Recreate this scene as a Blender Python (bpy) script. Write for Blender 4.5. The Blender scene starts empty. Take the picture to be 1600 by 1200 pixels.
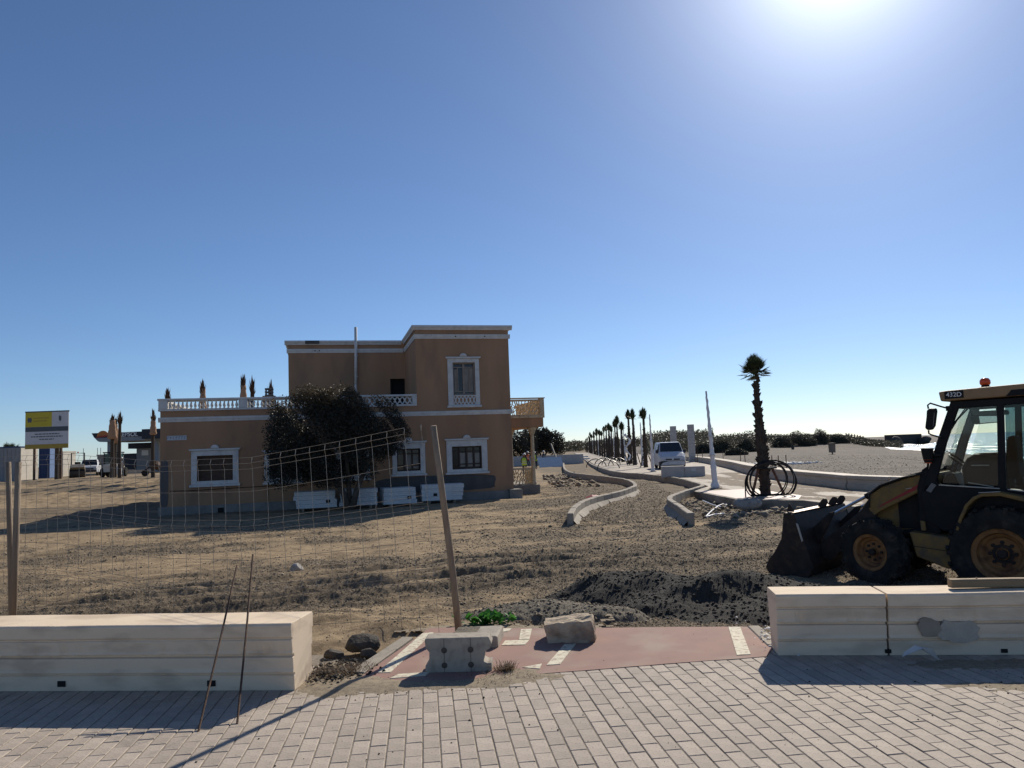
import bpy, bmesh, math, random
import numpy as np
from mathutils import Vector, Matrix, Euler

random.seed(7)
rng = np.random.default_rng(11)
R = math.radians
sc = bpy.context.scene
COL = sc.collection

# ------------------------------------------------------------------ camera
PITCH, ROLL, EYE = R(4.9), R(2.1), 1.65
FPX = 1200.0
fw = Vector((0, math.cos(PITCH), math.sin(PITCH)))
rt0 = Vector((1, 0, 0)); up0 = rt0.cross(fw)
rt = rt0 * math.cos(ROLL) - up0 * math.sin(ROLL)
up = rt0 * math.sin(ROLL) + up0 * math.cos(ROLL)
cam_data = bpy.data.cameras.new('camera')
cam = bpy.data.objects.new('camera', cam_data)
COL.objects.link(cam)
M = Matrix.Identity(4)
for i in range(3):
    M[i][0], M[i][1], M[i][2] = rt[i], up[i], -fw[i]
M[2][3] = EYE
cam.matrix_world = M
cam_data.sensor_fit = 'HORIZONTAL'
cam_data.sensor_width = 36.0
cam_data.lens = 36.0 * FPX / 1600.0
cam_data.clip_start = 0.05
cam_data.clip_end = 20000.0
sc.camera = cam

# ------------------------------------------------------------------ sky, sun, exposure
SUN_AZ, SUN_EL = R(25.3), R(32.7)
world = bpy.data.worlds.new('World')
sc.world = world
world.use_nodes = True
wn = world.node_tree.nodes; wl = world.node_tree.links
wn.clear()
wo = wn.new('ShaderNodeOutputWorld')
bg = wn.new('ShaderNodeBackground'); bg.inputs['Strength'].default_value = 0.098
sky = wn.new('ShaderNodeTexSky'); sky.sky_type = 'NISHITA'
sky.sun_disc = False
sky.sun_elevation = SUN_EL; sky.sun_rotation = SUN_AZ
sky.altitude = 0.0; sky.air_density = 0.75; sky.dust_density = 0.2; sky.ozone_density = 6.0
wl.new(sky.outputs[0], bg.inputs['Color'])
# added glow round the sun: camera veiling glare put into the sky colour
sdir = Vector((math.sin(SUN_AZ) * math.cos(SUN_EL), math.cos(SUN_AZ) * math.cos(SUN_EL), math.sin(SUN_EL)))
wtc = wn.new('ShaderNodeTexCoord')
wdot = wn.new('ShaderNodeVectorMath'); wdot.operation = 'DOT_PRODUCT'; wdot.inputs[1].default_value = sdir
wl.new(wtc.outputs['Generated'], wdot.inputs[0])
wac = wn.new('ShaderNodeMath'); wac.operation = 'ARCCOSINE'; wl.new(wdot.outputs['Value'], wac.inputs[0])
wmu = wn.new('ShaderNodeMath'); wmu.operation = 'MULTIPLY'; wmu.inputs[1].default_value = -1.0 / R(3.7); wl.new(wac.outputs[0], wmu.inputs[0])
wex = wn.new('ShaderNodeMath'); wex.operation = 'EXPONENT'; wl.new(wmu.outputs[0], wex.inputs[0])
wam = wn.new('ShaderNodeMath'); wam.operation = 'MULTIPLY'; wam.inputs[1].default_value = 2.2; wl.new(wex.outputs[0], wam.inputs[0])
bg2 = wn.new('ShaderNodeBackground'); bg2.inputs['Color'].default_value = (0.95, 0.98, 1.0, 1); wl.new(wam.outputs[0], bg2.inputs['Strength'])
wad = wn.new('ShaderNodeAddShader'); wl.new(bg.outputs[0], wad.inputs[0]); wl.new(bg2.outputs[0], wad.inputs[1])
wl.new(wad.outputs[0], wo.inputs['Surface'])
sun_data = bpy.data.lights.new('sun', 'SUN')
sun_data.energy = 5.0; sun_data.angle = R(0.55); sun_data.color = (1.0, 0.92, 0.79)
sun = bpy.data.objects.new('sun', sun_data)
COL.objects.link(sun)
sdir = Vector((math.sin(SUN_AZ) * math.cos(SUN_EL), math.cos(SUN_AZ) * math.cos(SUN_EL), math.sin(SUN_EL)))
sun.rotation_euler = sdir.to_track_quat('Z', 'Y').to_euler()
sun.location = (20, 40, 40)
vs = sc.view_settings
sc.display_settings.display_device = 'sRGB'
vs.view_transform = 'Standard'; vs.look = 'None'; vs.gamma = 1.0; vs.use_curve_mapping = False
vs.exposure = 0.0
sc.cycles.max_bounces = 6; sc.cycles.diffuse_bounces = 3; sc.cycles.glossy_bounces = 3
sc.cycles.transparent_max_bounces = 16

# ------------------------------------------------------------------ helpers
def sight(px, py):
    d = fw * FPX + rt * (px - 800) + up * (600 - py)
    return d / d.y
def G(px, py, z):                        # the ground point of height z that stands there
    d = sight(px, py); t = (z - EYE) / d.z
    return Vector((d.x * t, d.y * t, z))
def at(px, py, Y):                       # the point at distance Y down the street
    d = sight(px, py)
    return Vector((d.x * Y, Y, EYE + d.z * Y))

def tag(o, label=None, cat=None, group=None, kind=None):
    if label: o['label'] = label
    if cat: o['category'] = cat
    if group: o['group'] = group
    if kind: o['kind'] = kind
    return o
def thing(name, label, cat, loc=(0, 0, 0), rotz=0.0, group=None):
    o = bpy.data.objects.new(name, None); COL.objects.link(o)
    o.empty_display_size = 0.2
    o.location = loc; o.rotation_euler = (0, 0, rotz)
    return tag(o, label, cat, group)
def copy_tree(o, parent=None):
    c = o.copy(); COL.objects.link(c)
    if parent is not None: c.parent = parent
    for ch in list(o.children): copy_tree(ch, c)
    return c

class MB:
    def __init__(self): self.v = []; self.f = []; self.m = []
    def add(self, vs_, fs, mi=0, M=None):
        b = len(self.v)
        if M is not None: vs_ = [M @ Vector(p) for p in vs_]
        self.v += [tuple(p) for p in vs_]
        self.f += [tuple(b + i for i in f) for f in fs]
        self.m += [mi] * len(fs)
        return self
    def box(self, x0, x1, y0, y1, z0, z1, mi=0, M=None):
        v = [(x0,y0,z0),(x1,y0,z0),(x1,y1,z0),(x0,y1,z0),(x0,y0,z1),(x1,y0,z1),(x1,y1,z1),(x0,y1,z1)]
        f = [(0,3,2,1),(4,5,6,7),(0,1,5,4),(1,2,6,5),(2,3,7,6),(3,0,4,7)]
        return self.add(v, f, mi, M)
    def prism(self, poly, a, b, axis='y', mi=0, M=None):
        # poly in the two other axes; axis y -> (x,z), z -> (x,y), x -> (y,z)
        def P(p, t):
            return {'y': (p[0], t, p[1]), 'z': (p[0], p[1], t), 'x': (t, p[0], p[1])}[axis]
        n = len(poly)
        area = sum(poly[i][0]*poly[(i+1)%n][1]-poly[(i+1)%n][0]*poly[i][1] for i in range(n))
        if area < 0: poly = list(reversed(poly))
        v = [P(p, a) for p in poly] + [P(p, b) for p in poly]
        f = [tuple(range(n)), tuple(range(2*n-1, n-1, -1))] + [(i, i+n, (i+1)%n+n, (i+1)%n) for i in range(n)]
        if axis != 'y': f = [tuple(reversed(q)) for q in f]
        return self.add(v, f, mi, M)
    def tube(self, pts, r, n=8, mi=0, caps=True, M=None):
        pts = [Vector(p) for p in pts]
        rs = r if isinstance(r, (list, tuple)) else [r] * len(pts)
        v = []; ref = None
        for i, p in enumerate(pts):
            t = (pts[min(i+1, len(pts)-1)] - pts[max(i-1, 0)])
            if t.length < 1e-9: t = Vector((0, 0, 1))
            t.normalize()
            if ref is None:
                ref = Vector((0, 0, 1)) if abs(t.z) < 0.9 else Vector((1, 0, 0))
            a = ref - t * ref.dot(t)
            if a.length < 1e-6: a = t.orthogonal()
            a.normalize(); ref = a; b = t.cross(a)
            for k in range(n):
                w = 2*math.pi*k/n
                v.append(p + (a*math.cos(w) + b*math.sin(w)) * rs[i])
        f = []
        for i in range(len(pts)-1):
            for k in range(n):
                f.append((i*n+k, i*n+(k+1)%n, (i+1)*n+(k+1)%n, (i+1)*n+k))
        if caps:
            f.append(tuple(range(n-1, -1, -1)))
            f.append(tuple((len(pts)-1)*n+k for k in range(n)))
        return self.add(v, f, mi, M)
    def lathe(self, prof, n=16, M=None, mi=0, caps=True):          # prof: (r, z)
        v = []; f = []
        for r_, z in prof:
            for k in range(n):
                w = 2*math.pi*k/n
                v.append((r_*math.cos(w), r_*math.sin(w), z))
        for i in range(len(prof)-1):
            for k in range(n):
                f.append((i*n+k, i*n+(k+1)%n, (i+1)*n+(k+1)%n, (i+1)*n+k))
        if caps: f.append(tuple(range(n-1, -1, -1))); f.append(tuple((len(prof)-1)*n+k for k in range(n)))
        return self.add(v, f, mi, M)
    def build(self, name, mat, parent=None, smooth=False, bevel=0.0, seg=2):
        me = bpy.data.meshes.new(name)
        me.from_pydata(self.v, [], self.f)
        mats = mat if isinstance(mat, (list, tuple)) else [mat]
        for m_ in mats: me.materials.append(m_)
        if len(mats) > 1: me.polygons.foreach_set('material_index', self.m)
        if smooth: me.polygons.foreach_set('use_smooth', [True]*len(me.polygons))
        me.update()
        o = bpy.data.objects.new(name, me); COL.objects.link(o)
        if parent is not None: o.parent = parent
        if bevel:
            b = o.modifiers.new('bevel', 'BEVEL'); b.width = bevel; b.segments = seg; b.limit_method = 'ANGLE'; b.angle_limit = R(35)
            b.harden_normals = False
        return o
def np_mesh(name, V, F, mat, parent=None, smooth=False, kind=None):
    """V (n,3), F (m,k) arrays"""
    V = np.asarray(V, np.float32); F = np.asarray(F, np.int32)
    me = bpy.data.meshes.new(name)
    k = F.shape[1]
    me.vertices.add(len(V)); me.vertices.foreach_set('co', V.ravel())
    me.loops.add(F.size); me.loops.foreach_set('vertex_index', F.ravel())
    me.polygons.add(len(F)); me.polygons.foreach_set('loop_start', np.arange(0, F.size, k, dtype=np.int32))
    if smooth: me.polygons.foreach_set('use_smooth', np.ones(len(F), bool))
    me.update(calc_edges=True); me.validate()
    me.materials.append(mat)
    o = bpy.data.objects.new(name, me); COL.objects.link(o)
    if parent is not None: o.parent = parent
    if kind: o['kind'] = kind
    return o

# ---- noise
def _hash(ix, iy, s):
    h = (ix.astype(np.int64)*374761393 + iy.astype(np.int64)*668265263 + s*974634777) & 0xffffffff
    h = ((h ^ (h >> 13)) * 1274126177) & 0xffffffff
    return ((h ^ (h >> 16)) & 0xffff) / 65535.0
def vnoise(x, y, s=0):
    ix = np.floor(x); iy = np.floor(y); fx = x-ix; fy = y-iy
    fx = fx*fx*(3-2*fx); fy = fy*fy*(3-2*fy)
    a = _hash(ix, iy, s); b = _hash(ix+1, iy, s); c = _hash(ix, iy+1, s); d = _hash(ix+1, iy+1, s)
    return (a*(1-fx)+b*fx)*(1-fy) + (c*(1-fx)+d*fx)*fy
def fbm(x, y, sc_, oct_=4, s=0):
    t = 0; a = 0.5; n = 0
    for o_ in range(oct_):
        t = t + a*vnoise(x*sc_+17.3*o_, y*sc_-9.1*o_, s+o_); n += a; a *= 0.5; sc_ *= 2.03
    return t/n
def sstep(a, b, x):
    t = np.clip((x-a)/(b-a), 0, 1); return t*t*(3-2*t)

# ------------------------------------------------------------------ materials
def nodemat(name):
    m = bpy.data.materials.new(name); m.use_nodes = True
    nt = m.node_tree
    return m, nt, nt.nodes['Principled BSDF']
def mat(name, c1, c2=None, rough=0.8, scale=5.0, detail=6.0, bump=0.0, bscale=None, spec=0.3, metal=0.0, c3=None, s3=40.0, amt3=0.35, objrand=0.0, island=0.0, stretch=None, bdist=0.02):
    m, nt, p = nodemat(name)
    N = nt.nodes; L = nt.links
    p.inputs['Roughness'].default_value = rough
    p.inputs['Metallic'].default_value = metal
    p.inputs['Specular IOR Level'].default_value = spec
    tc = N.new('ShaderNodeTexCoord')
    src = tc.outputs['Object']
    if stretch:
        mp = N.new('ShaderNodeMapping'); mp.inputs['Scale'].default_value = stretch
        L.new(src, mp.inputs['Vector']); src = mp.outputs['Vector']
    if c2 is None: c2 = tuple(min(1, c*0.8) for c in c1)
    nz = N.new('ShaderNodeTexNoise'); nz.inputs['Scale'].default_value = scale; nz.inputs['Detail'].default_value = detail
    nz.inputs['Roughness'].default_value = 0.62
    L.new(src, nz.inputs['Vector'])
    rp = N.new('ShaderNodeValToRGB'); rp.color_ramp.elements[0].position = 0.34; rp.color_ramp.elements[1].position = 0.66
    rp.color_ramp.elements[0].color = (*c1, 1); rp.color_ramp.elements[1].color = (*c2, 1)
    L.new(nz.outputs['Fac'], rp.inputs['Fac'])
    col = rp.outputs['Color']
    if c3 is not None:
        n3 = N.new('ShaderNodeTexNoise'); n3.inputs['Scale'].default_value = s3; n3.inputs['Detail'].default_value = 4
        L.new(src, n3.inputs['Vector'])
        r3 = N.new('ShaderNodeValToRGB'); r3.color_ramp.elements[0].position = 0.5; r3.color_ramp.elements[1].position = 0.68
        r3.color_ramp.elements[0].color = (0, 0, 0, 1); r3.color_ramp.elements[1].color = (amt3, amt3, amt3, 1)
        L.new(n3.outputs['Fac'], r3.inputs['Fac'])
        mx = N.new('ShaderNodeMixRGB'); mx.inputs['Color2'].default_value = (*c3, 1)
        L.new(r3.outputs['Color'], mx.inputs['Fac']); L.new(col, mx.inputs['Color1']); col = mx.outputs['Color']
    if objrand or island:
        if objrand:
            oi = N.new('ShaderNodeObjectInfo'); o_ = oi.outputs['Random']; amt = objrand
        else:
            oi = N.new('ShaderNodeNewGeometry'); o_ = oi.outputs['Random Per Island']; amt = island
        mr = N.new('ShaderNodeMapRange'); mr.inputs['To Min'].default_value = 1-amt; mr.inputs['To Max'].default_value = 1+amt
        L.new(o_, mr.inputs['Value'])
        hs = N.new('ShaderNodeHueSaturation'); L.new(mr.outputs[0], hs.inputs['Value']); L.new(col, hs.inputs['Color'])
        col = hs.outputs['Color']
    L.new(col, p.inputs['Base Color'])
    if bump:
        nb = N.new('ShaderNodeTexNoise'); nb.inputs['Scale'].default_value = bscale or scale*6; nb.inputs['Detail'].default_value = 6
        L.new(src, nb.inputs['Vector'])
        bp = N.new('ShaderNodeBump'); bp.inputs['Strength'].default_value = bump; bp.inputs['Distance'].default_value = bdist
        L.new(nb.outputs['Fac'], bp.inputs['Height']); L.new(bp.outputs['Normal'], p.inputs['Normal'])
    return m
def glassmat(name, tint, gloss=0.12, rough=0.03):
    m, nt, p = nodemat(name); N = nt.nodes; L = nt.links
    out = [n for n in N if n.type == 'OUTPUT_MATERIAL'][0]
    N.remove(p)
    tr = N.new('ShaderNodeBsdfTransparent'); tr.inputs['Color'].default_value = (*tint, 1)
    gl = N.new('ShaderNodeBsdfGlossy'); gl.inputs['Roughness'].default_value = rough
    lw = N.new('ShaderNodeLayerWeight'); lw.inputs['Blend'].default_value = .5
    pw = N.new('ShaderNodeMath'); pw.operation = 'POWER'; pw.inputs[1].default_value = 5.0; L.new(lw.outputs['Facing'], pw.inputs[0])
    fr = N.new('ShaderNodeMath'); fr.operation = 'MULTIPLY_ADD'; fr.inputs[1].default_value = .8; fr.inputs[2].default_value = .03; L.new(pw.outputs[0], fr.inputs[0])
    mx = N.new('ShaderNodeMixShader')
    L.new(fr.outputs[0], mx.inputs[0]); L.new(tr.outputs[0], mx.inputs[1]); L.new(gl.outputs[0], mx.inputs[2])
    L.new(mx.outputs[0], out.inputs['Surface'])
    return m
def leafmat(name, c1, c2, trans=0.3):
    m, nt, p = nodemat(name); N = nt.nodes; L = nt.links
    out = [n for n in N if n.type == 'OUTPUT_MATERIAL'][0]
    p.inputs['Roughness'].default_value = 0.55; p.inputs['Specular IOR Level'].default_value = 0.3
    ge = N.new('ShaderNodeNewGeometry')
    rp = N.new('ShaderNodeValToRGB'); rp.color_ramp.elements[0].color = (*c1, 1); rp.color_ramp.elements[1].color = (*c2, 1)
    L.new(ge.outputs['Random Per Island'], rp.inputs['Fac']); L.new(rp.outputs['Color'], p.inputs['Base Color'])
    tl = N.new('ShaderNodeBsdfTranslucent'); L.new(rp.outputs['Color'], tl.inputs['Color'])
    mx = N.new('ShaderNodeMixShader'); mx.inputs[0].default_value = trans
    L.new(p.outputs[0], mx.inputs[1]); L.new(tl.outputs[0], mx.inputs[2]); L.new(mx.outputs[0], out.inputs['Surface'])
    return m

m_paver = mat('paver_concrete', (.47,.395,.325), (.385,.325,.265), .82, 7, bump=.35, bscale=160, c3=(.22,.19,.17), s3=60, amt3=.5, objrand=.11, bdist=.004)
m_paver_s = mat('paver_concrete_far', (.47,.395,.325), (.385,.325,.265), .82, 7, bump=.35, bscale=160, c3=(.22,.19,.17), s3=60, amt3=.5, island=.11, bdist=.004)
m_joint = mat('joint_sand', (.30,.255,.20), (.20,.168,.13), .95, 30, bump=.4)
m_path = mat('red_asphalt', (.33,.195,.155), (.28,.17,.14), .85, 3.0, bump=.4, bscale=220, c3=(.38,.30,.24), s3=2.2, amt3=.55, bdist=.004)
m_roadpaint = mat('road_paint', (.74,.68,.52), (.60,.55,.42), .8, 14, c3=(.32,.2,.16), s3=26, amt3=.8, bump=.2, bscale=90)
m_benchstone = mat('bench_limestone', (.82,.665,.485), (.73,.59,.435), .85, 1.6, bump=.35, bscale=90, c3=(.46,.35,.25), s3=4.5, amt3=.5, stretch=(.6,1,1.8), bdist=.006)
m_kerb = mat('kerb_concrete', (.36,.315,.255), (.27,.235,.19), .85, 4, bump=.3, bscale=60)
m_concrete = mat('grey_concrete', (.40,.37,.33), (.29,.27,.245), .85, 6, bump=.4, bscale=60, c3=(.19,.17,.15), s3=12, amt3=.5, bdist=.008)
m_rock = mat('pale_rock', (.56,.46,.33), (.36,.28,.20), .9, 5, bump=.7, bscale=28, c3=(.17,.12,.09), s3=7, amt3=.7, bdist=.02)
m_darkrock = mat('dark_rock', (.095,.083,.068), (.055,.048,.04), .9, 9, bump=.7, bscale=40)
m_gravel = mat('dark_gravel', (.045,.041,.036), (.022,.021,.019), .95, 60, bump=.8, bscale=130, c3=(.12,.108,.09), s3=90, amt3=.6, bdist=.02)
m_stone_bits = mat('gravel_stones', (.33,.268,.19), (.19,.155,.113), .9, 30, island=.5)
m_dark_bits = mat('dark_gravel_stones', (.060,.055,.048), (.028,.026,.023), .9, 30, island=.6)
m_wood = mat('weathered_wood', (.31,.245,.18), (.19,.145,.105), .85, 12, bump=.4, bscale=60, stretch=(1,1,.12))
m_logwood = mat('pale_timber', (.36,.26,.155), (.25,.175,.10), .8, 10, bump=.4, bscale=50, stretch=(.15,1,1))
m_wire = mat('galvanised_wire', (.42,.40,.36), (.30,.27,.22), .5, 20, metal=.6)
m_rebar = mat('rusty_steel', (.13,.075,.05), (.07,.045,.035), .75, 30, bump=.3, metal=.3)
m_stucco = mat('orange_stucco', (.43,.255,.15), (.36,.21,.122), .9, .7, bump=.3, bscale=55, c3=(.24,.16,.11), s3=1.3, amt3=.6, stretch=(1,1,.3), bdist=.01)
m_trim = mat('white_trim', (.70,.69,.66), (.58,.575,.56), .75, 2.5, bump=.15, c3=(.40,.37,.33), s3=6, amt3=.35)
m_plinth = mat('grey_plinth', (.27,.25,.225), (.19,.18,.165), .9, 2, bump=.4, bscale=20)
m_patch = mat('cement_render_patch', (.115,.11,.105), (.085,.08,.08), .92, 3, bump=.3)
m_veranda = mat('worn_cream_paint', (.62,.53,.38), (.50,.40,.26), .8, 5, c3=(.30,.22,.14), s3=10, amt3=.7)
m_darkin = mat('dark_interior', (.02,.02,.02), (.012,.012,.012), .9, 2)
m_pane = mat('window_pane', (.035,.035,.037), (.015,.015,.017), .12, 1.5, spec=.5)
m_curtain = mat('blind_cloth', (.36,.33,.29), (.25,.23,.21), .9, 3)
m_sash = mat('dark_brown_sash', (.06,.042,.035), (.045,.032,.027), .6, 8)
m_sashw = mat('faded_pale_sash', (.34,.29,.25), (.25,.21,.18), .7, 8)
m_brickfill = mat('boarded_opening', (.115,.075,.055), (.08,.055,.042), .9, 9, bump=.5, bscale=25)
m_roof = mat('flat_roof', (.30,.24,.19), (.22,.18,.15), .9, 1.5)
m_blue = mat('plaque_blue', (.05,.10,.28), (.04,.08,.2), .4, 5)
m_tilewhite = mat('plaque_tile', (.58,.60,.62), (.48,.5,.52), .3, 9)
m_whiteslab = mat('white_precast', (.72,.71,.69), (.62,.61,.6), .75, 4, bump=.15)
m_promen = mat('dusty_promenade', (.42,.35,.275), (.24,.20,.155), .78, .55, bump=.4, bscale=9, c3=(.13,.105,.08), s3=2.3, amt3=.8, stretch=(1,.45,1), spec=.35, bdist=.02)
m_pinkpave = mat('pink_paving', (.42,.31,.27), (.36,.27,.24), .6, 1.4, bump=.2, bscale=30)
m_parapet = mat('parapet_stone', (.52,.45,.36), (.40,.345,.28), .75, 1.2, bump=.2, stretch=(1,1,6))
m_plastic = mat('white_wrap', (.82,.80,.79), (.72,.70,.70), .35, 6, bump=.6, bscale=12, spec=.5, bdist=.03)
m_pillar = mat('pillar_blockwork', (.55,.52,.48), (.47,.44,.41), .85, 4, bump=.3)
m_trunk = mat('palm_bark', (.095,.07,.052), (.052,.04,.032), .95, 14, bump=.8, bscale=40, bdist=.03)
m_burlap = mat('burlap_wrap', (.42,.26,.16), (.33,.20,.125), .95, 10, bump=.5)
m_bark = mat('grey_bark', (.13,.105,.08), (.075,.06,.05), .95, 10, bump=.6)
m_palmleaf = leafmat('palm_frond', (.035,.05,.025), (.07,.085,.04), .25)
m_palmdry = leafmat('dry_frond', (.11,.06,.035), (.06,.04,.028), .2)
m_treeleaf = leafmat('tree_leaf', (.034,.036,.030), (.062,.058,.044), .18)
m_treetop = leafmat('tree_leaf_sunlit', (.11,.08,.045), (.06,.054,.036), .3)  # bronze tone of the sunlit crown top put into the leaf colour
m_shrub = leafmat('shrub_leaf', (.075,.072,.05), (.12,.11,.078), .2)
m_weed = leafmat('weed_leaf', (.04,.15,.025), (.07,.22,.04), .45)
m_drygrass = leafmat('dry_grass', (.13,.085,.055), (.24,.17,.10), .3)
m_pipe = mat('black_pipe', (.012,.012,.013), (.02,.02,.02), .4, 8)
m_struts = mat('support_wood', (.22,.10,.06), (.15,.075,.05), .85, 8)
# ================================================================== GROUND
SHORE = np.array([(-50,30),(50,45),(98,62),(154,82),(176,88),(201,95.6),(225,108),(262,124),(290,141),(318,165),(345,186),(420,225),(800,430),(3000,1590),(9000,4770)], float)
PARAPET = [(26.0,8.0),(16.5,19.5),(12.3,25.5),(12.0,29.6),(12.15,34.0),(13.2,43.0),(14.7,51.4),(16.3,62.0),(17.6,72.0),(18.2,81.5)]
LKERB = [(1.43,20.82),(1.76,23.37),(2.29,25.89),(3.02,27.97),(3.9,29.94),(4.88,32.78),(5.37,34.79),(5.75,38.67),(5.75,42.24),(5.29,45.8),(4.6,50.18),(4.0,57.2),(4.7,74.5),(8.0,125.0),(15.0,230.0)]
RKERB = [(4.37,19.52),(4.68,22.28),(5.06,25.63),(6.3,29.0),(7.84,32.48),(8.1,34.9),(8.38,38.75),(8.33,42.55),(7.81,47.72),(7.1,51.7),(7.0,58.6),(7.9,79.7),(10.6,118.1),(20.0,260.0)]
def par_x(y):
    p = np.array(sorted((b, a) for a, b in PARAPET) + [(400.0, 45.0), (9000, 800)])
    return np.interp(y, p[:,0], p[:,1])
def base_h(x, y):
    z = -0.07 - 0.37*sstep(7.3, 10.6, y)
    z = z + 0.12*sstep(22, 30, y)*0
    # the bank on the inland side rises behind the house
    side = sstep(0.26, 0.42, -x/np.maximum(y, 1))
    z = z + 0.97*sstep(34, 58, y)*side
    z = z + 0.25*sstep(50, 120, y)*(1-side)*sstep(-.2, .05, x/np.maximum(y,1))
    # beach falling to the sea
    px_ = par_x(y); sx = np.interp(y, SHORE[:,0], SHORE[:,1])
    t = (x-px_)/np.maximum(sx-px_, 5)
    z = np.where(t > 0, z - 0.25*sstep(0, .06, t) - 0.9*sstep(.5, 1.0, t) - 1.2*sstep(.95, 1.12, t), z)
    # low dunes
    dn = sstep(190, 260, y)*(1-sstep(420, 520, y))*sstep(.10, .22, x/np.maximum(y,1))*(1-sstep(.84, .97, t))
    z = z + dn*(1.5+1.6*fbm(x, y, 0.02, 3, 5))
    z = np.where((t > 1.1), np.minimum(z, -2.6), z)
    return z
def line_d(x, y, ax, ay, bx, by):
    L_ = math.hypot(bx-ax, by-ay)
    return ((x-ax)*(by-ay)-(y-ay)*(bx-ax))/L_, ((x-ax)*(bx-ax)+(y-ay)*(by-ay))/L_
# wheel tracks: (start, end, half gauge, strength)
TRACKS = [((-8.2,10.4),(3.5,16.2),.85,1.0),((-9.5,9.6),(2.2,14.2),.8,.9),((-9,13.2),(9,15.2),.85,.55),((-20,18),(8,22.5),.9,.5),((-22,40),(-13,58),.9,.9),((-34,44),(-18,52),.9,.8),((-26,42),(-24,62),.9,.7),((2.9,20),(6.4,34),.8,.5)]
def masks(x, y):
    a = fbm(x, y, .22, 4, 1); b = fbm(x*.6, y*1.7, .45, 4, 2)
    c = fbm(x, y, 1.3, 3, 3)
    cen = sstep(-3.5, 1.5, x)*(1-sstep(30, 60, y))
    road = sstep(1.5, 3.0, x)*sstep(18, 24, y)
    tr = 0; k = 0
    for (p0, p1, hg, st) in TRACKS:
        pd, al = line_d(x, y, p0[0], p0[1], p1[0], p1[1]); pd = pd + .35*(fbm(x, y, .25, 2, 40+k)-.5); k += 1
        L_ = math.hypot(p1[0]-p0[0], p1[1]-p0[1])
        tr = tr + st*sstep(-1, 2, al)*(1-sstep(L_-2, L_+1, al))*(np.exp(-((np.abs(pd)-hg)/.30)**2))
    u_ = x*.93+y*.37; v_ = -x*.37+y*.93
    st_ = fbm(u_*.14, v_*1.5, 1.0, 4, 9)-.5
    gravelly = sstep(.40, .64, .40*a+.28*b+.32*c + .30*st_*(1-sstep(40, 80, y)) + .15*cen + .16*road + .10*np.clip(tr,0,1.2)*vnoise(x*1.2, y*1.2, 8) - .06)
    return gravelly
def detail_h(x, y):
    d = 0.10*(fbm(x, y, .35, 3, 21)-.5)
    g = masks(x, y)
    near = 1-sstep(18, 60, y)
    d = d + .055*(fbm(x, y, 1.6, 4, 22)-.5)
    lump = fbm(x, y, 5.0, 4, 23)
    d = d + near*g*.07*np.maximum(lump-.5, 0)
    u_ = x*.93+y*.37; v_ = -x*.37+y*.93
    d = d + near*(.07*(fbm(u_*.16, v_*1.7, 1.0, 4, 9)-.5) + .035*(fbm(u_*.3, v_*5.0, 1.0, 3, 19)-.5))
    d = d + near*.036*(fbm(x, y, 13.0, 3, 24)-.5)*(0.35+g)
    k = 0
    for (a, b, hg, st) in TRACKS:
        wob = .35*(fbm(x, y, .25, 2, 40+k)-.5); k += 1
        pd, al = line_d(x, y, a[0], a[1], b[0], b[1]); pd = pd + wob
        L_ = math.hypot(b[0]-a[0], b[1]-a[1])
        ends = sstep(-1, 2, al)*(1-sstep(L_-2, L_+1, al))
        for s in (-hg, hg):
            q = np.abs(pd-s)
            rut = -0.07*np.exp(-(q/.16)**2) + .055*np.exp(-((q-.34)/.13)**2)
            d = d + st*ends*rut*(.55+.9*fbm(x, y, 1.1, 3, 50+k))
            # tyre cleats
            d = d + st*ends*near*.012*np.exp(-(q/.15)**4)*np.sin(al*2*math.pi/.16 + 6*np.sign(pd-s)*q)
    bank = sstep(.27, .40, -x/np.maximum(y, 1))*sstep(31, 38, y)*(1-sstep(58, 68, y))
    d = d + bank*(.42*(fbm(x*.5+y*.3, y*1.2-x*.2, .38, 4, 91)-.5) + .16*np.maximum(fbm(x, y*1.5, 1.3, 3, 92)-.5, 0))
    # spoil heaps by the path end
    for (cx, cy, sx_, sy_, hh) in [(-1.2,7.7,.55,.35,.10),(-2.0,8.3,.9,.4,.12),(-.9,9.0,.8,.35,.13),(.15,8.3,.5,.28,.12),(-2.6,9.7,1.2,.35,.12),(.5,9.9,1.0,.4,.13),(-4.0,9.1,.9,.3,.08)]:
        d = d + hh*np.exp(-((x-cx)/sx_)**2-((y-cy)/sy_)**2)*(.5+1.0*fbm(x, y, 3.2, 4, 61))
    return d
def ground_z(x, y):
    x = np.asarray(x, float); y = np.asarray(y, float)
    return base_h(x, y)+detail_h(x, y)
def gz1(x, y): return float(ground_z(np.array([x]), np.array([y]))[0])

NA, NR = 700, 860
tang = np.tan(np.linspace(R(-47), R(47), NA))
rows = [6.6]
while len(rows) < NR:
    r_ = rows[-1]; rows.append(r_*(1.003 if r_ < 60 else 1.0175))
rows[-1] = 12000
ys = np.array(rows)
X = (ys[:,None]*tang[None,:]); Y = np.repeat(ys[:,None], NA, 1)
Z = ground_z(X.ravel(), Y.ravel()).reshape(X.shape)
Z = np.where(Y > 600, np.minimum(Z, .6), Z)
V = np.stack([X, Y, Z], -1).reshape(-1, 3)
ii = np.arange(NR-1)[:,None]*NA + np.arange(NA-1)[None,:]
F = np.stack([ii, ii+1, ii+NA+1, ii+NA], -1).reshape(-1, 4)

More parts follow.
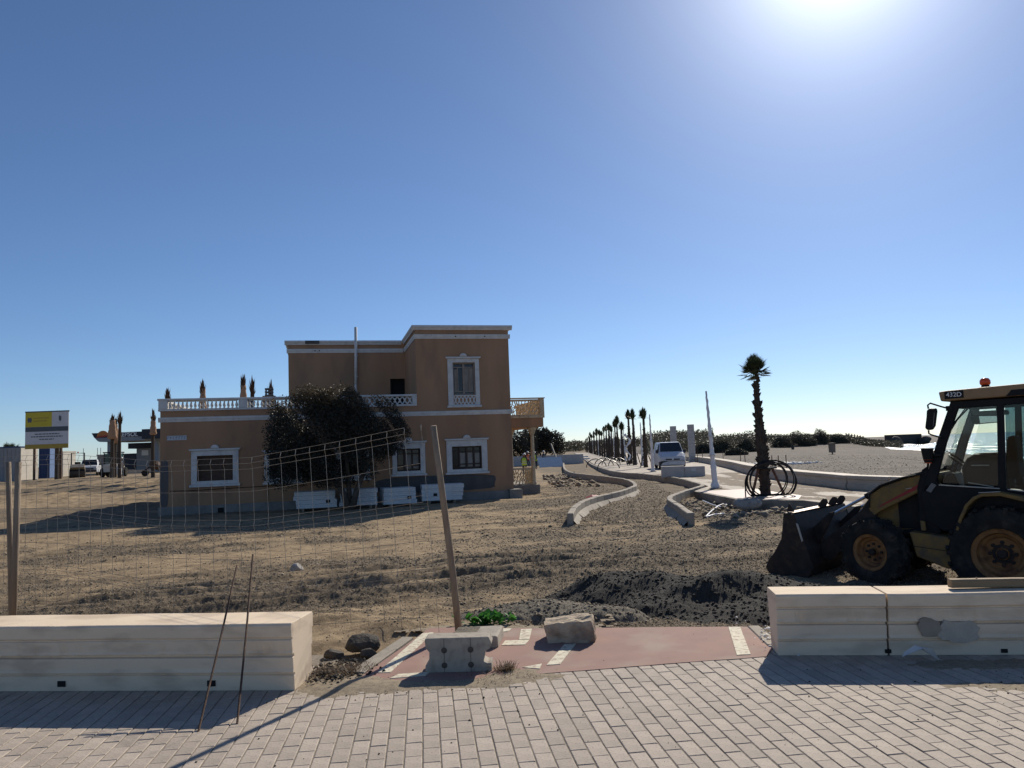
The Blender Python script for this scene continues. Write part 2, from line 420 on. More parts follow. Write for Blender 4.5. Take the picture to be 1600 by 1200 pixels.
m_ground, nt, p = nodemat('site_soil'); N = nt.nodes; L = nt.links
p.inputs['Roughness'].default_value = .95; p.inputs['Specular IOR Level'].default_value = .15
tc = N.new('ShaderNodeTexCoord')
at_ = N.new('ShaderNodeAttribute'); at_.attribute_name = 'gravelly'
def nz_(scale, det=6, st=None, rough=.6):
    n = N.new('ShaderNodeTexNoise'); n.inputs['Scale'].default_value = scale; n.inputs['Detail'].default_value = det; n.inputs['Roughness'].default_value = rough
    if st:
        mp = N.new('ShaderNodeMapping'); mp.inputs['Scale'].default_value = st; L.new(tc.outputs['Object'], mp.inputs['Vector']); L.new(mp.outputs[0], n.inputs['Vector'])
    else: L.new(tc.outputs['Object'], n.inputs['Vector'])
    return n
def ramp_(src, c1, c2, a=.35, b=.65):
    r = N.new('ShaderNodeValToRGB'); r.color_ramp.elements[0].position = a; r.color_ramp.elements[1].position = b
    r.color_ramp.elements[0].color = (*c1, 1); r.color_ramp.elements[1].color = (*c2, 1); L.new(src, r.inputs['Fac']); return r
def mix_(f, a, b):
    x = N.new('ShaderNodeMixRGB'); L.new(f, x.inputs['Fac']); L.new(a, x.inputs['Color1']); L.new(b, x.inputs['Color2']); return x
sand = ramp_(nz_(1.1, 8).outputs['Fac'], (.47,.355,.225), (.32,.24,.152))
grav = ramp_(nz_(34, 5).outputs['Fac'], (.27,.215,.15), (.13,.105,.078), .4, .62)
nA = nz_(2.4, 8, (1, 2.2, 1)); ad = N.new('ShaderNodeMath'); ad.operation = 'MULTIPLY_ADD'
L.new(nA.outputs['Fac'], ad.inputs[0]); ad.inputs[1].default_value = 1.1; ad.inputs[2].default_value = -.55
ad2 = N.new('ShaderNodeMath'); ad2.operation = 'ADD'; ad2.use_clamp = True
L.new(at_.outputs['Fac'], ad2.inputs[0]); L.new(ad.outputs[0], ad2.inputs[1])
c = mix_(ad2.outputs[0], sand.outputs[0], grav.outputs[0])
sp = ramp_(nz_(75, 3).outputs['Fac'], (0,0,0), (.55,.55,.55), .55, .66)
dk = N.new('ShaderNodeRGB'); dk.outputs[0].default_value = (.08,.065,.05, 1)
c = mix_(sp.outputs[0], c.outputs[0], dk.outputs[0])
mot = ramp_(nz_(3.6, 9, (1, 1.6, 1), .68).outputs['Fac'], (.62,.60,.57), (1.08,1.06,1.02), .36, .60)
mm = N.new('ShaderNodeMixRGB'); mm.blend_type = 'MULTIPLY'; mm.inputs['Fac'].default_value = 1.0
L.new(c.outputs[0], mm.inputs['Color1']); L.new(mot.outputs['Color'], mm.inputs['Color2'])
L.new(mm.outputs[0], p.inputs['Base Color'])
b1 = N.new('ShaderNodeBump'); b1.inputs['Strength'].default_value = .5; b1.inputs['Distance'].default_value = .03
L.new(nz_(22, 7, None, .7).outputs['Fac'], b1.inputs['Height'])
b2 = N.new('ShaderNodeBump'); b2.inputs['Strength'].default_value = .8; b2.inputs['Distance'].default_value = .018
L.new(nz_(95, 4).outputs['Fac'], b2.inputs['Height']); L.new(b1.outputs['Normal'], b2.inputs['Normal'])
L.new(b2.outputs['Normal'], p.inputs['Normal'])

ground = np_mesh('ground', V, F, m_ground, smooth=True)
m_beach = mat('beach_shingle', (.20,.168,.135), (.115,.095,.077), .95, .22, detail=12, stretch=(1,1.5,1), bump=.7, bscale=7, c3=(.07,.06,.052), s3=2.6, amt3=.6, bdist=.15)
ground.data.materials.append(m_beach)
fc_ = F[:, 0]; mi_ = (X.ravel()[fc_] > par_x(Y.ravel()[fc_])).astype(np.int32); ground.data.polygons.foreach_set('material_index', mi_)
tag(ground, 'churned sandy building-site ground with wheel tracks and gravel patches', kind='structure')
gm = masks(X.ravel(), Y.ravel())
px_ = par_x(Y.ravel()); beach = (X.ravel() > px_)
gm = np.where(beach, np.clip(.95+.8*(fbm(X.ravel(), Y.ravel(), .05, 4, 77)-.5), 0, 1), gm)
gm = np.where((Y.ravel() > 30) & (X.ravel() < -9), sstep(.44, .58, fbm(X.ravel()*.4+Y.ravel()*.25, Y.ravel()*1.1, .30, 5, 93))*.85, gm)
a_ = ground.data.attributes.new('gravelly', 'FLOAT', 'POINT'); a_.data.foreach_set('value', gm.astype(np.float32))
# the land behind and beside the fan, a little lower
MB().add([(-12000,-12000,-2.9),(12000,-12000,-2.9),(12000,14000,-2.9),(-12000,14000,-2.9)], [(0,1,2,3)]).build('ground_base', m_ground)['kind'] = 'structure'
o = MB().box(-30, 26, -14, 2.35, -.4, -.02).build('street_paving', m_paver_s); o['kind'] = 'structure'

# pebbles and clods lying over the site
def bits(name, xs, ys_, zs, size, m, kind='stuff', parent=None, flat=.65):
    n = len(xs)
    base = np.array([(1,0,0),(-1,0,0),(0,1,0),(0,-1,0),(0,0,1),(0,0,-1)], float)
    fc = np.array([(0,2,4),(2,1,4),(1,3,4),(3,0,4),(2,0,5),(1,2,5),(3,1,5),(0,3,5)])
    v = base[None]*(0.6+.8*rng.random((n,6,1)))*size[:,None,None]
    v[:,:,2] *= flat
    th = rng.random(n)*6.28; c_, s_ = np.cos(th)[:,None], np.sin(th)[:,None]
    tl = (rng.random(n)-.5)*.9; ct, st_ = np.cos(tl)[:,None], np.sin(tl)[:,None]
    x, y, z = v[:,:,0].copy(), v[:,:,1].copy(), v[:,:,2].copy()
    y, z = y*ct-z*st_, y*st_+z*ct
    x, y = x*c_-y*s_, x*s_+y*c_
    v = np.stack([x+xs[:,None], y+ys_[:,None], z+zs[:,None]], -1).reshape(-1, 3)
    f = (fc[None]+6*np.arange(n)[:,None,None]).reshape(-1, 3)
    return np_mesh(name, v, f, m, parent, kind=kind)
n = 240000
yy = 7.2*np.exp(rng.random(n)*math.log(45/7.2)); tt = np.tan(R(-40)+rng.random(n)*R(80)); xx = yy*tt
keep = (rng.random(n) < (.06+1.0*masks(xx, yy))) & (xx < par_x(yy)-5.5) & ~((yy > 28) & (xx < -2))
xx, yy = xx[keep], yy[keep]
sz = np.where(rng.random(len(xx)) < .012, .020, .0095)*(.5+1.0*rng.random(len(xx)))*np.clip(yy/11, .8, 1.9)
o = bits('gravel', xx, yy, ground_z(xx, yy)+sz*.2, sz, m_stone_bits)
tag(o, 'loose gravel and small stones strewn over the site ground', 'gravel')

# ------------------------------------------------------------------ dark spoil heap behind the cycle path
def heap(name, x0, x1, y0, y1, fn, res, m, label, nb, smin, smax, m2, blabel):
    nx = int((x1-x0)/res); ny = int((y1-y0)/res)
    xs = np.linspace(x0, x1, nx); yy_ = np.linspace(y0, y1, ny)
    XX, YY = np.meshgrid(xs, yy_)
    ZZ = fn(XX.ravel(), YY.ravel()).reshape(XX.shape)
    v = np.stack([XX, YY, ZZ], -1).reshape(-1, 3)
    ii = np.arange(ny-1)[:,None]*nx+np.arange(nx-1)[None,:]
    f = np.stack([ii, ii+1, ii+nx+1, ii+nx], -1).reshape(-1, 4)
    o = np_mesh(name, v, f, m, smooth=True, kind='stuff'); tag(o, label, name.replace('_', ' '))
    bx = x0+rng.random(nb)*(x1-x0); by = y0+rng.random(nb)*(y1-y0)
    bz = fn(bx, by); k = bz > ground_z(bx, by)
    bx, by, bz = bx[k], by[k], bz[k]
    s = smin+(smax-smin)*rng.random(len(bx))**5
    b = bits(name+'_stones', bx, by, bz+s*.3, s, m2)
    b.parent = o
    return o
def heap1(x, y):
    x = np.asarray(x, float); y = np.asarray(y, float)
    wb = .30*(fbm(x, y, 1.4, 3, 71)-.5)
    b = 0
    for cx, cy, sx_, sy_, hh in [(2.30,8.80,.74,.62,.36),(1.50,9.5,.80,.62,.36),(.95,10.0,.75,.65,.27),(3.5,9.0,.5,.45,.16),(2.9,8.9,.5,.5,.10),(4.2,9.3,.5,.4,.14),(2.9,8.2,.45,.4,.14),(2.1,8.0,1.0,.9,.06),(1.35,8.6,.5,.7,.06),(2.75,7.75,.6,.5,.05)]:
        b = b + hh*np.exp(-(((x-cx)+wb)/sx_)**2-(((y-cy)+wb)/np.where(y < cy, sy_*.60, sy_*1.1))**2)
    n_ = .07*(fbm(x, y, 3.0, 4, 72)-.5)+.026*(fbm(x, y, 13, 3, 73)-.5)
    edge = sstep(.02, .10, b)
    pit = -.16*np.exp(-((x-2.1)/1.0)**2-((y-7.85)/.40)**2)
    return base_h(x, y)+b+n_*edge-.10*(1-edge)+pit*0
heap('gravel_heap', .2, 4.9, 7.25, 12.3, heap1, .02, m_gravel, 'black gravel heap dumped behind the red cycle path', 26000, .003, .024, m_dark_bits, '')
# the trench between path and heap: dark bed
def heap2(x, y):
    x = np.asarray(x, float); y = np.asarray(y, float)
    b = .20*np.exp(-((x-.15)/.85)**2-((y-8.5)/.50)**2)+.12*np.exp(-((x-.9)/.4)**2-((y-7.95)/.28)**2)
    n_ = .06*(fbm(x, y, 4, 4, 82)-.5)+.03*(fbm(x, y, 15, 3, 83)-.5)
    e = sstep(.015, .08, b)
    return base_h(x, y)+b+n_*e-.08*(1-e)
m_spoil = mat('grey_spoil', (.19,.165,.125), (.10,.088,.07), .95, 25, bump=.9, bscale=80, c3=(.26,.22,.16), s3=6, amt3=.7, bdist=.02)
heap('spoil_mound', -1.2, 1.7, 7.3, 9.9, heap2, .02, m_spoil, 'low grey-brown spoil mound behind the pale rock', 5000, .006, .024, m_stone_bits, '')
def heap3(x, y):
    x = np.asarray(x, float); y = np.asarray(y, float)
    b = .30*np.exp(-((x-3.15)/.50)**2-((y-9.3)/.35)**2)
    n_ = .04*(fbm(x, y, 5, 4, 92)-.5)
    e = sstep(.015, .08, b)
    return base_h(x, y)+b+n_*e-.08*(1-e)

# ------------------------------------------------------------------ sea
m_sea, nt, p = nodemat('sea_water'); N = nt.nodes; L = nt.links
p.inputs['Base Color'].default_value = (.02,.10,.12, 1); p.inputs['Roughness'].default_value = .17; p.inputs['IOR'].default_value = 1.33; p.inputs['Specular IOR Level'].default_value = .5
tc = N.new('ShaderNodeTexCoord')
b0 = None
for s_, d_, st_ in ((.06, 2.2, 1.0), (.35, .55, 1.0), (1.7, .12, 1.0)):
    nn = N.new('ShaderNodeTexNoise'); nn.inputs['Scale'].default_value = s_; nn.inputs['Detail'].default_value = 5
    L.new(tc.outputs['Object'], nn.inputs['Vector'])
    b = N.new('ShaderNodeBump'); b.inputs['Strength'].default_value = st_; b.inputs['Distance'].default_value = d_
    L.new(nn.outputs['Fac'], b.inputs['Height'])
    if b0: L.new(b0.outputs['Normal'], b.inputs['Normal'])
    b0 = b
L.new(b0.outputs['Normal'], p.inputs['Normal'])
o = MB().add([(20,-200,-1.95),(16000,-200,-1.95),(16000,15000,-1.95),(20,15000,-1.95)], [(0,1,2,3)]).build('sea', m_sea); o['kind'] = 'structure'
# surf: broken white lines of foam along the shore
m_foam = mat('foam', (.85,.86,.87), (.7,.73,.75), .6, .4)
fv = []; ff = []
def foamline(off, wid, s, thr):
    ss = np.arange(60, 330, .8)
    sx = np.interp(ss, SHORE[:,0], SHORE[:,1])
    w = fbm(ss, ss*0+off, .09, 3, s)
    for i in range(len(ss)-1):
        if w[i] < thr: continue
        hw = wid*(w[i]-thr+.08)*3; hw2 = wid*(max(w[i+1], thr)-thr+.08)*3
        o1 = off+3*math.sin(ss[i]*.06+s); o2 = off+3*math.sin(ss[i+1]*.06+s)
        b = len(fv)
        fv.extend([(sx[i]+o1-hw, ss[i], -1.90),(sx[i]+o1+hw, ss[i], -1.90),(sx[i+1]+o2+hw2, ss[i+1], -1.90),(sx[i+1]+o2-hw2, ss[i+1], -1.90)])
        fv.extend([(sx[i]+o1, ss[i], -1.90+hw*.12),(sx[i+1]+o2, ss[i+1], -1.90+hw2*.12)])
        ff.extend([(b, b+4, b+5, b+3), (b+4, b+1, b+2, b+5)])
foamline(3, 2.0, 3, .3); foamline(13, 1.6, 4, .45); foamline(26, 2.2, 5, .42); foamline(44, 2.0, 6, .5)
me = bpy.data.meshes.new('surf'); me.from_pydata(fv, [], ff); me.materials.append(m_foam)
o = bpy.data.objects.new('surf', me); COL.objects.link(o); tag(o, 'white surf breaking along the beach', kind='stuff')

# ------------------------------------------------------------------ promenade slab
m_ = MB()
par_pts = [p_ for p_ in PARAPET]
left = [(7.2,30.5),(8.05,32.4),(8.3,34.9),(8.58,38.75),(8.53,42.55),(8.05,47.7),(7.35,51.7),(7.25,58.6),(8.15,79.7),(10.9,118.0),(20.3,260.0)]
poly = [(6.75,29.4),(6.95,24.4),(8.55,23.1),(8.9,20.2),(12,16.6),(26,5.0)] + [(x_+.2, y_) for x_, y_ in par_pts] + [(22,120),(34,260)] + left[::-1]
m_.prism(poly, -.6, -.16, 'z')
o = m_.build('promenade', m_promen, bevel=.02); o['kind'] = 'structure'
# pink paving field at the near corner of the promenade
o = MB().prism([(6.85,29.2),(7.03,24.6),(8.5,23.4),(9.2,25.0),(9.0,29.4)], -.156, -.150, 'z').build('pink_paving', m_pinkpave); o['kind'] = 'structure'

# ------------------------------------------------------------------ kerbs, stone by stone
def resample(pts, step):
    pts = [Vector((*p_, 0)) for p_ in pts]
    # Catmull-Rom smoothing
    sm = []
    for i in range(len(pts)-1):
        p0 = pts[max(i-1,0)]; p1 = pts[i]; p2 = pts[i+1]; p3 = pts[min(i+2,len(pts)-1)]
        for k in range(12):
            t = k/12
            sm.append(.5*((2*p1)+(p2-p0)*t+(2*p0-5*p1+4*p2-p3)*t*t+(3*p1-p0-3*p2+p3)*t**3))
    sm.append(pts[-1])
    out = [sm[0]]; acc = 0; cur = step(sm[0].y)
    for a, b in zip(sm, sm[1:]):
        seg = (b-a).length; pos = 0
        while acc+seg-pos >= cur:
            pos += cur-acc; acc = 0
            q = a+(b-a)*(pos/seg); out.append(q); cur = step(q.y)
        acc += seg-pos
    return out
def kerb(name, pts, ztop, label, mtl, wid=.175, step=lambda y: .95 if y < 60 else (4 if y < 120 else 12), zb=-.62, gap=.012):
    root = thing(name, label, None); root['kind'] = 'structure'
    pp = resample(pts, step)
    for a, b in zip(pp, pp[1:]):
        d = (b-a).normalized(); nrm = Vector((-d.y, d.x, 0)); g = d*gap
        jz = random.uniform(-.008, .008)
        p4 = [(a+g+nrm*wid*.5), (b-g+nrm*wid*.5), (b-g-nrm*wid*.5), (a+g-nrm*wid*.5)]
        MB().prism([(q.x, q.y) for q in p4], zb, ztop+jz, 'z').build('kerb_stone', mtl, root, bevel=.018, seg=1)
    return root
kerb('kerb', LKERB, -.10, 'pale concrete kerb curving in an S along the left of the new roadway', m_kerb)
kerb('kerb', RKERB, -.10, 'pale concrete kerb with a sharp elbow along the right of the new roadway', m_kerb)
# concrete haunching at the near ends of the kerbs
for pts, sgn in ((LKERB[:7], 1), (RKERB[:4], -1)):
    pp = resample(pts, lambda y: .5); v = []
    mb = MB()
    for a, b in zip(pp, pp[1:]):
        d = (b-a).normalized(); nrm = Vector((d.y, -d.x, 0))*sgn
        w = .16+.08*random.random()
        mb.add([(a+nrm*.09)+Vector((0,0,-.30)), (b+nrm*.09)+Vector((0,0,-.30)), (b+nrm*(.09+w))+Vector((0,0,-.50)), (a+nrm*(.09+w))+Vector((0,0,-.50))], [(0,1,2,3)])
    o = mb.build('kerb_haunch', m_kerb); o['kind'] = 'structure'

# ------------------------------------------------------------------ seat-wall along the beach (parapet)
def parapet_piece(a, b, root, w=.62):
    d = (b-a).normalized(); nrm = Vector((-d.y, d.x, 0))
    ang = math.atan2(d.y, d.x)
    Mx = Matrix.Translation(a) @ Matrix.Rotation(ang, 4, 'Z')
    Ln = (b-a).length-.015
    prof = [(-w/2-.02,.50),(-w/2-.02,.38),(-w/2+.02,.365),(-w/2+.02,.22),(-w/2-.015,.20),(-w/2-.015,.05),(-w/2+.01,.0),(w/2,.0),(w/2,.50)]
    mb = MB(); mb.prism(prof, 0, Ln, 'x', M=Mx)
    return mb.build('parapet_stone', m_parapet, root, bevel=.012, seg=1)
root = thing('parapet', 'long low pale stone seat-wall curving between promenade and beach', 'wall')
pp = resample(PARAPET, lambda y: 2.0)
for a, b in zip(pp, pp[1:]):
    a = Vector((a.x, a.y, -.17)); b = Vector((b.x, b.y, -.17))
    parapet_piece(b, a, root)

# promenade dirt: soil tracked over the slab by the site traffic
nx, ny = 260, 420
XX, YY = np.meshgrid(np.linspace(7.2, 13.2, nx), np.linspace(17.5, 48, ny)); x_ = XX.ravel(); y_ = YY.ravel()
xc_ = np.interp(y_, [17, 25, 30, 34, 43, 52], [13.5, 10.4, 10.1, 10.3, 11.2, 12.6])
trk = np.exp(-((np.abs(x_-xc_+.5*(fbm(x_, y_, .2, 2, 3)-.5))-.75)/.38)**2)
zz_ = -.158 + .05*(fbm(x_*1.0, y_*.45, .9, 5, 131)-.56) + .022*trk*(.4+fbm(x_, y_*.5, .8, 3, 132)) + .008*(fbm(x_, y_, 9, 2, 133)-.5)
v_ = np.stack([x_, y_, zz_], -1); ii = np.arange(ny-1)[:,None]*nx+np.arange(nx-1)[None,:]
f_ = np.stack([ii, ii+1, ii+nx+1, ii+nx], -1).reshape(-1, 4)
m_dirt = mat('tracked_dirt', (.27,.21,.15), (.19,.15,.11), .95, 3, bump=.6, bscale=40)
ins = (x_ < par_x(y_)-.35) & (x_ > np.interp(y_, [17.5,20,23.2,24.4,30,34,43,48],[12,9.2,8.9,7.4,7.4,8.7,8.8,8.4]))
f_ = f_[(zz_[f_].max(1) > -.16) & ins[f_].all(1)]
o = np_mesh('dirt', v_, f_, m_dirt, smooth=True, kind='stuff'); tag(o, 'brown dirt tracked over the promenade slab')

n = 14000; yy = 20*np.exp(rng.random(n)*math.log(95/20)); xx = par_x(yy)+.8+rng.random(n)**1.6*26
sz = (.010+.022*rng.random(n)**4)*np.clip(yy/30, .8, 2.0)
o = bits('shingle', xx, yy, ground_z(xx, yy)+sz*.2, sz, m_stone_bits); tag(o, 'shingle and wrack strewn on the beach behind the parapet', kind='stuff')
# ================================================================== FOREGROUND PAVEMENT
pav = MB().prism([(-6,2.3),(6.5,2.3),(6.5,6.75),(2.05,6.30),(1.86,6.10),(-1.0,5.70),(-1.25,6.0),(-1.6,6.6),(-6,7.0)], -.25, -.0045, 'z').build('pavement', m_joint)
tag(pav, 'pavement of small pinkish-grey concrete pavers', kind='structure')
def paver_mesh(k):
    rr = random.Random(k)
    w, l, h, c = .0925/2, .1962/2, .06, .003
    ins = lambda s: s-c
    v = [(-w,-l,-h),(w,-l,-h),(w,l,-h),(-w,l,-h),(-w,-l,-c),(w,-l,-c),(w,l,-c),(-w,l,-c),
         (-ins(w),-ins(l),0),(ins(w),-ins(l),0),(ins(w),ins(l),0),(-ins(w),ins(l),0)]
    v = [(x+rr.uniform(-.0012,.0012), y+rr.uniform(-.0012,.0012), z) for x, y, z in v]
    f = [(0,1,5,4),(1,2,6,5),(2,3,7,6),(3,0,4,7),(4,5,9,8),(5,6,10,9),(6,7,11,10),(7,4,8,11),(8,9,10,11)]
    return v, f
pmesh = []
for k in range(6):
    v, f = paver_mesh(k)
    me = bpy.data.meshes.new('paver'); me.from_pydata(v, [], f); me.materials.append(m_paver); pmesh.append(me)
dd = Vector((-.117, .993, 0)).normalized(); aa = Vector((dd.y, -dd.x, 0))
prot = math.atan2(dd.y, dd.x)-math.pi/2
def front_edge(x):
    if x < -1.62: return 6.3
    if x < -1.0: return 5.74
    if x < 1.86: return 5.70+(x+1.0)*.137
    return 6.25
cells = []
for i in range(-70, 75):
    for j in range(8, 38):
        off = .1 if i % 2 else 0.0
        c_ = aa*(i*.1) + dd*(j*.2+off)
        if not (2.4 < c_.y < front_edge(c_.x)+.02) or not (-5.6 < c_.x < 5.6): continue
        d_ = c_-Vector((0,0,EYE)); cc = d_.dot(fw)
        u_ = 800+FPX*d_.dot(rt)/cc; v_ = 600-FPX*d_.dot(up)/cc
        inb = (-20 < u_ < 1620) and v_ < 1215
        cells.append((inb, c_.y, c_))
inv = sorted([c for c in cells if c[0]], key=lambda c: c[1])
single = inv[:300]; rest = inv[300:]+[c for c in cells if not c[0]]
def jitter():
    return random.gauss(0, .0009), random.gauss(0, .005), random.gauss(0, .006), random.gauss(0, .005)
for _, _, c_ in single:
    o = bpy.data.objects.new('paver', random.choice(pmesh)); COL.objects.link(o); o.parent = pav
    dz, rx, ry, rz = jitter()
    o.location = (c_.x, c_.y, dz); o.rotation_euler = (rx, ry, prot+rz)
mb = MB(); pvf = [paver_mesh(k) for k in range(6)]
for _, _, c_ in rest:
    dz, rx, ry, rz = jitter(); v, f = random.choice(pvf)
    mb.add(v, f, 0, Matrix.Translation((c_.x, c_.y, dz)) @ Euler((rx, ry, prot+rz)).to_matrix().to_4x4())
o = mb.build('paver_field', m_paver_s, pav); o['kind'] = 'stuff'

# cycle path
fe = [(x_/100, 5.70+(x_/100+1.0)*.137-.055+.022*float(fbm(np.array([x_/100]), np.array([.5]), 3.0, 3, 14)[0])) for x_ in range(-100, 190, 7)]
cp = MB().prism([(-1.22,5.86)]+fe+[(2.04,6.34),(2.02,7.02),(1.2,7.13),(.3,7.22),(-.6,7.40),(-.86,7.42)], -.3, .004, 'z').build('cycle_path', m_path)
tag(cp, 'end of a red asphalt cycle path with white markings', kind='structure')
def stripe(name, pts):
    o = MB().prism(pts, .001, .0085, 'z').build(name, m_roadpaint, cp)
    return o
stripe('edge_line', [(-1.10,5.98),(-1.00,5.98),(-.80,7.22),(-.90,7.22)])
stripe('edge_line', [(1.66,6.10),(1.77,6.11),(1.95,7.00),(1.85,7.02)])
stripe('centre_line', [(.185,6.02),(.29,6.03),(.455,6.62),(.36,6.62)])
stripe('centre_line', [(.50,6.82),(.59,6.82),(.63,7.08),(.54,7.09)])
stripe('path_symbol', [(-.98,5.82),(-.72,5.86),(-.70,5.95),(-.93,5.92)])
stripe('path_symbol', [(-.17,6.66),(.03,6.66),(.07,6.82),(-.14,6.82)])
stripe('path_symbol', [(-.02,6.84),(.07,6.84),(.10,7.22),(.0,7.22)])
stripe('path_symbol', [(-.26,7.16),(-.12,7.15),(-.08,7.27),(-.22,7.28)])
stripe('path_symbol', [(.0,5.98),(.13,5.93),(.15,6.06)])
# concrete edging of the path
for pts, lb in (([(-1.32,6.02),(-1.20,5.98),(-.97,7.05),(-1.07,7.08)], 'left'), ([(1.98,6.36),(2.10,6.32),(2.12,7.0),(2.02,7.02)], 'right')):
    o = MB().prism(pts, -.25, .014, 'z').build('path_edging', m_kerb, cp, bevel=.006, seg=1)

# wind-blown sand and dirt over the joint between pavers and path
def drift(name, x0, x1, y0, y1, blobs, label, m, res=.022, amp=.016, kind='stuff'):
    nx = int((x1-x0)/res); ny = int((y1-y0)/res)
    XX, YY = np.meshgrid(np.linspace(x0, x1, nx), np.linspace(y0, y1, ny)); x = XX.ravel(); y = YY.ravel()
    b = 0
    for cx, cy, sx_, sy_, a in blobs: b = b+a*np.exp(-((x-cx)/sx_)**2-((y-cy)/sy_)**2)
    z = amp*b + .011*(fbm(x, y, 5, 4, 31)-.5) + .010*(fbm(x, y, 24, 3, 32)-.5) - .010
    v = np.stack([x, y, z], -1); ii = np.arange(ny-1)[:,None]*nx+np.arange(nx-1)[None,:]
    f = np.stack([ii, ii+1, ii+nx+1, ii+nx], -1).reshape(-1, 4)
    keep = (z[f].max(1) > -.006)
    o = np_mesh(name, v, f[keep], m, smooth=True, kind=kind); tag(o, label); return o
m_sand = mat('blown_sand', (.34,.275,.19), (.25,.20,.14), .95, 18, bump=.7, bscale=130, c3=(.13,.105,.08), s3=45, amt3=.6, bdist=.008)
drift('sand', -1.75, 1.2, 5.35, 6.35, [(-1.35,5.75,.3,.28,1.4),(-.95,5.72,.35,.16,.9),(-.45,5.62,.5,.13,1.1),(.0,5.78,.35,.12,1.0),(-.1,5.98,.22,.13,.7),(.35,5.92,.3,.05,.6),(-1.0,6.15,.2,.14,.3),(-1.5,6.2,.15,.4,1.0)], 'sand blown over the edge of the pavers and the cycle path', m_sand)
drift('sand', 2.3, 4.6, 5.0, 6.0, [(3.35,5.12,.45,.10,.8),(2.95,5.22,.35,.07,.6),(3.0,5.7,.3,.15,.9),(3.5,5.65,.4,.15,.9)], 'sand drifted on the pavers before the right-hand bench', m_sand)
drift('sand', -1.5, .9, 6.9, 7.9, [(-.6,7.4,.6,.14,.5),(.4,7.3,.4,.12,.4)], 'dirt spilling over the broken end of the cycle path', m_sand)
n = 700
xs = np.concatenate([rng.normal(-.9,.5,n), rng.uniform(-2,3.6,500), rng.normal(3.3,.35,160)]); ys_ = np.concatenate([rng.normal(5.72,.16,n), rng.uniform(3.9,7.0,500), rng.normal(5.2,.14,160)])
k = (np.abs(xs) < 4) & (ys_ < 7.0) & ~((xs < -1.55) & (ys_ > 5.5)) & ~((xs > 1.9) & (ys_ > 5.7)); xs, ys_ = xs[k], ys_[k]
o = bits('crumbs', xs, ys_, np.full(len(xs), .002), .002+.008*rng.random(len(xs))**5, m_dark_bits); tag(o, 'crumbs of soil and grit scattered on the pavers', kind='stuff')

# ------------------------------------------------------------------ stone benches
def bench_block(x0, x1, W=.76, H_=.45, hole=None, rough_end=0):
    prof = [(.036,.0),(.032,.102),(.046,.106),(.046,.117),(.012,.124),(.018,.150),(.010,.222),(.036,.228),(.036,.241),(.0,.248),(.005,.270),(-.006,.338),(.008,.344),(.006,.351),(-.012,.360),(-.018,.435),(-.006,.45),(W-.015,.45),(W,.435),(W-.005,.345),(W-.02,.34),(W-.018,.23),(W-.035,.225),(W-.033,.11),(W-.045,.0)]
    prof = [(a, z*H_/.45) for a, z in prof]
    n = max(2, int((x1-x0)/.022)); ch = random.Random(int(x1*100)+5); chips = [(x0+(x1-x0)*ch.random(), .012+.03*ch.random(), .006+.012*ch.random()) for _ in range(int((x1-x0)*7))]; me_v = []; mb = MB()
    xs_ = [x0+(x1-x0)*i/n for i in range(n+1)]
    P = len(prof); v = []
    for i, x in enumerate(xs_):
        for k, (a, z) in enumerate(prof):
            q = .009*(float(fbm(np.array([x*1.0]), np.array([k*1.3]), 1.5, 3, 15)[0])-.5)
            q2 = .016*(float(fbm(np.array([x]), np.array([3.3]), .9, 3, 16)[0])-.5) if z > .3*H_ else 0
            if k in (9, 10):      # knocked-off bits along the front arris
                for cx, cw, cd in chips:
                    e = abs(x-cx)/cw
                    if e < 1: a += cd*(1-e*e); z -= cd*.6*(1-e*e) if k == 10 else 0
            v.append((x, a+q, max(0, z+q2*(z/H_))))
    f = []
    for i in range(n):
        for k in range(P):
            f.append((i*P+k, i*P+(k+1)%P, (i+1)*P+(k+1)%P, (i+1)*P+k))
    f.append(tuple(range(P-1, -1, -1))); f.append(tuple(n*P+k for k in range(P)))
    f = [tuple(reversed(q)) for q in f]
    mb.add(v, f)
    return mb
def place_dir(ax, ay, bx, by):
    return math.atan2(by-ay, bx-ax)
root = thing('stone_bench', 'long pale limestone bench at the left, two rods leaning on it', 'bench', (-1.63,5.59,0), place_dir(-3.86,5.83,-1.65,5.59))
bench_block(-4.6, 0, .41, .478).build('bench_block', m_benchstone, root, bevel=.006, seg=1)
for xx_ in (-1.78, -.62, -2.9):
    MB().box(xx_-.03, xx_+.03, .026, .09, .035, .075).build('drain_notch', m_darkin, root)
# pitted plaster on the broken end
mb = MB()
root2 = thing('stone_bench', 'pale limestone bench at the right with a log on its top', 'bench', (1.965,6.03,0), place_dir(1.94,6.03,3.69,5.81))
bench_block(.0, .80, .335, .468).build('bench_block', m_benchstone, root2, bevel=.012, seg=2)
bench_block(.815, 3.0, .335, .468).build('bench_block', m_benchstone, root2, bevel=.008, seg=1)
for xx_ in (.80, 1.62):
    MB().box(xx_-.02, xx_+.025, .027, .09, .018, .046).build('drain_notch', m_darkin, root2)
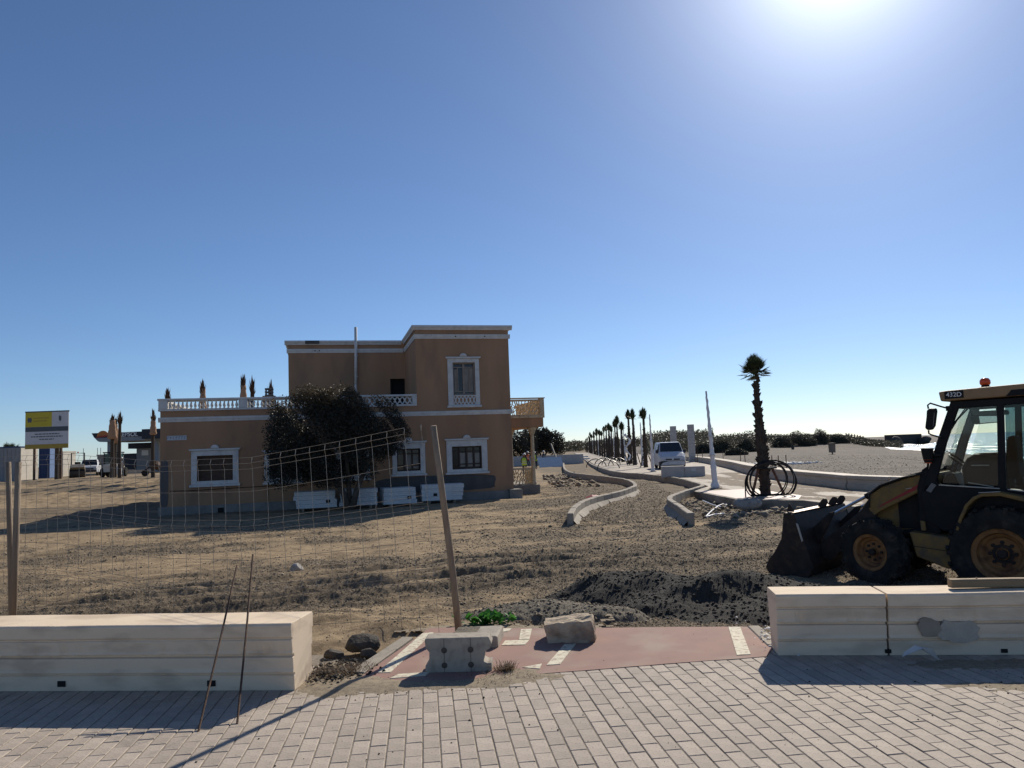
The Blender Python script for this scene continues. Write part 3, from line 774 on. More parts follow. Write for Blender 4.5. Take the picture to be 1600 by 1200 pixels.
# cement smear and damp stain on the right bench
m_smear = mat('cement_smear', (.50,.44,.36), (.40,.36,.30), .9, 9, bump=.5)
m_damp = mat('dark_smear', (.26,.215,.17), (.34,.285,.225), .9, 6)
def blob(cx, cz, sx_, sz_, y, th, seed):
    rr = random.Random(seed); pts = []
    for k in range(22):
        w = 2*math.pi*k/22; q = 1+.16*rr.uniform(-1,1)
        pts.append((cx+sx_*q*math.cos(w)*abs(math.cos(w))**-.3 if abs(math.cos(w))>.05 else cx, cz+sz_*q*math.sin(w)))
    return MB().prism(pts, y, y+th, 'y')
blob(1.30,.185,.155,.08,-.003,.03,3).build('cement_smear', m_smear, root2)
blob(1.10,.215,.085,.065,-.006,.03,4).build('damp_stain', m_damp, root2)

def put(name, mb, m, label, cat, loc=(0,0,0), rot=(0,0,0), bevel=0, group=None, smooth=False, seg=2):
    o = mb.build(name, m, bevel=bevel, smooth=smooth, seg=seg); o.location = loc; o.rotation_euler = rot
    return tag(o, label, cat, group)

# squared log lying on the right bench
mb = MB()
sec = [(-.034,-.030),(.03,-.034),(.038,-.02),(.038,.022),(.028,.034),(-.03,.034),(-.04,.018),(-.04,-.02)]
mb.prism(sec, 0, 1.5, 'x')
o = put('timber_post', mb, m_logwood, 'squared weathered log lying on the right-hand stone bench', 'log', (3.30,6.02,.506), (0,0,R(-7)), bevel=.006)
for kx, ky in ((.2,.0),(.62,-.01),(1.0,.01)):
    k = MB().lathe([(.0,.0),(.007,.0),(.007,.006),(.0,.007)], 8).build('nail_knot', m_rebar, o); k.location = (kx, ky, .036)
# white paper scrap below it
v = [(1.35*a_, b_, 1.3*c_) for a_, b_, c_ in [(-.10,0,0),(.0,-.02,.055),(.055,-.01,.05),(.085,-.03,-.01),(.06,.02,.0),(-.02,.05,.05),(-.08,.03,.015)]]
mb = MB(); mb.add(v, [(0,1,5,6),(1,2,4,5),(2,3,4)]); mb.add([(x,y,z-.004) for x,y,z in v], [(6,5,1,0),(5,4,2,1),(4,3,2)])
put('paper_scrap', mb, m_whiteslab, 'crumpled white scrap at the foot of the right-hand bench', 'scrap', (2.93,5.80,.03), (R(12),0,R(-6)))

# ------------------------------------------------------------------ concrete block with notches
def notched(w, h, d):
    rr = .045
    def arc(cx, cz, r, a0, a1, n=7): return [(cx+r*math.cos(R(a0+(a1-a0)*k/n)), cz+r*math.sin(R(a0+(a1-a0)*k/n))) for k in range(n+1)]
    p = [(-w/2,0),(-w/2,.055),(-w/2+.022,.075)] + [(-w/2+.03,h*.42),(-w/2+.032,h*.60),(-w/2+.005,h*.72)] + [(-w/2-.002,h-.01),(-w/2+.01,h)]
    p += [(w/2-.015,h),(w/2+.005,h*.80),(w/2-.012,h*.66),(w/2-.045,h*.58),(w/2-.052,h*.42),(w/2-.06,h*.30),(w/2-.03,h*.24),(w/2-.002,h*.26),(w/2,0)]
    return p
m_cb = mat('cast_concrete', (.42,.37,.30), (.33,.295,.245), .9, 7, bump=.45, bscale=70, c3=(.22,.19,.155), s3=14, amt3=.5, bdist=.006)
b = thing('concrete_block', 'notched grey concrete block standing on the cycle path in front', 'block', (-.48,5.93,.0), R(-2))
o = MB().prism(notched(.50,.255,.17), 0, .17, 'y').build('block_body', m_cb, b, bevel=.007)
m_hole = mat('core_hole', (.10,.088,.075), (.07,.06,.05), .95, 9)
for hx in (-.105, .095):
    for hz in (.165, .055):
        k = MB().lathe([(.0,.0),(.021,.0),(.0225,.004),(.021,.006),(.012,.0065),(.0,.0055)], 14).build('core_hole', m_hole, b)
        k.location = (hx, .0025, hz); k.rotation_euler = (R(90), 0, 0)
    MB().box(hx-.0018, hx+.0018, -.0012, .004, .0, .252).build('cast_seam', m_hole, b)
b2 = thing('concrete_block', 'flat concrete block behind the notched one at the foot of the leaning post', 'block', (-.40,6.62,.0), R(-6))
MB().prism([(-.21,0),(-.21,.06),(-.20,.085),(.18,.10),(.20,.095),(.205,.0)], 0, .40, 'y').build('block_body', m_cb, b2, bevel=.008)
MB().box(-.20, .1, .02, .38, .083, .093).build('crust_layer', m_spoil, b2, bevel=.004)

def rock(name, mtl, label, loc, size, seed, rotz=0.0, cuts=9, cat='rock', group=None):
    rr = random.Random(seed)
    bm = bmesh.new(); bmesh.ops.create_icosphere(bm, subdivisions=3, radius=1.0)
    for _ in range(cuts):
        d = Vector((rr.gauss(0,1), rr.gauss(0,1), rr.gauss(0,.8))).normalized(); h_ = rr.uniform(.58,.85)
        for v_ in bm.verts:
            e = v_.co.dot(d)-h_
            if e > 0: v_.co -= d*e
    for v_ in bm.verts:
        n_ = fbm(np.array([v_.co.x*1.3+seed]), np.array([v_.co.y*1.3+v_.co.z*1.7]), 2.2, 3, seed)[0]
        v_.co *= 1+.10*(n_-.5)
        v_.co.x *= size[0]; v_.co.y *= size[1]; v_.co.z *= size[2]
    zm = min(v_.co.z for v_ in bm.verts)
    for v_ in bm.verts: v_.co.z = max(0, v_.co.z-zm-.01)
    me = bpy.data.meshes.new(name); bm.to_mesh(me); bm.free(); me.materials.append(mtl)
    o = bpy.data.objects.new(name, me); COL.objects.link(o); o.location = loc; o.rotation_euler = (0,0,rotz)
    return tag(o, label, cat, group)
# pale boulder: a slab-like block
bm = bmesh.new()
nx, ny, nz__ = 12, 8, 6
mbv = MB().box(-.22,.21,-.15,.15,0,.19)
me = bpy.data.meshes.new('boulder'); me.from_pydata(mbv.v, [], mbv.f); bm.from_mesh(me)
for v_ in bm.verts:
    if v_.co.z > .1:
        if v_.co.x < 0: v_.co.z -= .035; v_.co.y *= .85
        else: v_.co.x -= .015; v_.co.z += .012
    else:
        if v_.co.x < 0: v_.co.x += .02
        v_.co.y *= .95
bmesh.ops.subdivide_edges(bm, edges=bm.edges[:], cuts=9, use_grid_fill=True)
for v_ in bm.verts:
    c_ = v_.co.copy()
    n1 = fbm(np.array([c_.x*9+c_.z*5]), np.array([c_.y*9+c_.z*8]), 1.0, 4, 5)[0]-.5
    n2 = fbm(np.array([c_.x*30+c_.z*19]), np.array([c_.y*30-c_.z*25]), 1.0, 3, 6)[0]-.5
    d = Vector((c_.x*.5, c_.y, (c_.z-.09)*1.5))
    # knock the corners off
    e = (abs(c_.x)/.22)**4+(abs(c_.y)/.15)**4+(abs(c_.z-.09)/.10)**4
    s_ = 1-.055*max(0, e-1.1)
    v_.co = Vector((c_.x*s_, c_.y*s_, .09+(c_.z-.09)*s_)) + d.normalized()*(.075*n1+.026*n2)
    v_.co.z = max(0, v_.co.z)
bm.to_mesh(me); bm.free(); me.materials.append(m_rock)
o = bpy.data.objects.new('boulder', me); COL.objects.link(o); o.location = (.43,6.80,-.006); o.rotation_euler = (0,0,R(-5))
tag(o, 'pale rough boulder lying across the centre line of the cycle path', 'boulder')
rock('rock', m_darkrock, 'large dark rock in the sand left of the cycle path edging', (-1.38,6.84,-.05), (.18,.14,.095), 17, .4, 14)
rock('rock', m_darkrock, 'small dark lump left of the large dark rock, by the bench end', (-1.55,6.52,-.05), (.09,.07,.07), 8)
rock('rock', m_darkrock, 'flat grey stone in front of the large dark rock', (-1.27,6.55,-.04), (.10,.07,.05), 12)
rock('rock', m_concrete, 'lone grey stone on the tracked sand under the mesh fence', (-4.15,14.6,gz1(-4.15,14.6)-.02), (.13,.11,.12), 15)

# two reinforcing rods leaning on the bench
for (bx, by, tx, ty, tz, lb) in ((-2.0,4.86,-2.188,6.06,.832,'left one of two rusty rods leaning on the left bench'), (-1.80,4.97,-2.083,6.12,.905,'right one of two rusty rods leaning on the left bench')):
    o = MB().tube([(bx,by,-.01),((bx+tx)/2+.004,(by+ty)/2,tz/2-.004),(tx,ty,tz)], .0072, 8).build('steel_rod', m_rebar)
    tag(o, lb, 'rod', 'rusty rods leaning on the bench')

# ------------------------------------------------------------------ posts and mesh fence
o = MB().tube([(-.56,7.29,-.25),(-.60,7.10,.55),(-.655,6.98,1.2),(-.715,6.86,1.89)], [.034,.031,.029,.027], 10).build('fence_post', m_wood, smooth=True)
tag(o, 'round weathered wooden post leaning left behind the concrete blocks', 'post')
for (px1, py1, px2, py2, Y_, lb, r_) in ((13,722,18,953,9.6,'left one of two wooden posts behind the left bench',.032),(29,722,21,953,9.5,'right one of two wooden posts behind the left bench',.036)):
    a = at(px1, py1, Y_); b_ = at(px2, py2, Y_-.05); b_ = b_+(b_-a).normalized()*.5
    o = MB().tube([b_, (a+b_)/2, a], [r_*1.05, r_, r_*.95], 10).build('fence_post', m_wood, smooth=True)
    tag(o, lb, 'post', 'pair of wooden posts at the left')
fence = thing('mesh_fence', 'sagging folded wire mesh fence between the wooden posts', 'fence')
A = (-7.6, 10.2); B = (-.68, 7.18)
def fpt(t, h):      # t 0..1 along the fence, h = drop from the top wire
    x = A[0]+(B[0]-A[0])*t; y = A[1]+(B[1]-A[1])*t+.14*math.sin(t*math.pi)+.05*math.sin(t*9)
    top = np.interp(t, [0,.3,.52,.70,.86,1.0], [1.80,1.80,1.67,1.67,1.80,1.93])
    lean = (1-h/2.1)*(-.13*t*t)
    fold = 0
    for hc in (.06, .72, 1.40):
        q = (h-hc)/.05
        if abs(q) < 1: fold = -.035*(1-abs(q))
    return Vector((x+lean, y+fold, top-h))
drops = [.0,.06,.12,.36,.66,.72,.78,1.08,1.34,1.40,1.46,1.78]
HM = 2.02
for h in drops:
    t0, t1 = (0.0, .985) if h > .3 else (.0, .965)
    MB().tube([fpt(t0+(t1-t0)*k/40, h) for k in range(41)], .0021, 5).build('wire', m_wire, fence)
nv = 38
for i in range(nv+1):
    t = .005+.985*i/nv+random.uniform(-.001,.001)
    hs = [0,.01,.06,.11,.2,.36,.5,.67,.72,.77,.9,1.08,1.25,1.35,1.40,1.45,1.6,1.8,HM-.05*random.random()]
    MB().tube([fpt(t, h) for h in hs], .0021, 5).build('wire', m_wire, fence)

# ------------------------------------------------------------------ weeds and dry grass
def leaf_mesh(name, pts, size, mtl, up_bias=.3, parent=None, asp=1.6, kind=None, seed=0, bend=0.0):
    """one bent quad per leaf"""
    pts = np.asarray(pts, float); n = len(pts); g = np.random.default_rng(seed+5)
    u = g.normal(size=(n,3)); u[:,2] = u[:,2]*.7+up_bias; u /= np.linalg.norm(u, axis=1)[:,None]
    w = g.normal(size=(n,3)); w -= u*(w*u).sum(1)[:,None]; w /= np.linalg.norm(w, axis=1)[:,None]
    s = (np.asarray(size)*(.6+.8*g.random(n)))[:,None]
    a = pts-w*s*.12; b = pts+u*s*asp*.5-w*s*.5; c_ = pts+u*s*asp; d = pts+u*s*asp*.5+w*s*.5
    v = np.stack([a,b,c_,d], 1).reshape(-1,3); f = np.arange(4*n).reshape(-1,4)
    return np_mesh(name, v, f, mtl, parent, kind=kind)
weed = thing('weed', 'bright green leafy weed at the broken end of the cycle path', 'weed', (-.32,7.55,-.05))
def broadleaf(mb, base, tip, wid):
    base = Vector(base); tip = Vector(tip); d = tip-base; side = d.cross(Vector((0,0,1)))
    side = side.normalized()*wid if side.length > 1e-4 else Vector((wid,0,0))
    upv = side.cross(d).normalized()*wid*.35
    mid = base+d*.55+upv*.8
    # lobed leaf outline around a folded midrib
    l = [base+d*.25+side*.35, base+d*.42+side*.95, base+d*.55+side*.6, base+d*.72+side*.85, base+d*.85+side*.4]
    r_ = [base+d*.25-side*.35, base+d*.42-side*.95, base+d*.55-side*.6, base+d*.72-side*.85, base+d*.85-side*.4]
    v = [base, mid, tip]+l+r_
    mb.add(v, [(0,3,1),(3,4,1),(4,5,1),(5,6,1),(6,7,1),(7,2,1),(0,1,8),(8,1,9),(9,1,10),(10,1,11),(11,1,12),(12,1,2)])
rr = random.Random(4)
for k in range(60):
    mb = MB(); w = rr.uniform(0, 6.28); x0 = rr.gauss(0,.14); y0 = rr.uniform(-.08,.08)
    ln = rr.uniform(.07,.15)
    broadleaf(mb, (x0, y0, .03+rr.random()*.06), (x0+math.cos(w)*ln*.8, y0+math.sin(w)*ln*.6, .06+rr.uniform(.0,.11)), rr.uniform(.03,.055))
    mb.build('leaf', m_weed, weed)
def tuft(label, loc, n, r_, h_, seed, mtl=None, cat='grass tuft'):
    g = random.Random(seed); mb = MB()
    for _ in range(n):
        a = g.uniform(0,6.28); q = g.random()**.6*r_; x0, y0 = q*math.cos(a)*.6, q*math.sin(a)*.5
        l = h_*g.uniform(.4,1); b_ = g.uniform(0,6.28); tx, ty = x0+math.cos(b_)*l*1.1, y0+math.sin(b_)*l*.9
        w = .0022; sx_, sy_ = -math.sin(b_)*w, math.cos(b_)*w
        mb.add([(x0-sx_,y0-sy_,0),(x0+sx_,y0+sy_,0),((x0+tx)/2+sx_,(y0+ty)/2+sy_,l*.55),((x0+tx)/2-sx_,(y0+ty)/2-sy_,l*.55),(tx,ty,l*.62)], [(0,1,2,3),(3,2,4)])
    o = mb.build('dry_grass', mtl or m_drygrass); o.location = loc
    tag(o, label, kind='stuff'); return o
tuft('dry grass tuft beside the notched concrete block', (-.13,5.94,0), 170, .13, .10, 1)
tuft('dry grass tuft at the broken end of the left bench', (-1.45,6.0,0), 330, .34, .10, 2)
tuft('dry grass tuft in the sand behind the left bench end', (-1.28,6.12,0), 160, .25, .07, 3)
tuft('thin dry grass on the sandy strip before the notched block', (-.15,5.78,0), 120, .45, .04, 5)

n = 90; xs = rng.normal(2.08,.09,n); ys_ = rng.normal(6.62,.22,n); k = xs < 2.2
o = bits('white_chips', xs[k], ys_[k], .01+.05*rng.random(k.sum())-.03, .008+.02*rng.random(k.sum())**2, m_whiteslab); tag(o, 'white stone chips by the left end of the right-hand bench', kind='stuff')
n = 420; xs = rng.normal(-1.42,.13,n); ys_ = rng.normal(6.02,.16,n); k = xs > -1.62
o = bits('leaf_litter', xs[k], ys_[k], .008+.035*rng.random(k.sum())*np.exp(-((xs[k]+1.45)/.16)**2), .006+.014*rng.random(k.sum())**2, m_dark_bits); tag(o, 'dark leaf litter gathered against the end of the left-hand bench', kind='stuff')
# ================================================================== THE HOUSE
HO = (-14.01, 30.46, -.5); HROT = R(13.82)
house = thing('villa', 'two-storey orange stucco villa with white trim and roof balustrade', 'house', HO, HROT)
W, D = 14.33, 12.0
def wall_holes(mb, x0, x1, z0, z1, y, holes, rev=.22):
    xs = sorted({x0, x1, *[h[0] for h in holes], *[h[1] for h in holes]}); zs = sorted({z0, z1, *[h[2] for h in holes], *[h[3] for h in holes]})
    for a, b in zip(xs, xs[1:]):
        for c_, d in zip(zs, zs[1:]):
            if any(h[0] <= a and b <= h[1] and h[2] <= c_ and d <= h[3] for h in holes): continue
            mb.add([(a,y,c_),(b,y,c_),(b,y,d),(a,y,d)], [(0,1,2,3)])
    for a, b, c_, d in holes:
        r_ = y+rev
        mb.add([(a,y,c_),(b,y,c_),(b,r_,c_),(a,r_,c_)], [(0,1,2,3)]); mb.add([(a,y,d),(b,y,d),(b,r_,d),(a,r_,d)], [(3,2,1,0)])
        mb.add([(a,y,c_),(a,y,d),(a,r_,d),(a,r_,c_)], [(3,2,1,0)]); mb.add([(b,y,c_),(b,y,d),(b,r_,d),(b,r_,c_)], [(0,1,2,3)])
def quadwall(mb, p, q, z0, z1):
    mb.add([(*p,z0),(*q,z0),(*q,z1),(*p,z1)], [(0,1,2,3)])
O1 = (1.37,2.72,1.36,2.36); O2 = (4.13,5.17,1.36,2.34); O5 = (6.95,7.95,1.36,2.34); O3 = (9.29,10.28,1.42,2.36); O4 = (11.65,12.95,1.40,2.38); OF = (11.79,12.77,4.62,6.03)
mb = MB(); wall_holes(mb, 0, W, 0, 4.18, 0, [O1,O2,O5,O3,O4])
quadwall(mb, (0,D), (0,0), 0, 4.18); quadwall(mb, (W,0), (W,D), 0, 4.18); quadwall(mb, (W,D), (0,D), 0, 4.18)
mb.build('wall', m_stucco, house)
OD = (9.46,10.18,4.3,5.8)
mb = MB(); wall_holes(mb, 4.72, 10.2, 4.18, 7.66, 4.5, [OD], .3)
quadwall(mb, (4.72,D), (4.72,4.5), 4.18, 7.66); quadwall(mb, (10.2,D), (4.72,D), 4.18, 7.66)
mb.build('wall', m_stucco, house)
mb = MB(); wall_holes(mb, 10.2, W, 4.18, 7.66, 0, [OF])
quadwall(mb, (10.2,D), (10.2,0), 4.18, 7.66); quadwall(mb, (W,0), (W,D), 4.18, 7.66); quadwall(mb, (W,D), (10.2,D), 4.18, 7.66)
mb.build('wall', m_stucco, house)
mb = MB(); mb.box(.03, W-.03, .03, D-.03, 4.10, 4.16); mb.box(4.75, 10.17, 4.53, D-.03, 7.30, 7.36); mb.box(10.23, W-.03, .03, D-.03, 7.30, 7.36)
mb.build('roof', m_roof, house)
# plinth, string course, cornices
mb = MB(); mb.box(-.07, W+.10, -.08, .0, -.3, .40); mb.box(-.07, -.0, .0, D, -.3, .40)
mb.box(W+.003, W+.10, .0, 2.5, -.3, .42)
mb.build('plinth', m_plinth, house, bevel=.015)
MB().box(W-.25, W+.32, -.30, .45, -.3, .44).build('plinth_corner', m_plinth, house, bevel=.02)
def moulding(z0, h, prj, x0, x1, y=0.0, mtl=m_trim, name='string_course', ends=(True, True)):
    prof = [(y-.002, z0),(y-prj*.5, z0),(y-prj*.7, z0+h*.35),(y-prj, z0+h*.6),(y-prj, z0+h),(y-.002, z0+h)]
    mb = MB(); mb.prism(prof, x0, x1, 'x'); return mb.build(name, mtl, house)
moulding(3.74, .19, .07, -.07, W+.07)
MB().box(-.07, -.003, .0, D, 3.76, 3.92).build('string_course', m_trim, house)
MB().box(W+.003, W+.07, .0, 2.4, 3.76, 3.92).build('string_course', m_trim, house)
for z0, h, prj, nm in ((7.08, .19, .07, 'string_course'), (7.46, .20, .16, 'cornice')):
    moulding(z0, h, prj, 10.2-prj, W+prj, 0, name=nm)
    moulding(z0, h, prj, 4.72-prj, 10.2-prj-.005, 4.5, name=nm)
    for xx_, y0_, sg in ((10.2, .0, -1), (4.72, 4.5, -1), (W, .0, 1)):
        a = xx_+sg*.003; b_ = xx_+sg*prj
        yend = 4.5-prj-.004 if xx_ == 10.2 else D
        MB().prism([(a,z0),(xx_+sg*prj*.5,z0),(xx_+sg*prj*.7,z0+h*.35),(b_,z0+h*.6),(b_,z0+h),(a,z0+h)], y0_+.001, yend, 'y').build(nm, m_trim, house)
MB().box(5.50, 6.15, 4.33, 4.345, 7.50, 7.66).build('cornice_repair', m_patch, house)
for xx_ in (11.95, 13.25):
    MB().lathe([(.028,0),(.03,.012),(.012,.013)], 10, Matrix.Translation((xx_, -.066, 7.18)) @ Matrix.Rotation(R(90), 4, 'X')).build('weep_hole', m_darkin, house)
for xx_ in (5.95, 6.15):
    MB().lathe([(.028,0),(.03,.012),(.012,.013)], 10, Matrix.Translation((xx_, 4.434, 7.18)) @ Matrix.Rotation(R(90), 4, 'X')).build('weep_hole', m_darkin, house)
# lattice balustrades (pierced stonework)
def lattice(mb, x0, x1, z0, z1, y, pitch=.21, th=.085, M=None):
    n = max(2, round((x1-x0)/pitch)); p_ = (x1-x0)/n; h = z1-z0
    for i in range(n):
        a = x0+i*p_; c_ = a+p_/2; zc = (z0+z1)/2
        for s in (1, -1):
            L_ = math.hypot(p_, h); ang = math.atan2(h*s, p_)
            Mx = Matrix.Translation((c_, y+(.012 if s > 0 else .0), zc)) @ Matrix.Rotation(-ang, 4, 'Y')
            if M is not None: Mx = M @ Mx
            mb.box(-L_/2, L_/2, -th/2, th/2, -.022, .022, 0, Mx)
        Mx = Matrix.Translation((c_, y, zc)); Mx = M @ Mx if M is not None else Mx
        mb.lathe([(.03,-h*.28),(.05,-h*.1),(.03,h*.05),(.045,h*.2),(.03,h*.28)], 6, Mx)
mb = MB(); mb.box(-.07, 10.19, -.07, .14, 4.182, 4.262); mb.build('balustrade_base', m_trim, house)
mb = MB(); mb.box(-.10, 10.19, -.10, .17, 4.60, 4.68); mb.build('balustrade_rail', m_trim, house, bevel=.012)
piers = [(-.06,.28),(2.95,3.30),(6.3,6.62),(10.0,10.19)]
for a, b_ in piers:
    MB().box(a, b_, -.08, .15, 4.264, 4.598).build('balustrade_pier', m_trim, house, bevel=.01)
for (a, b_), (c_, d) in zip(piers, piers[1:]):
    mb = MB()
    if d < 9.9:
        nb_ = round((c_-b_)/.155); pt_ = (c_-b_)/nb_
        for k in range(nb_):
            mb.lathe([(.05,4.264),(.05,4.285),(.028,4.30),(.058,4.36),(.062,4.40),(.035,4.49),(.026,4.545),(.045,4.565),(.06,4.597)], 8, Matrix.Translation((b_+(k+.5)*pt_, .035, 0)))
            mb.box(b_+k*pt_-.035, b_+k*pt_+.035, .0, .07, 4.545, 4.598)
    else: lattice(mb, b_, c_, 4.265, 4.597, .035)
    o = mb.build('balusters', m_trim, house); o['kind'] = 'stuff'
# the left return of the roof balustrade
mb = MB(); Mx = Matrix.Translation((.0,.3,0)) @ Matrix.Rotation(R(90), 4, 'Z')
lattice(mb, 0, 11.5, 4.265, 4.597, 0, .3, M=Mx); mb.box(-.07,.10,.2,D,4.182,4.262); mb.box(-.09,.12,.2,D,4.60,4.68)
o = mb.build('side_balustrade', m_trim, house); o['kind'] = 'stuff'
# windows
def window(op, fr, mull, panes, sash, fill, label=None, crest=True, lat=None):
    w = bpy.data.objects.new('window', None); COL.objects.link(w); w.parent = house
    if label: w['label'] = label
    x0, x1, z0, z1 = op; a, b_, c_, d = fr
    pr = -.055
    mb = MB()
    mb.prism([(a,c_+.06),(x0,c_+.06),(x0,z1),(x1,z1),(x1,c_+.06),(b_,c_+.06),(b_,d-.08),(a,d-.08)], pr, -.003, 'y')
    mb.build('window_surround', m_trim, w, bevel=.012)
    mb = MB(); mb.prism([(a-.05,d-.075),(a-.09,d),(b_+.09,d),(b_+.05,d-.075)], pr-.06, -.003, 'y'); mb.build('window_cornice', m_trim, w, bevel=.008)
    MB().box(a-.06, b_+.06, pr-.07, -.003, c_-.035, c_+.055).build('window_sill', m_trim, w, bevel=.012)
    if z0 > c_+.07 and lat is None: MB().box(x0-.004+.006, x1-.002, pr+.008, .05, c_+.06, z0).build('window_apron', m_trim, w)
    if crest:
        cx = (a+b_)/2
        MB().prism([(cx+.16*math.cos(R(k*15)), d+.003+.15*math.sin(R(k*15))) for k in range(13)], pr-.075, -.003, 'y').build('window_crest', m_trim, w, bevel=.015)
        MB().prism([(cx+.09*math.cos(R(k*15)), d+.02+.09*math.sin(R(k*15))) for k in range(13)], pr-.095, pr-.07, 'y').build('crest_shell', m_trim, w, bevel=.01)
    if lat:
        mb = MB(); lattice(mb, x0+.005, x1-.005, lat[0]+.03, lat[1]-.03, -.01, .155, .05)
        mb.box(x0+.002, x1-.002, -.04, .03, lat[0], lat[0]+.04); mb.box(x0+.002, x1-.002, -.05, .04, lat[1]-.045, lat[1])
        o = mb.build('lattice', m_trim, w); o['kind'] = 'stuff'
    MB().box(x0+.001, x1-.001, .16, .20, z0+.001, z1-.001).build('pane' if fill is not m_brickfill else 'board', fill, w)
    if mull:
        mb = MB(); f_ = .055
        mb.box(x0+.002, x1-.002, .09, .15, z1-f_, z1-.002); mb.box(x0+.002, x1-.002, .09, .15, z0+.002, z0+f_)
        mb.box(x0+.002, x0+f_, .091, .149, z0+f_, z1-f_); mb.box(x1-f_, x1-.002, .091, .149, z0+f_, z1-f_)
        mb.build('sash_frame', sash, w)
        for k in range(1, mull):
            xc = x0+(x1-x0)*k/mull; t = .045 if k == mull//2 else .028
            MB().box(xc-t, xc+t, .093, .147, z0+f_+.001, z1-f_-.001).build('mullion', sash, w)
        for fz in panes:
            zc = z0+(z1-z0)*fz
            MB().box(x0+f_+.001, x1-f_-.001, .100, .140, zc-.022, zc+.022).build('glazing_bar', sash, w)
    return w
def blinds(w, x0, x1, z0, z1):
    MB().box(x0, x1, .150, .157, z0, z1).build('blind', m_curtain, w)
window(O1, (1.15,2.94,1.16,2.64), 0, [], m_sash, m_brickfill, 'boarded window with white surround at the left of the facade')
w2 = window(O2, (3.93,5.40,1.14,2.50), 2, [.7], m_sash, m_darkin, 'dark open window half hidden by the tree')
w5 = window(O5, (6.75,8.15,1.14,2.50), 2, [.7], m_sash, m_darkin, 'window behind the tree')
w3 = window(O3, (9.09,10.49,1.24,2.68), 3, [.25,.78], m_sash, m_pane, 'barred window right of the tree')
w4 = window(O4, (11.41,13.20,1.22,2.72), 4, [.22,.78], m_sash, m_pane, 'wide window with four leaves under the upper window')
for w, (a, b_, c_, d) in ((w3, O3), (w4, O4)):
    for k in ((.38,.62),(.70,.94)) if w is w3 else ((.29,.47),(.53,.71),(.79,.95)):
        blinds(w, a+(b_-a)*k[0], a+(b_-a)*k[1], c_+.10, d-.28 if k[0] < .6 else d-.3)
wf = window(OF, (11.56,12.96,4.10,6.28), 2, [.10,.86], m_sashw, m_pane, 'tall upper window with closed pale shutters and lattice sill', lat=(4.16,4.60))
blinds(wf, 12.32, 12.70, 4.75, 5.80); blinds(wf, 11.88, 12.02, 4.75, 5.75)
for xc in (12.02, 12.52):
    MB().box(xc-.018, xc+.018, .085, .146, 4.78, 5.80).build('glazing_bar', m_sashw, wf)
dw = bpy.data.objects.new('terrace_door', None); COL.objects.link(dw); dw.parent = house
MB().box(9.462, 10.178, 4.74, 4.79, 4.302, 5.798).build('door_leaf', m_darkin, dw)
MB().box(9.47, 9.53, 4.66, 4.72, 4.302, 5.79).build('door_frame', m_sash, dw)
# drainpipe
mb = MB(); mb.tube([(7.84,4.38,4.25),(7.84,4.38,5.15),(7.80,4.36,5.35),(7.82,4.36,5.6)], .06, 10); mb.tube([(7.82,4.33,5.55),(7.86,4.33,8.30)], .07, 10)
mb.build('drainpipe', m_trim, house, smooth=True)
for z in (5.9, 6.9): MB().tube([(7.84,4.33,z),(7.84,4.33,z+.04)], .085, 10).build('pipe_clip', m_trim, house)
# repaired plaster and old paint on the wall
def blobz(x0, x1, z0, z1, y, seed, n=40):
    rr = random.Random(seed); pts = []
    for k in range(n):
        t = 2*math.pi*k/n; ct, st_ = math.cos(t), math.sin(t); q = (abs(ct)**5+abs(st_)**5)**(-1/5)*(1+.03*rr.uniform(-1,1))
        pts.append(((x0+x1)/2+(x1-x0)/2*ct*q, (z0+z1)/2+(z1-z0)/2*st_*q))
    return MB().prism(pts, y, -.003, 'y')
blobz(8.4, 13.55, .50, 1.17, -.010, 3).build('cement_patch', m_patch, house)
m_teal = mat('old_teal_paint', (.10,.11,.125), (.16,.12,.095), .85, 2.2, bump=.2)
blobz(.003, .30, .40, 2.25, -.006, 5).build('old_paint', m_teal, house)
MB().box(2.15, 2.38, -.10, -.082, .02, .28).build('vent_grille', m_darkin, house)
MB().box(.0,1.5,-.004,-.002,1.02,1.05)
MB().tube([(.36,-.03,1.02),(1.2,-.035,1.0),(2.6,-.035,1.03),(4.0,-.035,1.05),(5.6,-.03,1.02)], .014, 5).build('wall_cable', m_darkin, house)
MB().tube([(4.05,-.03,1.05),(4.06,-.03,.4)], .014, 5).build('wall_cable', m_darkin, house)
# ceramic name plaque: separate tiles with blue letters
pl = bpy.data.objects.new('name_plaque', None); COL.objects.link(pl); pl.parent = house
for k in range(7):
    MB().box(.25+k*.105, .348+k*.105, -.022, -.003, 3.02, 3.20).build('tile', m_tilewhite, pl)
def text(s, size, mtl, name, parent, loc, rot, ext=.004, align='CENTER', bold=0, shear=0):
    cu = bpy.data.curves.new(name, 'FONT'); cu.body = s; cu.size = size; cu.extrude = ext; cu.align_x = align; cu.align_y = 'CENTER'; cu.offset = bold; cu.shear = shear
    cu.materials.append(mtl); o = bpy.data.objects.new(name, cu); COL.objects.link(o)
    o.location = loc; o.rotation_euler = rot
    bpy.context.view_layer.update()
    me = bpy.data.meshes.new_from_object(o.evaluated_get(bpy.context.evaluated_depsgraph_get()))
    bpy.data.objects.remove(o)
    o = bpy.data.objects.new(name, me); COL.objects.link(o); o.location = loc; o.rotation_euler = rot
    if parent is not None: o.parent = parent
    return o
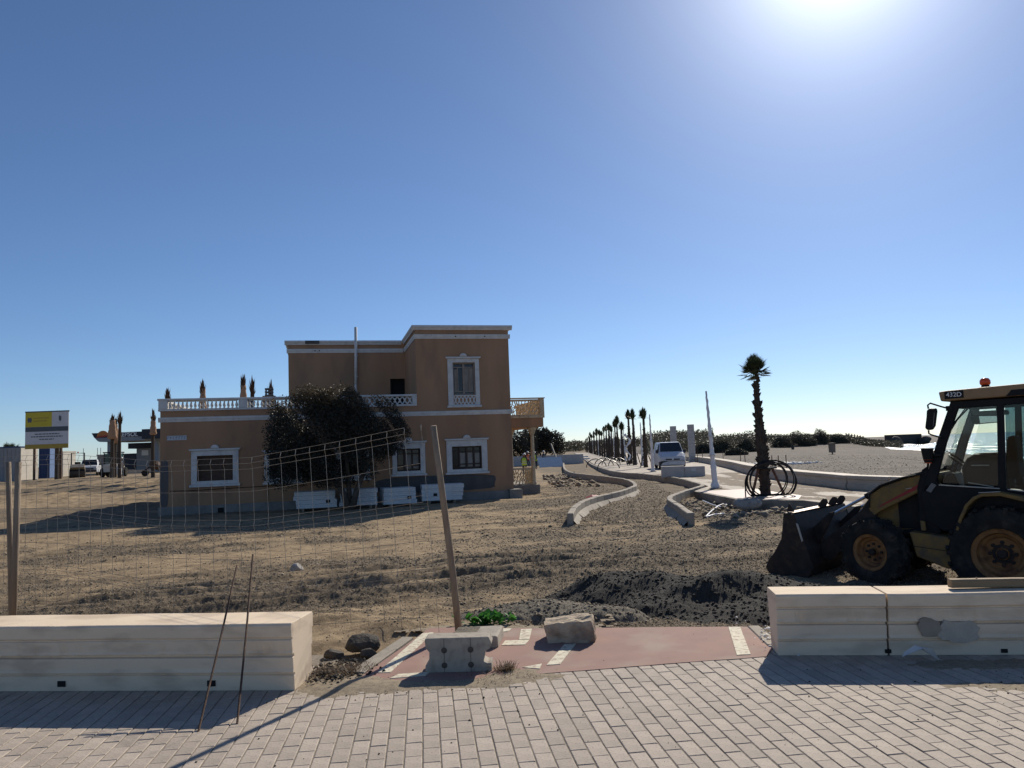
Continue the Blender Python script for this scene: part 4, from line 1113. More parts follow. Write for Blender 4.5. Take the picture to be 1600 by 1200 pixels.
for k, (w_, h_) in enumerate(((.05,.11),(.045,.09),(.03,.12),(.055,.10),(.05,.12),(.06,.10),(.055,.11))):
    xc = .299+k*.105
    MB().box(xc-w_/2, xc-w_/2+.014, -.026, -.0225, 3.11-h_/2, 3.11+h_/2).build('plaque_stroke', m_blue, pl)
    MB().box(xc-w_/2+.016, xc+w_/2, -.026, -.0225, 3.11+h_/2-.02, 3.11+h_/2).build('plaque_stroke', m_blue, pl)
# roof chimneys
ch = bpy.data.objects.new('chimney', None); COL.objects.link(ch); ch.parent = house
MB().box(3.35, 3.98, 7.0, 7.6, 4.16, 5.28).build('chimney_stack', m_stucco, ch, bevel=.02)
for k, z in enumerate((5.282, 5.44, 5.60)):
    MB().box(3.46, 3.86, 7.08, 7.52, z, z+.07).build('cowl_slab', m_plinth, ch, bevel=.01)
    if k < 2:
        for xx_ in (3.48, 3.78): MB().box(xx_, xx_+.06, 7.1, 7.5, z+.072, z+.157).build('cowl_foot', m_plinth, ch)
ch2 = bpy.data.objects.new('chimney', None); COL.objects.link(ch2); ch2.parent = house
for k, (z, hw) in enumerate(((4.16,.26),(4.55,.30),(4.72,.22),(4.90,.26),(5.06,.18))):
    MB().box(2.72-hw, 2.72+hw, 7.3-hw, 7.3+hw, z, z+(.38 if k == 0 else .15)).build('cowl_tier', m_patch, ch2, bevel=.03)
# veranda on the garden side
v_ = bpy.data.objects.new('veranda', None); COL.objects.link(v_); v_.parent = house
MB().box(W+.105, W+1.92, 2.52, 7.6, -.3, .47).build('veranda_base', m_plinth, v_, bevel=.03)
MB().box(W+.004, W+2.16, 2.40, 7.7, 3.20, 3.63).build('balcony_slab', m_stucco, v_)
MB().box(W+.004, W+2.22, 2.34, 7.76, 3.632, 3.74).build('balcony_ledge', m_veranda, v_, bevel=.01)
def ornate(mb, x0, x1, z0, z1, y, seed, M=None):
    rr = random.Random(seed); n = max(2, int((x1-x0)/.12))
    for i in range(n):
        xc = x0+(i+.5)*(x1-x0)/n; h = z1-z0
        pts = [(xc+.05*math.sin(t*6.28+i)+rr.uniform(-.012,.012), y, z0+h*t) for t in [k/8 for k in range(9)]]
        if M is not None: pts = [M @ Vector(q) for q in pts]
        mb.tube(pts, [.026+.012*math.sin(k*2.4+i) for k in range(9)], 5)
    for zc in (.25,.5,.75):
        pts = [(x0+(x1-x0)*k/30, y, z0+(z1-z0)*zc+.06*math.sin(k*1.3+zc*9)) for k in range(31)]
        if M is not None: pts = [M @ Vector(q) for q in pts]
        mb.tube(pts, .02, 5)
def baluster_panel(x0, x1, z0, z1, y, seed, M=None, nm='pierced_parapet'):
    mb = MB(); ornate(mb, x0, x1, z0+.05, z1-.09, y, seed, M)
    mb.box(x0, x1, y-.05, y+.05, z1-.09, z1, 0, M); mb.box(x0, x1, y-.05, y+.05, z0, z0+.05, 0, M)
    o = mb.build(nm, m_veranda, v_); o['kind'] = 'stuff'
baluster_panel(W+.32, W+2.0, 3.742, 4.52, 2.44, 1)
MR = Matrix.Translation((W+2.08, 2.5, 0)) @ Matrix.Rotation(R(90), 4, 'Z')
baluster_panel(.1, 4.9, 3.742, 4.52, 0, 2, MR)
for xx_ in (W+.01, W+1.98):
    MB().box(xx_, xx_+.24, 2.34, 2.58, 3.742, 4.55).build('balcony_pier', m_veranda, v_, bevel=.015)
MB().box(W+.003, W+2.26, 2.30, 2.62, 4.552, 4.60).build('balcony_rail', m_veranda, v_, bevel=.01)
for yy_, k in ((2.72,0),(7.1,1)):
    col_ = bpy.data.objects.new('veranda_column', None); COL.objects.link(col_); col_.parent = v_; col_.location = (W+1.66, yy_, .47)
    MB().lathe([(.14,0),(.14,.10),(.11,.16),(.105,.6),(.085,2.30),(.10,2.33),(.085,2.36)], 16).build('column_shaft', m_veranda, col_, smooth=False)
    MB().lathe([(.085,2.362),(.12,2.42),(.19,2.60),(.24,2.66),(.24,2.726)], 16).build('column_capital', m_veranda, col_)
baluster_panel(W+.12, W+1.52, .472, 1.28, 2.70, 3)
MR = Matrix.Translation((W+1.66, 2.8, 0)) @ Matrix.Rotation(R(90), 4, 'Z')
baluster_panel(.1, 1.5, .472, 1.28, 0, 4, MR)
MB().box(W+.10, W+.34, 7.0, 7.3, .472, 3.198).build('veranda_pilaster', m_veranda, v_)

# ------------------------------------------------------------------ stacks of white precast pieces before the facade
def hw(x, y, z=0):
    return Vector(HO) + Vector((x*math.cos(HROT)-y*math.sin(HROT), x*math.sin(HROT)+y*math.cos(HROT), z))
def slab(w, d, h, hole):
    mb = MB(); g = .012
    prof = [(0,0),(0,h*.42),(g,h*.45),(g,h*.52),(0,h*.55),(0,h),(d,h),(d,0)]
    n_ = MB(); n_.prism(prof, -w/2, w/2, 'x')
    return n_
stk = [(5.95,-1.75,1.62,.95,4,0.0,'first stack from the left, under the dark tree'),(7.62,-1.7,1.50,.95,4,-.02,'second stack from the left, under the dark tree'),(9.22,-1.65,1.36,1.0,4,.10,'third stack from the left, beside a loose plank'),(10.95,-1.6,1.72,1.0,4,-.05,'rightmost stack, behind the leaning post')]
words = ['bottom','second','third','topmost']
for si, (x_, y_, w_, d_, n_, rz, where) in enumerate(stk):
    z0 = gz1(*hw(x_, y_).xy)+.10+.02
    for sgn in (-1, 1):
        q = hw(x_+sgn*w_*.3, y_+.4)
        o = MB().box(-.05,.05,-.45,.45,-.12,.0).build('timber_bearer', m_wood); o.location = (q.x, q.y, z0-.001); o.rotation_euler = (0,0,HROT+rz)
        tag(o, ('left' if sgn < 0 else 'right')+' wooden bearer under the '+where, 'bearer')
    for k in range(n_):
        hh = .155
        sx_ = random.uniform(-.05,.05)
        o = slab(w_*random.uniform(.94,1.0), d_, hh, 0).build('precast_slab', m_whiteslab, bevel=.01, seg=1)
        q = hw(x_+sx_, y_); o.location = (q.x, q.y, z0+k*(hh+.006)); o.rotation_euler = (0,0,HROT+rz+random.uniform(-.03,.03))
        tag(o, words[k]+' white slab of the '+where, 'slab', 'stacked white precast slabs before the villa')
        if k == 1:
            xo = w_*(.0 if si == 3 else .25)
            MB().box(-w_*.22 if si in (1,3) else w_*.22, (-w_*.22 if si in (1,3) else w_*.22)+.16, -.004, .06, .02, .135).build('lifting_pocket', m_darkin, o)
q = hw(10.0,-2.0)
o = put('plank', MB().box(-.35,.35,-.12,.12,0,.05), m_logwood, 'short loose plank before the third stack of white slabs', 'plank', (q.x, q.y, gz1(q.x, q.y)+.03), (R(4),0,HROT))

# ------------------------------------------------------------------ trees
def tree(name, label, loc, trunks, blobs, n_leaf, lsize, mtl, seed=0, topmtl=None, cat='tree', group=None, barkm=None, rotz=0):
    t = thing(name, label, cat, loc, rotz, group)
    mb = MB()
    for path, r0 in trunks:
        k = len(path); mb.tube(path, [r0*(1-.75*i/(k-1)) for i in range(k)], 7)
    mb.build('trunk', barkm or m_bark, t, smooth=True)
    g = np.random.default_rng(seed); P = []; w = np.array([b[3]*b[4]*b[5] for b in blobs]); w = w/w.sum()
    for b, ww in zip(blobs, w):
        m = int(n_leaf*ww); d = g.normal(size=(m*2, 3)); d /= np.linalg.norm(d, axis=1)[:,None]
        r_ = (.30+.70*g.random(m*2)**.5)*(1+.18*(fbm(d[:,0]*3+seed, d[:,1]*3+d[:,2]*2, 1.4, 3, seed)-.5)*2)
        q = d*r_[:,None]*np.array(b[3:6])+np.array(b[:3])
        # clumping: throw out the leaves that fall into the gaps
        cl = fbm(q[:,0]*1.0+q[:,2]*.7, q[:,1]*1.0-q[:,2]*.6, 2.0, 3, seed+9)
        q = q[cl > .47][:m]; P.append(q)
    P = np.concatenate(P)
    if topmtl is not None:  # uppermost leaves get the lighter colour, as if the sun caught them
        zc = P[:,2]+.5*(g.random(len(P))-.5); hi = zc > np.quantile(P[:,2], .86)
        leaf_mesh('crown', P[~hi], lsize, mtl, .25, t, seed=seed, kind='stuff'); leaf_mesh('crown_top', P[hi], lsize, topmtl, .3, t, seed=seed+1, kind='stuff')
    else: leaf_mesh('crown', P, lsize, mtl, .25, t, seed=seed, kind='stuff')
    return t
q = hw(7.0, -2.2)
tree('spreading_tree', 'dark spreading evergreen tree before the villa facade', (q.x, q.y, gz1(q.x, q.y)-.05),
     [([(.2,0,0),(.0,.0,.7),(-.5,.1,1.5),(-1.2,.1,2.4)],.16),([(.3,0,0),(.5,-.1,.8),(.9,0,1.7),(1.3,.2,2.6)],.15),([(.25,.1,0),(.2,.1,1.2),(.1,.1,2.6),(.1,.1,3.4)],.12)],
     [(-1.1,0,3.0,1.8,1.4,1.8),(.0,.1,3.4,1.6,1.4,1.6),(1.2,0,3.2,1.25,1.2,1.35),(-1.9,0,2.4,1.1,1.1,1.4),(1.85,-.1,2.9,.8,.9,.8),(-.3,-.1,1.9,1.5,1.1,1.0),(.5,-.2,2.0,1.1,1.1,1.0),(-2.3,0,1.7,.7,.8,.8),(-1.2,.1,4.3,.95,.9,.7),(.5,.0,4.1,.9,.9,.6),(-2.2,0,4.0,.6,.6,.6)],
     90000, .042, m_treeleaf, 21, m_treetop, rotz=HROT)
# ================================================================== BACKHOE LOADER
m_yel = mat('dusty_yellow_paint', (.25,.15,.042), (.18,.11,.042), .65, 4, bump=.15, c3=(.10,.075,.055), s3=5, amt3=.85)
m_blk = mat('black_metal', (.014,.014,.015), (.022,.021,.02), .55, 6, spec=.12)
m_cabm = mat('cab_frame_black', (.011,.012,.014), (.017,.017,.019), .5, 5, spec=.12)
m_roofy = mat('cab_roof_paint', (.34,.22,.115), (.28,.18,.095), .6, 5)
m_bucket = mat('worn_bucket_steel', (.045,.034,.029), (.024,.02,.018), .65, 6, bump=.3, metal=.2, c3=(.085,.05,.034), s3=9, amt3=.6)
m_lip = mat('lit_lip_polished_edge', (.30,.22,.17), (.2,.14,.11), .45, 8, metal=.4)  # pale tone puts the sunlit lip plate into the colour; cutting edge shares it
m_tyre = mat('tyre_rubber', (.022,.022,.022), (.04,.036,.031), .9, 6, spec=.1, bump=.3, c3=(.11,.09,.07), s3=5, amt3=.5)
m_rim = mat('rusty_yellow_rim', (.34,.17,.06), (.24,.11,.045), .7, 7, c3=(.12,.055,.03), s3=9, amt3=.8)
m_red = mat('red_decal', (.35,.03,.03), (.25,.03,.03), .5, 8)
m_glass = glassmat('cab_glass', (.87,.91,.89))
m_glassd = glassmat('tinted_glass', (.30,.40,.42))
m_chrome = mat('cylinder_chrome', (.6,.6,.6), (.5,.5,.5), .2, 5, metal=.9)
m_amber = mat('amber_lens', (.75,.10,.02), (.65,.08,.02), .25, 5, spec=.5)
m_greypl = mat('grey_plastic', (.20,.19,.18), (.15,.145,.14), .6, 5)
m_stripw = mat('worn_edge_strip', (.50,.46,.40), (.4,.37,.33), .4, 5)
m_white = mat('white_paint', (.78,.77,.75), (.70,.69,.67), .4, 3)
m_mirror = mat('mirror_face', (.6,.6,.6), (.5,.5,.5), .05, 2, metal=1.0)

TH = R(42)
bh = thing('backhoe_loader', 'yellow and black backhoe loader with its front bucket on the ground', 'backhoe loader', (5.113, 11.3, -.5), math.pi-TH)
def wheel(cx, s0, cz, Rt, wid, Rr, yaw, nl, side=1):
    w = bpy.data.objects.new('wheel', None); COL.objects.link(w); w.parent = bh
    w.location = (cx, -s0-wid/2 if side > 0 else -s0+wid/2, cz); w.rotation_euler = (0, 0, yaw)
    Mx = Matrix.Rotation(R(-90), 4, 'X')                   # lathe z -> +y (near side)
    h = wid/2
    prof = [(Rr*.98,-h*.72),(Rr*1.06,-h*.9),(Rr+(Rt-Rr)*.45,-h*1.04),(Rt*.93,-h*.93),(Rt*.965,-h*.7),(Rt*.975,0),(Rt*.965,h*.7),(Rt*.93,h*.93),(Rr+(Rt-Rr)*.45,h*1.04),(Rr*1.06,h*.9),(Rr*.98,h*.72)]
    mb = MB(); mb.lathe(prof, 40, Mx, caps=False)
    for k in range(nl):
        a = 2*math.pi*k/nl
        for sg in (1, -1):
            aa_ = a+(0 if sg > 0 else math.pi/nl)
            Mk = Matrix.Rotation(aa_, 4, 'Y') @ Matrix.Translation((Rt*.972, sg*h*.46, 0)) @ Matrix.Rotation(sg*R(38), 4, 'X')
            mb.box(-.02, Rt*.035, -h*.62, h*.58, -.020*Rt/.48, .020*Rt/.48, 0, Mk)
            Ms = Matrix.Rotation(aa_+sg*.0, 4, 'Y') @ Matrix.Translation((Rt*.93, sg*h*.93, .0))
            mb.box(-.05*Rt/.48, .035, -.02, .018, -.022*Rt/.48, .022*Rt/.48, 0, Ms)
    mb.build('tyre', m_tyre, w, smooth=False, bevel=.006, seg=1)
    mb = MB()
    prof = [(.0,h*.30),(Rr*.22,h*.32),(Rr*.26,h*.12),(Rr*.62,h*.10),(Rr*.70,h*.28),(Rr*.80,h*.36),(Rr*.86,h*.74),(Rr*1.0,h*.84),(Rr*1.03,h*.90),(Rr*1.05,h*.80),(Rr*.97,h*.6),(Rr*.9,-h*.8),(Rr*.5,-h*.8),(.0,-h*.8)]
    mb.lathe(list(reversed(prof)), 36, Mx)
    rim = mb.build('rim', m_rim, w, smooth=False)
    for k in range(8):
        a = 2*math.pi*k/8
        b_ = MB().lathe([(.0,0),(.020*Rr/.25,0),(.020*Rr/.25,.022),(.0,.024)], 6, Matrix.Translation((Rr*.45*math.cos(a), h*.11, Rr*.45*math.sin(a))) @ Mx).build('wheel_nut', m_bucket, w)
    MB().lathe([(.0,0),(Rr*.2,0),(Rr*.19,.05),(Rr*.12,.065),(.0,.066)], 16, Matrix.Translation((0, h*.30, 0)) @ Mx).build('hub_cap', m_bucket, w)
    return w
wheel(0.0, 0.0, .475, .48, .32, .255, R(-15), 15)
wheel(0.0, 1.9, .475, .48, .32, .255, R(-15), 15, -1)
wheel(-1.60, .02, .535, .64, .44, .335, 0, 18)
wheel(-1.60, 1.95, .535, .64, .44, .335, 0, 18, -1)
def sp(poly, s0, s1, name, mtl, bevel=.012, parent=None, seg=1):      # a side profile given thickness
    return MB().prism(poly, -s1, -s0, 'y').build(name, mtl, parent or bh, bevel=bevel, seg=seg)
# bucket
bk = bpy.data.objects.new('bucket', None); COL.objects.link(bk); bk.parent = bh
side = [(1.56,.17),(1.50,.30),(1.41,.40),(1.28,.62),(1.25,.78),(1.21,1.03),(1.05,1.01),(.80,.22),(.94,-.02),(1.42,-.04)]
for s0 in (-.14, 2.06):
    sp(side, s0, s0+.03, 'bucket_side', m_bucket, .008, bk)
def shell(pts, s0, s1, th, name, mtl):
    mb = MB(); n = len(pts); v = []
    for i, (x, z) in enumerate(pts):
        a = Vector(pts[max(i-1,0)]); b_ = Vector(pts[min(i+1,n-1)]); d = (b_-a).normalized(); nn = Vector((-d.y, d.x))*th
        v += [(x,-s0,z),(x,-s1,z),(x+nn.x,-s1,z+nn.y),(x+nn.x,-s0,z+nn.y)]
    f = []
    for i in range(n-1):
        for k in range(4): f.append((i*4+k, i*4+(k+1)%4, (i+1)*4+(k+1)%4, (i+1)*4+k))
    f += [(0,3,2,1), tuple((n-1)*4+k for k in range(4))]
    mb.add(v, f); return mb.build(name, mtl, bk, bevel=.004, seg=1)
shell([(1.205,1.02),(1.06,1.005),(.97,.74),(.82,.24),(.86,.10),(.96,.005),(1.45,-.02)], -.105, 2.055, .025, 'bucket_shell', m_bucket)
MB().box(1.06, 1.20, -2.05, .10, 1.023, 1.032).build('bucket_lip', m_lip, bk)  # top plate coloured lighter than the shell to look sunlit
MB().add([(1.42,.11,-.04),(1.60,.11,-.045),(1.60,-2.07,-.045),(1.42,-2.07,-.04),(1.42,.11,-.01),(1.60,.11,-.035),(1.60,-2.07,-.035),(1.42,-2.07,-.01)], [(0,3,2,1),(4,5,6,7),(0,1,5,4),(1,2,6,5),(2,3,7,6),(3,0,4,7)]).build('cutting_edge', m_lip, bk)
sp([(1.02,.88),(.99,.86),(.93,.62),(.95,.60)], -.165, -.142, 'wear_strip', m_stripw, .003, bk)
for s0 in (1.05, 1.5, 1.86, .0):
    pts = [(1.14,1.02),(1.02,1.01),(.96,1.10),(.98,1.16),(1.04,1.165),(1.10,1.10)] if s0 > .5 else [(1.22,1.035),(1.18,1.16),(1.165,1.16),(1.10,1.035)]
    sp(pts, s0, s0+.03, 'lifting_hook', m_bucket, .008, bk)
# loader arms with lift and crowd cylinders
arm = [(-.76,1.62),(-.42,1.52),(-.12,1.41),(.05,1.30),(.10,1.08),(.02,.98),(-.06,1.04),(-.66,1.36)]
low = [(.10,1.20),(.20,1.06),(.86,.52),(.84,.30),(.70,.28),(.05,.86),(-.02,1.0)]
for s0 in (.30, 1.52):
    a = sp(arm, s0, s0+.09, 'loader_arm', m_yel, .012)
    sp(low, s0+.006, s0+.084, 'shaded_arm_foot', m_bucket, .012)  # lower arm coloured dark steel, standing for the shade it lies in
    sp([(-.10,1.15),(-.04,1.10),(-.58,1.37),(-.62,1.45)], s0-.004 if s0 < 1 else s0+.091, s0-.001 if s0 < 1 else s0+.094, 'red_stripe', m_red, 0, a)
    sp([(-.78,1.66),(-.42,1.555),(-.10,1.45),(.07,1.32),(.05,1.302),(-.12,1.412),(-.42,1.522),(-.76,1.622)], s0-.02, s0+.11, 'arm_guard', m_blk, .004, a)
    mb = MB(); mb.tube([(-.62,-s0-.05,.78),(.02,-s0-.05,.66)], .05, 10); mb.build('lift_cylinder', m_blk, bh)
    MB().tube([(.02,-s0-.05,.66),(.50,-s0-.05,.56)], .026, 8).build('cylinder_rod', m_chrome, bh)
    MB().tube([(-.25,-s0-.13,1.47),(.16,-s0-.13,1.25)], .045, 10).build('crowd_cylinder', m_blk, bh)
    MB().tube([(.16,-s0-.13,1.25),(.66,-s0-.13,.98)], .024, 8).build('cylinder_rod', m_chrome, bh)
    sp([(.62,1.02),(.72,1.0),(1.02,.72),(.98,.55),(.90,.50)], s0+.1, s0+.14, 'bucket_link', m_bucket, .01)
    MB().tube([(-.70,-s0+.03,1.60),(-.40,-s0+.035,1.54),(-.10,-s0+.03,1.43),(.06,-s0+.03,1.30),(.08,-s0+.02,1.1)], .014, 6).build('hydraulic_hose', m_blk, bh)
MB().tube([(.78,-.32,.42),(.78,-1.6,.42)], .05, 10).build('arm_crosstube', m_yel, bh)
# hood, grille, frame
hd = sp([(.22,.72),(.24,1.10),(.10,1.26),(-.30,1.44),(-.80,1.60),(-.80,.72)], .46, 1.42, 'hood', m_yel, .03, seg=2)
for k in range(5):
    MB().box(.226, .246, -1.36, -.52, .78+k*.065, .80+k*.065).build('grille_bar', m_blk, hd)
sp([(-.28,.80),(-.28,1.25),(-.74,1.42),(-.74,.80)], .452, .458, 'hood_side_panel', m_blk, 0)
sp([(.30,.40),(.30,.74),(-2.3,.80),(-2.3,.42)], .52, 1.38, 'chassis', m_blk, .02)
MB().tube([(0,-.2,.475),(0,-1.7,.475)], .09, 10).build('front_axle', m_bucket, bh)
MB().tube([(-1.60,-.2,.535),(-1.60,-1.75,.535)], .13, 10).build('rear_axle', m_bucket, bh)
# loader tower beside the cab
sp([(-.58,.75),(-.60,1.40),(-.68,1.66),(-.82,1.68),(-.88,1.40),(-.86,.75)], .27, .40, 'loader_tower', m_cabm, .015)
sp([(-.58,.75),(-.60,1.40),(-.68,1.66),(-.82,1.68),(-.88,1.40),(-.86,.75)], 1.5, 1.63, 'loader_tower', m_cabm, .015)
# tool box and step under the cab
tb = sp([(-.50,.79),(-1.06,.73),(-1.08,.44),(-.97,.30),(-.57,.45)], .08, .46, 'tool_box', m_yel, .015)
sp([(-.545,.60),(-1.074,.545),(-1.078,.535),(-.548,.588)], .074, .079, 'box_crease', m_bucket, 0, tb)
sp([(-.63,.80),(-.69,.80),(-.68,.93),(-.62,.94)], .20, .26, 'peg', m_yel, .008)
# fenders
fo = [(-1.10,.84),(-1.15,1.0),(-1.24,1.19),(-1.34,1.295),(-1.44,1.345),(-1.66,1.36),(-1.96,1.29),(-2.2,1.14),(-2.3,.98)]
fi = [(-2.26,.95),(-2.17,1.09),(-1.94,1.235),(-1.66,1.31),(-1.45,1.30),(-1.36,1.255),(-1.275,1.165),(-1.185,.98),(-1.135,.84)]
for s0 in (.02, 1.46): sp(fo+fi, s0, s0+.46, 'fender', m_yel, .008)
sp([(-1.41,1.347),(-1.66,1.362),(-1.66,1.372),(-1.41,1.356)], .02, .06, 'fender_edge', m_stripw, .002)
sp([(-1.16,.84),(-1.2,1.0),(-1.30,1.17),(-1.45,1.295),(-1.66,1.305),(-2.2,1.05),(-2.25,.6),(-1.16,.6)], .47, .50, 'fender_liner', m_blk, 0)
# cab
cab = bpy.data.objects.new('cab', None); COL.objects.link(cab); cab.parent = bh
S0, S1 = .25, 1.62
body = [(-.64,1.30),(-.72,1.44),(-.90,1.445),(-1.62,1.40),(-1.70,1.39),(-2.40,1.30),(-2.40,.82),(-1.16,.82),(-.90,.80),(-.68,.95)]
sp(body, S0, S0+.04, 'door_panel', m_cabm, .01, cab); sp(body, S1-.04, S1, 'door_panel', m_cabm, .01, cab)
sp([(-.64,1.30),(-.66,1.34),(-2.40,1.30),(-2.40,.9),(-.70,.9)], S0+.3, S1-.05, 'cab_floor', m_cabm, .01, cab)
sp([(-.89,1.448),(-1.62,1.403),(-1.62,1.388),(-.89,1.432)], S0-.012, S0-.001, 'sill_strip', m_stripw, .003, cab)
sp([(-1.71,1.392),(-2.38,1.305),(-2.38,1.29),(-1.71,1.377)], S0-.012, S0-.001, 'sill_strip', m_stripw, .003, cab)
for s0 in (S0, S1-.07):
    sp([(-.655,1.34),(-.70,1.46),(-.90,2.03),(-1.13,2.62),(-1.25,2.60),(-1.03,2.03),(-.85,1.46),(-.84,1.34)], s0, s0+.07, 'cab_pillar', m_cabm if s0 < 1 else m_greypl, .012, cab)
    sp([(-1.60,1.36),(-1.675,2.60),(-1.755,2.60),(-1.69,1.36)], s0+.002, s0+.068, 'cab_pillar', m_cabm, .01, cab)
    sp([(-2.30,1.30),(-2.34,2.60),(-2.42,2.60),(-2.40,1.30)], s0+.002, s0+.068, 'cab_pillar', m_cabm, .01, cab)
    sp([(-1.14,2.60),(-1.22,2.50),(-2.40,2.52),(-2.40,2.60)], s0+.001, s0+.069, 'cab_header', m_cabm if s0 < 1 else m_greypl, .008, cab)
MB().box(-2.38, -1.10, -S1+.08, -S0-.08, 2.585, 2.60).build('roof_lining', m_greypl, cab)
MB().box(-1.26, -1.16, -S1+.075, -S0-.075, 2.50, 2.59).build('cab_header', m_cabm, cab)
sp([(-1.20,2.40),(-1.25,2.47),(-1.6,2.47),(-1.6,2.40)], S1-.35, S1-.08, 'sun_visor', m_greypl, .01, cab)
rf = sp([(-1.02,2.605),(-1.00,2.74),(-1.10,2.752),(-2.55,2.79),(-2.58,2.63)], S0-.09, S1+.08, 'cab_roof', m_roofy, .02, cab, seg=2)
sp([(-1.80,2.62),(-1.87,2.70),(-2.56,2.725),(-2.57,2.635)], S0-.095, S0-.091, 'roof_band', m_cabm, 0, cab)
sp([(-1.075,2.632),(-1.075,2.735),(-1.31,2.742),(-1.31,2.637)], S0-.096, S0-.091, 'model_plate', m_cabm, 0, cab)
t = text('432D', .085, m_white, 'model_number', cab, (-1.192, -(S0-.098), 2.687), (R(90), R(1.5), math.pi), .001, bold=.0008)
# glazing
sp([(-.93,1.47),(-1.105,2.03),(-1.26,2.495),(-1.672,2.505),(-1.608,1.43)], S0+.03, S0+.036, 'door_glass', m_glass, 0, cab)
sp([(-.93,1.47),(-1.105,2.03),(-1.26,2.495),(-1.672,2.505),(-1.608,1.43)], S1-.036, S1-.03, 'door_glass', m_glass, 0, cab)
for s0, gm_ in ((S0+.03, m_glassd), (S1-.036, m_glass)):
    sp([(-1.70,1.40),(-1.762,2.515),(-2.33,2.515),(-2.295,1.33)], s0, s0+.006, 'quarter_glass', gm_, 0, cab)
sp([(-.70,1.42),(-.93,2.03),(-1.14,2.58),(-1.145,2.58),(-.935,2.03),(-.706,1.42)], S0+.075, S1-.075, 'windscreen', m_glass, 0, cab)
sp([(-2.395,1.35),(-2.405,2.5),(-2.411,2.5),(-2.401,1.35)], S0+.075, S1-.075, 'rear_glass', m_glass, 0, cab)
# inside: seat, console, wheel, mirror
st = sp([(-1.12,1.34),(-1.10,1.66),(-1.18,1.80),(-1.28,1.86),(-1.62,1.87),(-1.66,1.55),(-1.66,1.34)], .62, 1.15, 'seat', m_blk, .05, cab, seg=2)
sp([(-1.62,1.5),(-1.68,2.08),(-1.78,2.10),(-1.80,1.5)], .66, 1.12, 'seat_back', m_blk, .04, cab, seg=2)
sp([(-1.24,1.688),(-1.46,1.688),(-1.46,1.702),(-1.24,1.702)], .58, .618, 'arm_rest', m_stripw, .003, cab)
sp([(-.78,1.36),(-.86,1.56),(-.98,1.60),(-1.06,1.36)], .7, 1.2, 'console', m_blk, .03, cab)
cs = [Vector((-1.00,-.95,1.76))+Vector((.13*math.sin(a)*.75, .17*math.cos(a), .13*math.sin(a)*.66)) for a in [2*math.pi*k/20 for k in range(21)]]
MB().tube(cs, .013, 6, caps=False).build('steering_wheel', m_blk, cab)
MB().tube([(-1.00,-.95,1.76),(-.90,-.95,1.55)], .02, 6).build('steering_column', m_blk, cab)
m_in = sp([(-1.25,2.30),(-1.24,2.39),(-1.30,2.405),(-1.55,2.40),(-1.60,2.36),(-1.59,2.285),(-1.30,2.27)], .78, .84, 'interior_mirror', m_blk, .012, cab)
sp([(-1.36,2.285),(-1.355,2.385),(-1.57,2.375),(-1.575,2.295)], .772, .779, 'mirror_glass', m_mirror, 0, cab)
MB().tube([(-1.27,-.8,2.40),(-1.25,-.8,2.44),(-1.24,-.8,2.50)], .008, 5).build('mirror_stay', m_blk, cab); MB().tube([(-1.55,-.8,2.40),(-1.57,-.8,2.44),(-1.57,-.8,2.50)], .008, 5).build('mirror_stay', m_blk, cab)
MB().tube([(-1.02,-.31,2.10),(-1.17,-.32,2.34),(-1.34,-.34,2.52)], .012, 5).build('wiper_arm', m_blk, cab)
MB().tube([(-1.05,-.33,2.20),(-1.30,-.35,2.52)], .008, 5).build('wiper_arm', m_blk, cab)
# outside mirror on its bracket
mi = sp([(-.83,2.24),(-.86,2.40),(-.87,2.49),(-.91,2.515),(-1.0,2.51),(-1.0,2.46),(-.965,2.27),(-.93,2.215),(-.86,2.21)], .0, .055, 'side_mirror', m_blk, .02, cab, seg=2)
sp([(-.935,2.26),(-.965,2.45),(-.972,2.45),(-.942,2.26)], -.004, .0, 'mirror_edge', m_greypl, 0, cab)
MB().tube([(-.89,-.03,2.51),(-.885,-.03,2.56),(-.92,-.03,2.585),(-1.02,-.15,2.535),(-1.10,-.24,2.50)], .012, 6).build('mirror_bracket', m_blk, cab)
MB().tube([(-.87,-.03,2.21),(-.87,-.03,2.165),(-.90,-.04,2.145),(-1.0,-.24,2.09)], .012, 6).build('mirror_bracket', m_blk, cab)
MB().box(-1.14,-1.06,-.27,-.235,2.47,2.54).build('bracket_clamp', m_blk, cab)
# work lamp before the pillar
lp = bpy.data.objects.new('work_lamp', None); COL.objects.link(lp); lp.parent = bh; lp.location = (-.79,-.20,1.86)
MB().lathe([(.0,-.11),(.045,-.11),(.062,-.06),(.082,.08),(.085,.10),(.0,.10)], 14).build('lamp_body', m_blk, lp)
MB().lathe([(.047,-.112),(.05,-.075),(.064,-.06),(.060,-.06),(.044,-.112)], 14).build('lamp_reflector', m_amber, lp)
MB().tube([(-.08,-.02,.0),(-.16,-.05,.0)], .03, 6).build('lamp_bracket', m_blk, lp)
MB().tube([(.0,0,-.10),(.02,-.04,-.17),(.10,-.08,-.22)], .016, 6).build('lamp_stalk', m_blk, lp)
MB().tube([(-.05,-.02,.05),(-.18,-.05,.07),(-.26,-.1,.03)], .006, 5).build('lamp_cable', m_blk, lp)
# amber beacon on the roof
bc = bpy.data.objects.new('beacon', None); COL.objects.link(bc); bc.parent = bh; bc.location = (-1.53,-.42,2.756)
MB().lathe([(.075,0),(.078,.02),(.05,.03),(.05,.045),(.0,.046)], 16).build('beacon_base', m_blk, bc)
m_beac = glassmat('amber_beacon', (.95,.16,.03))
MB().lathe([(.055,.047),(.068,.07),(.066,.11),(.045,.14),(.0,.148)], 16).build('beacon_lens', m_amber, bc, smooth=True)
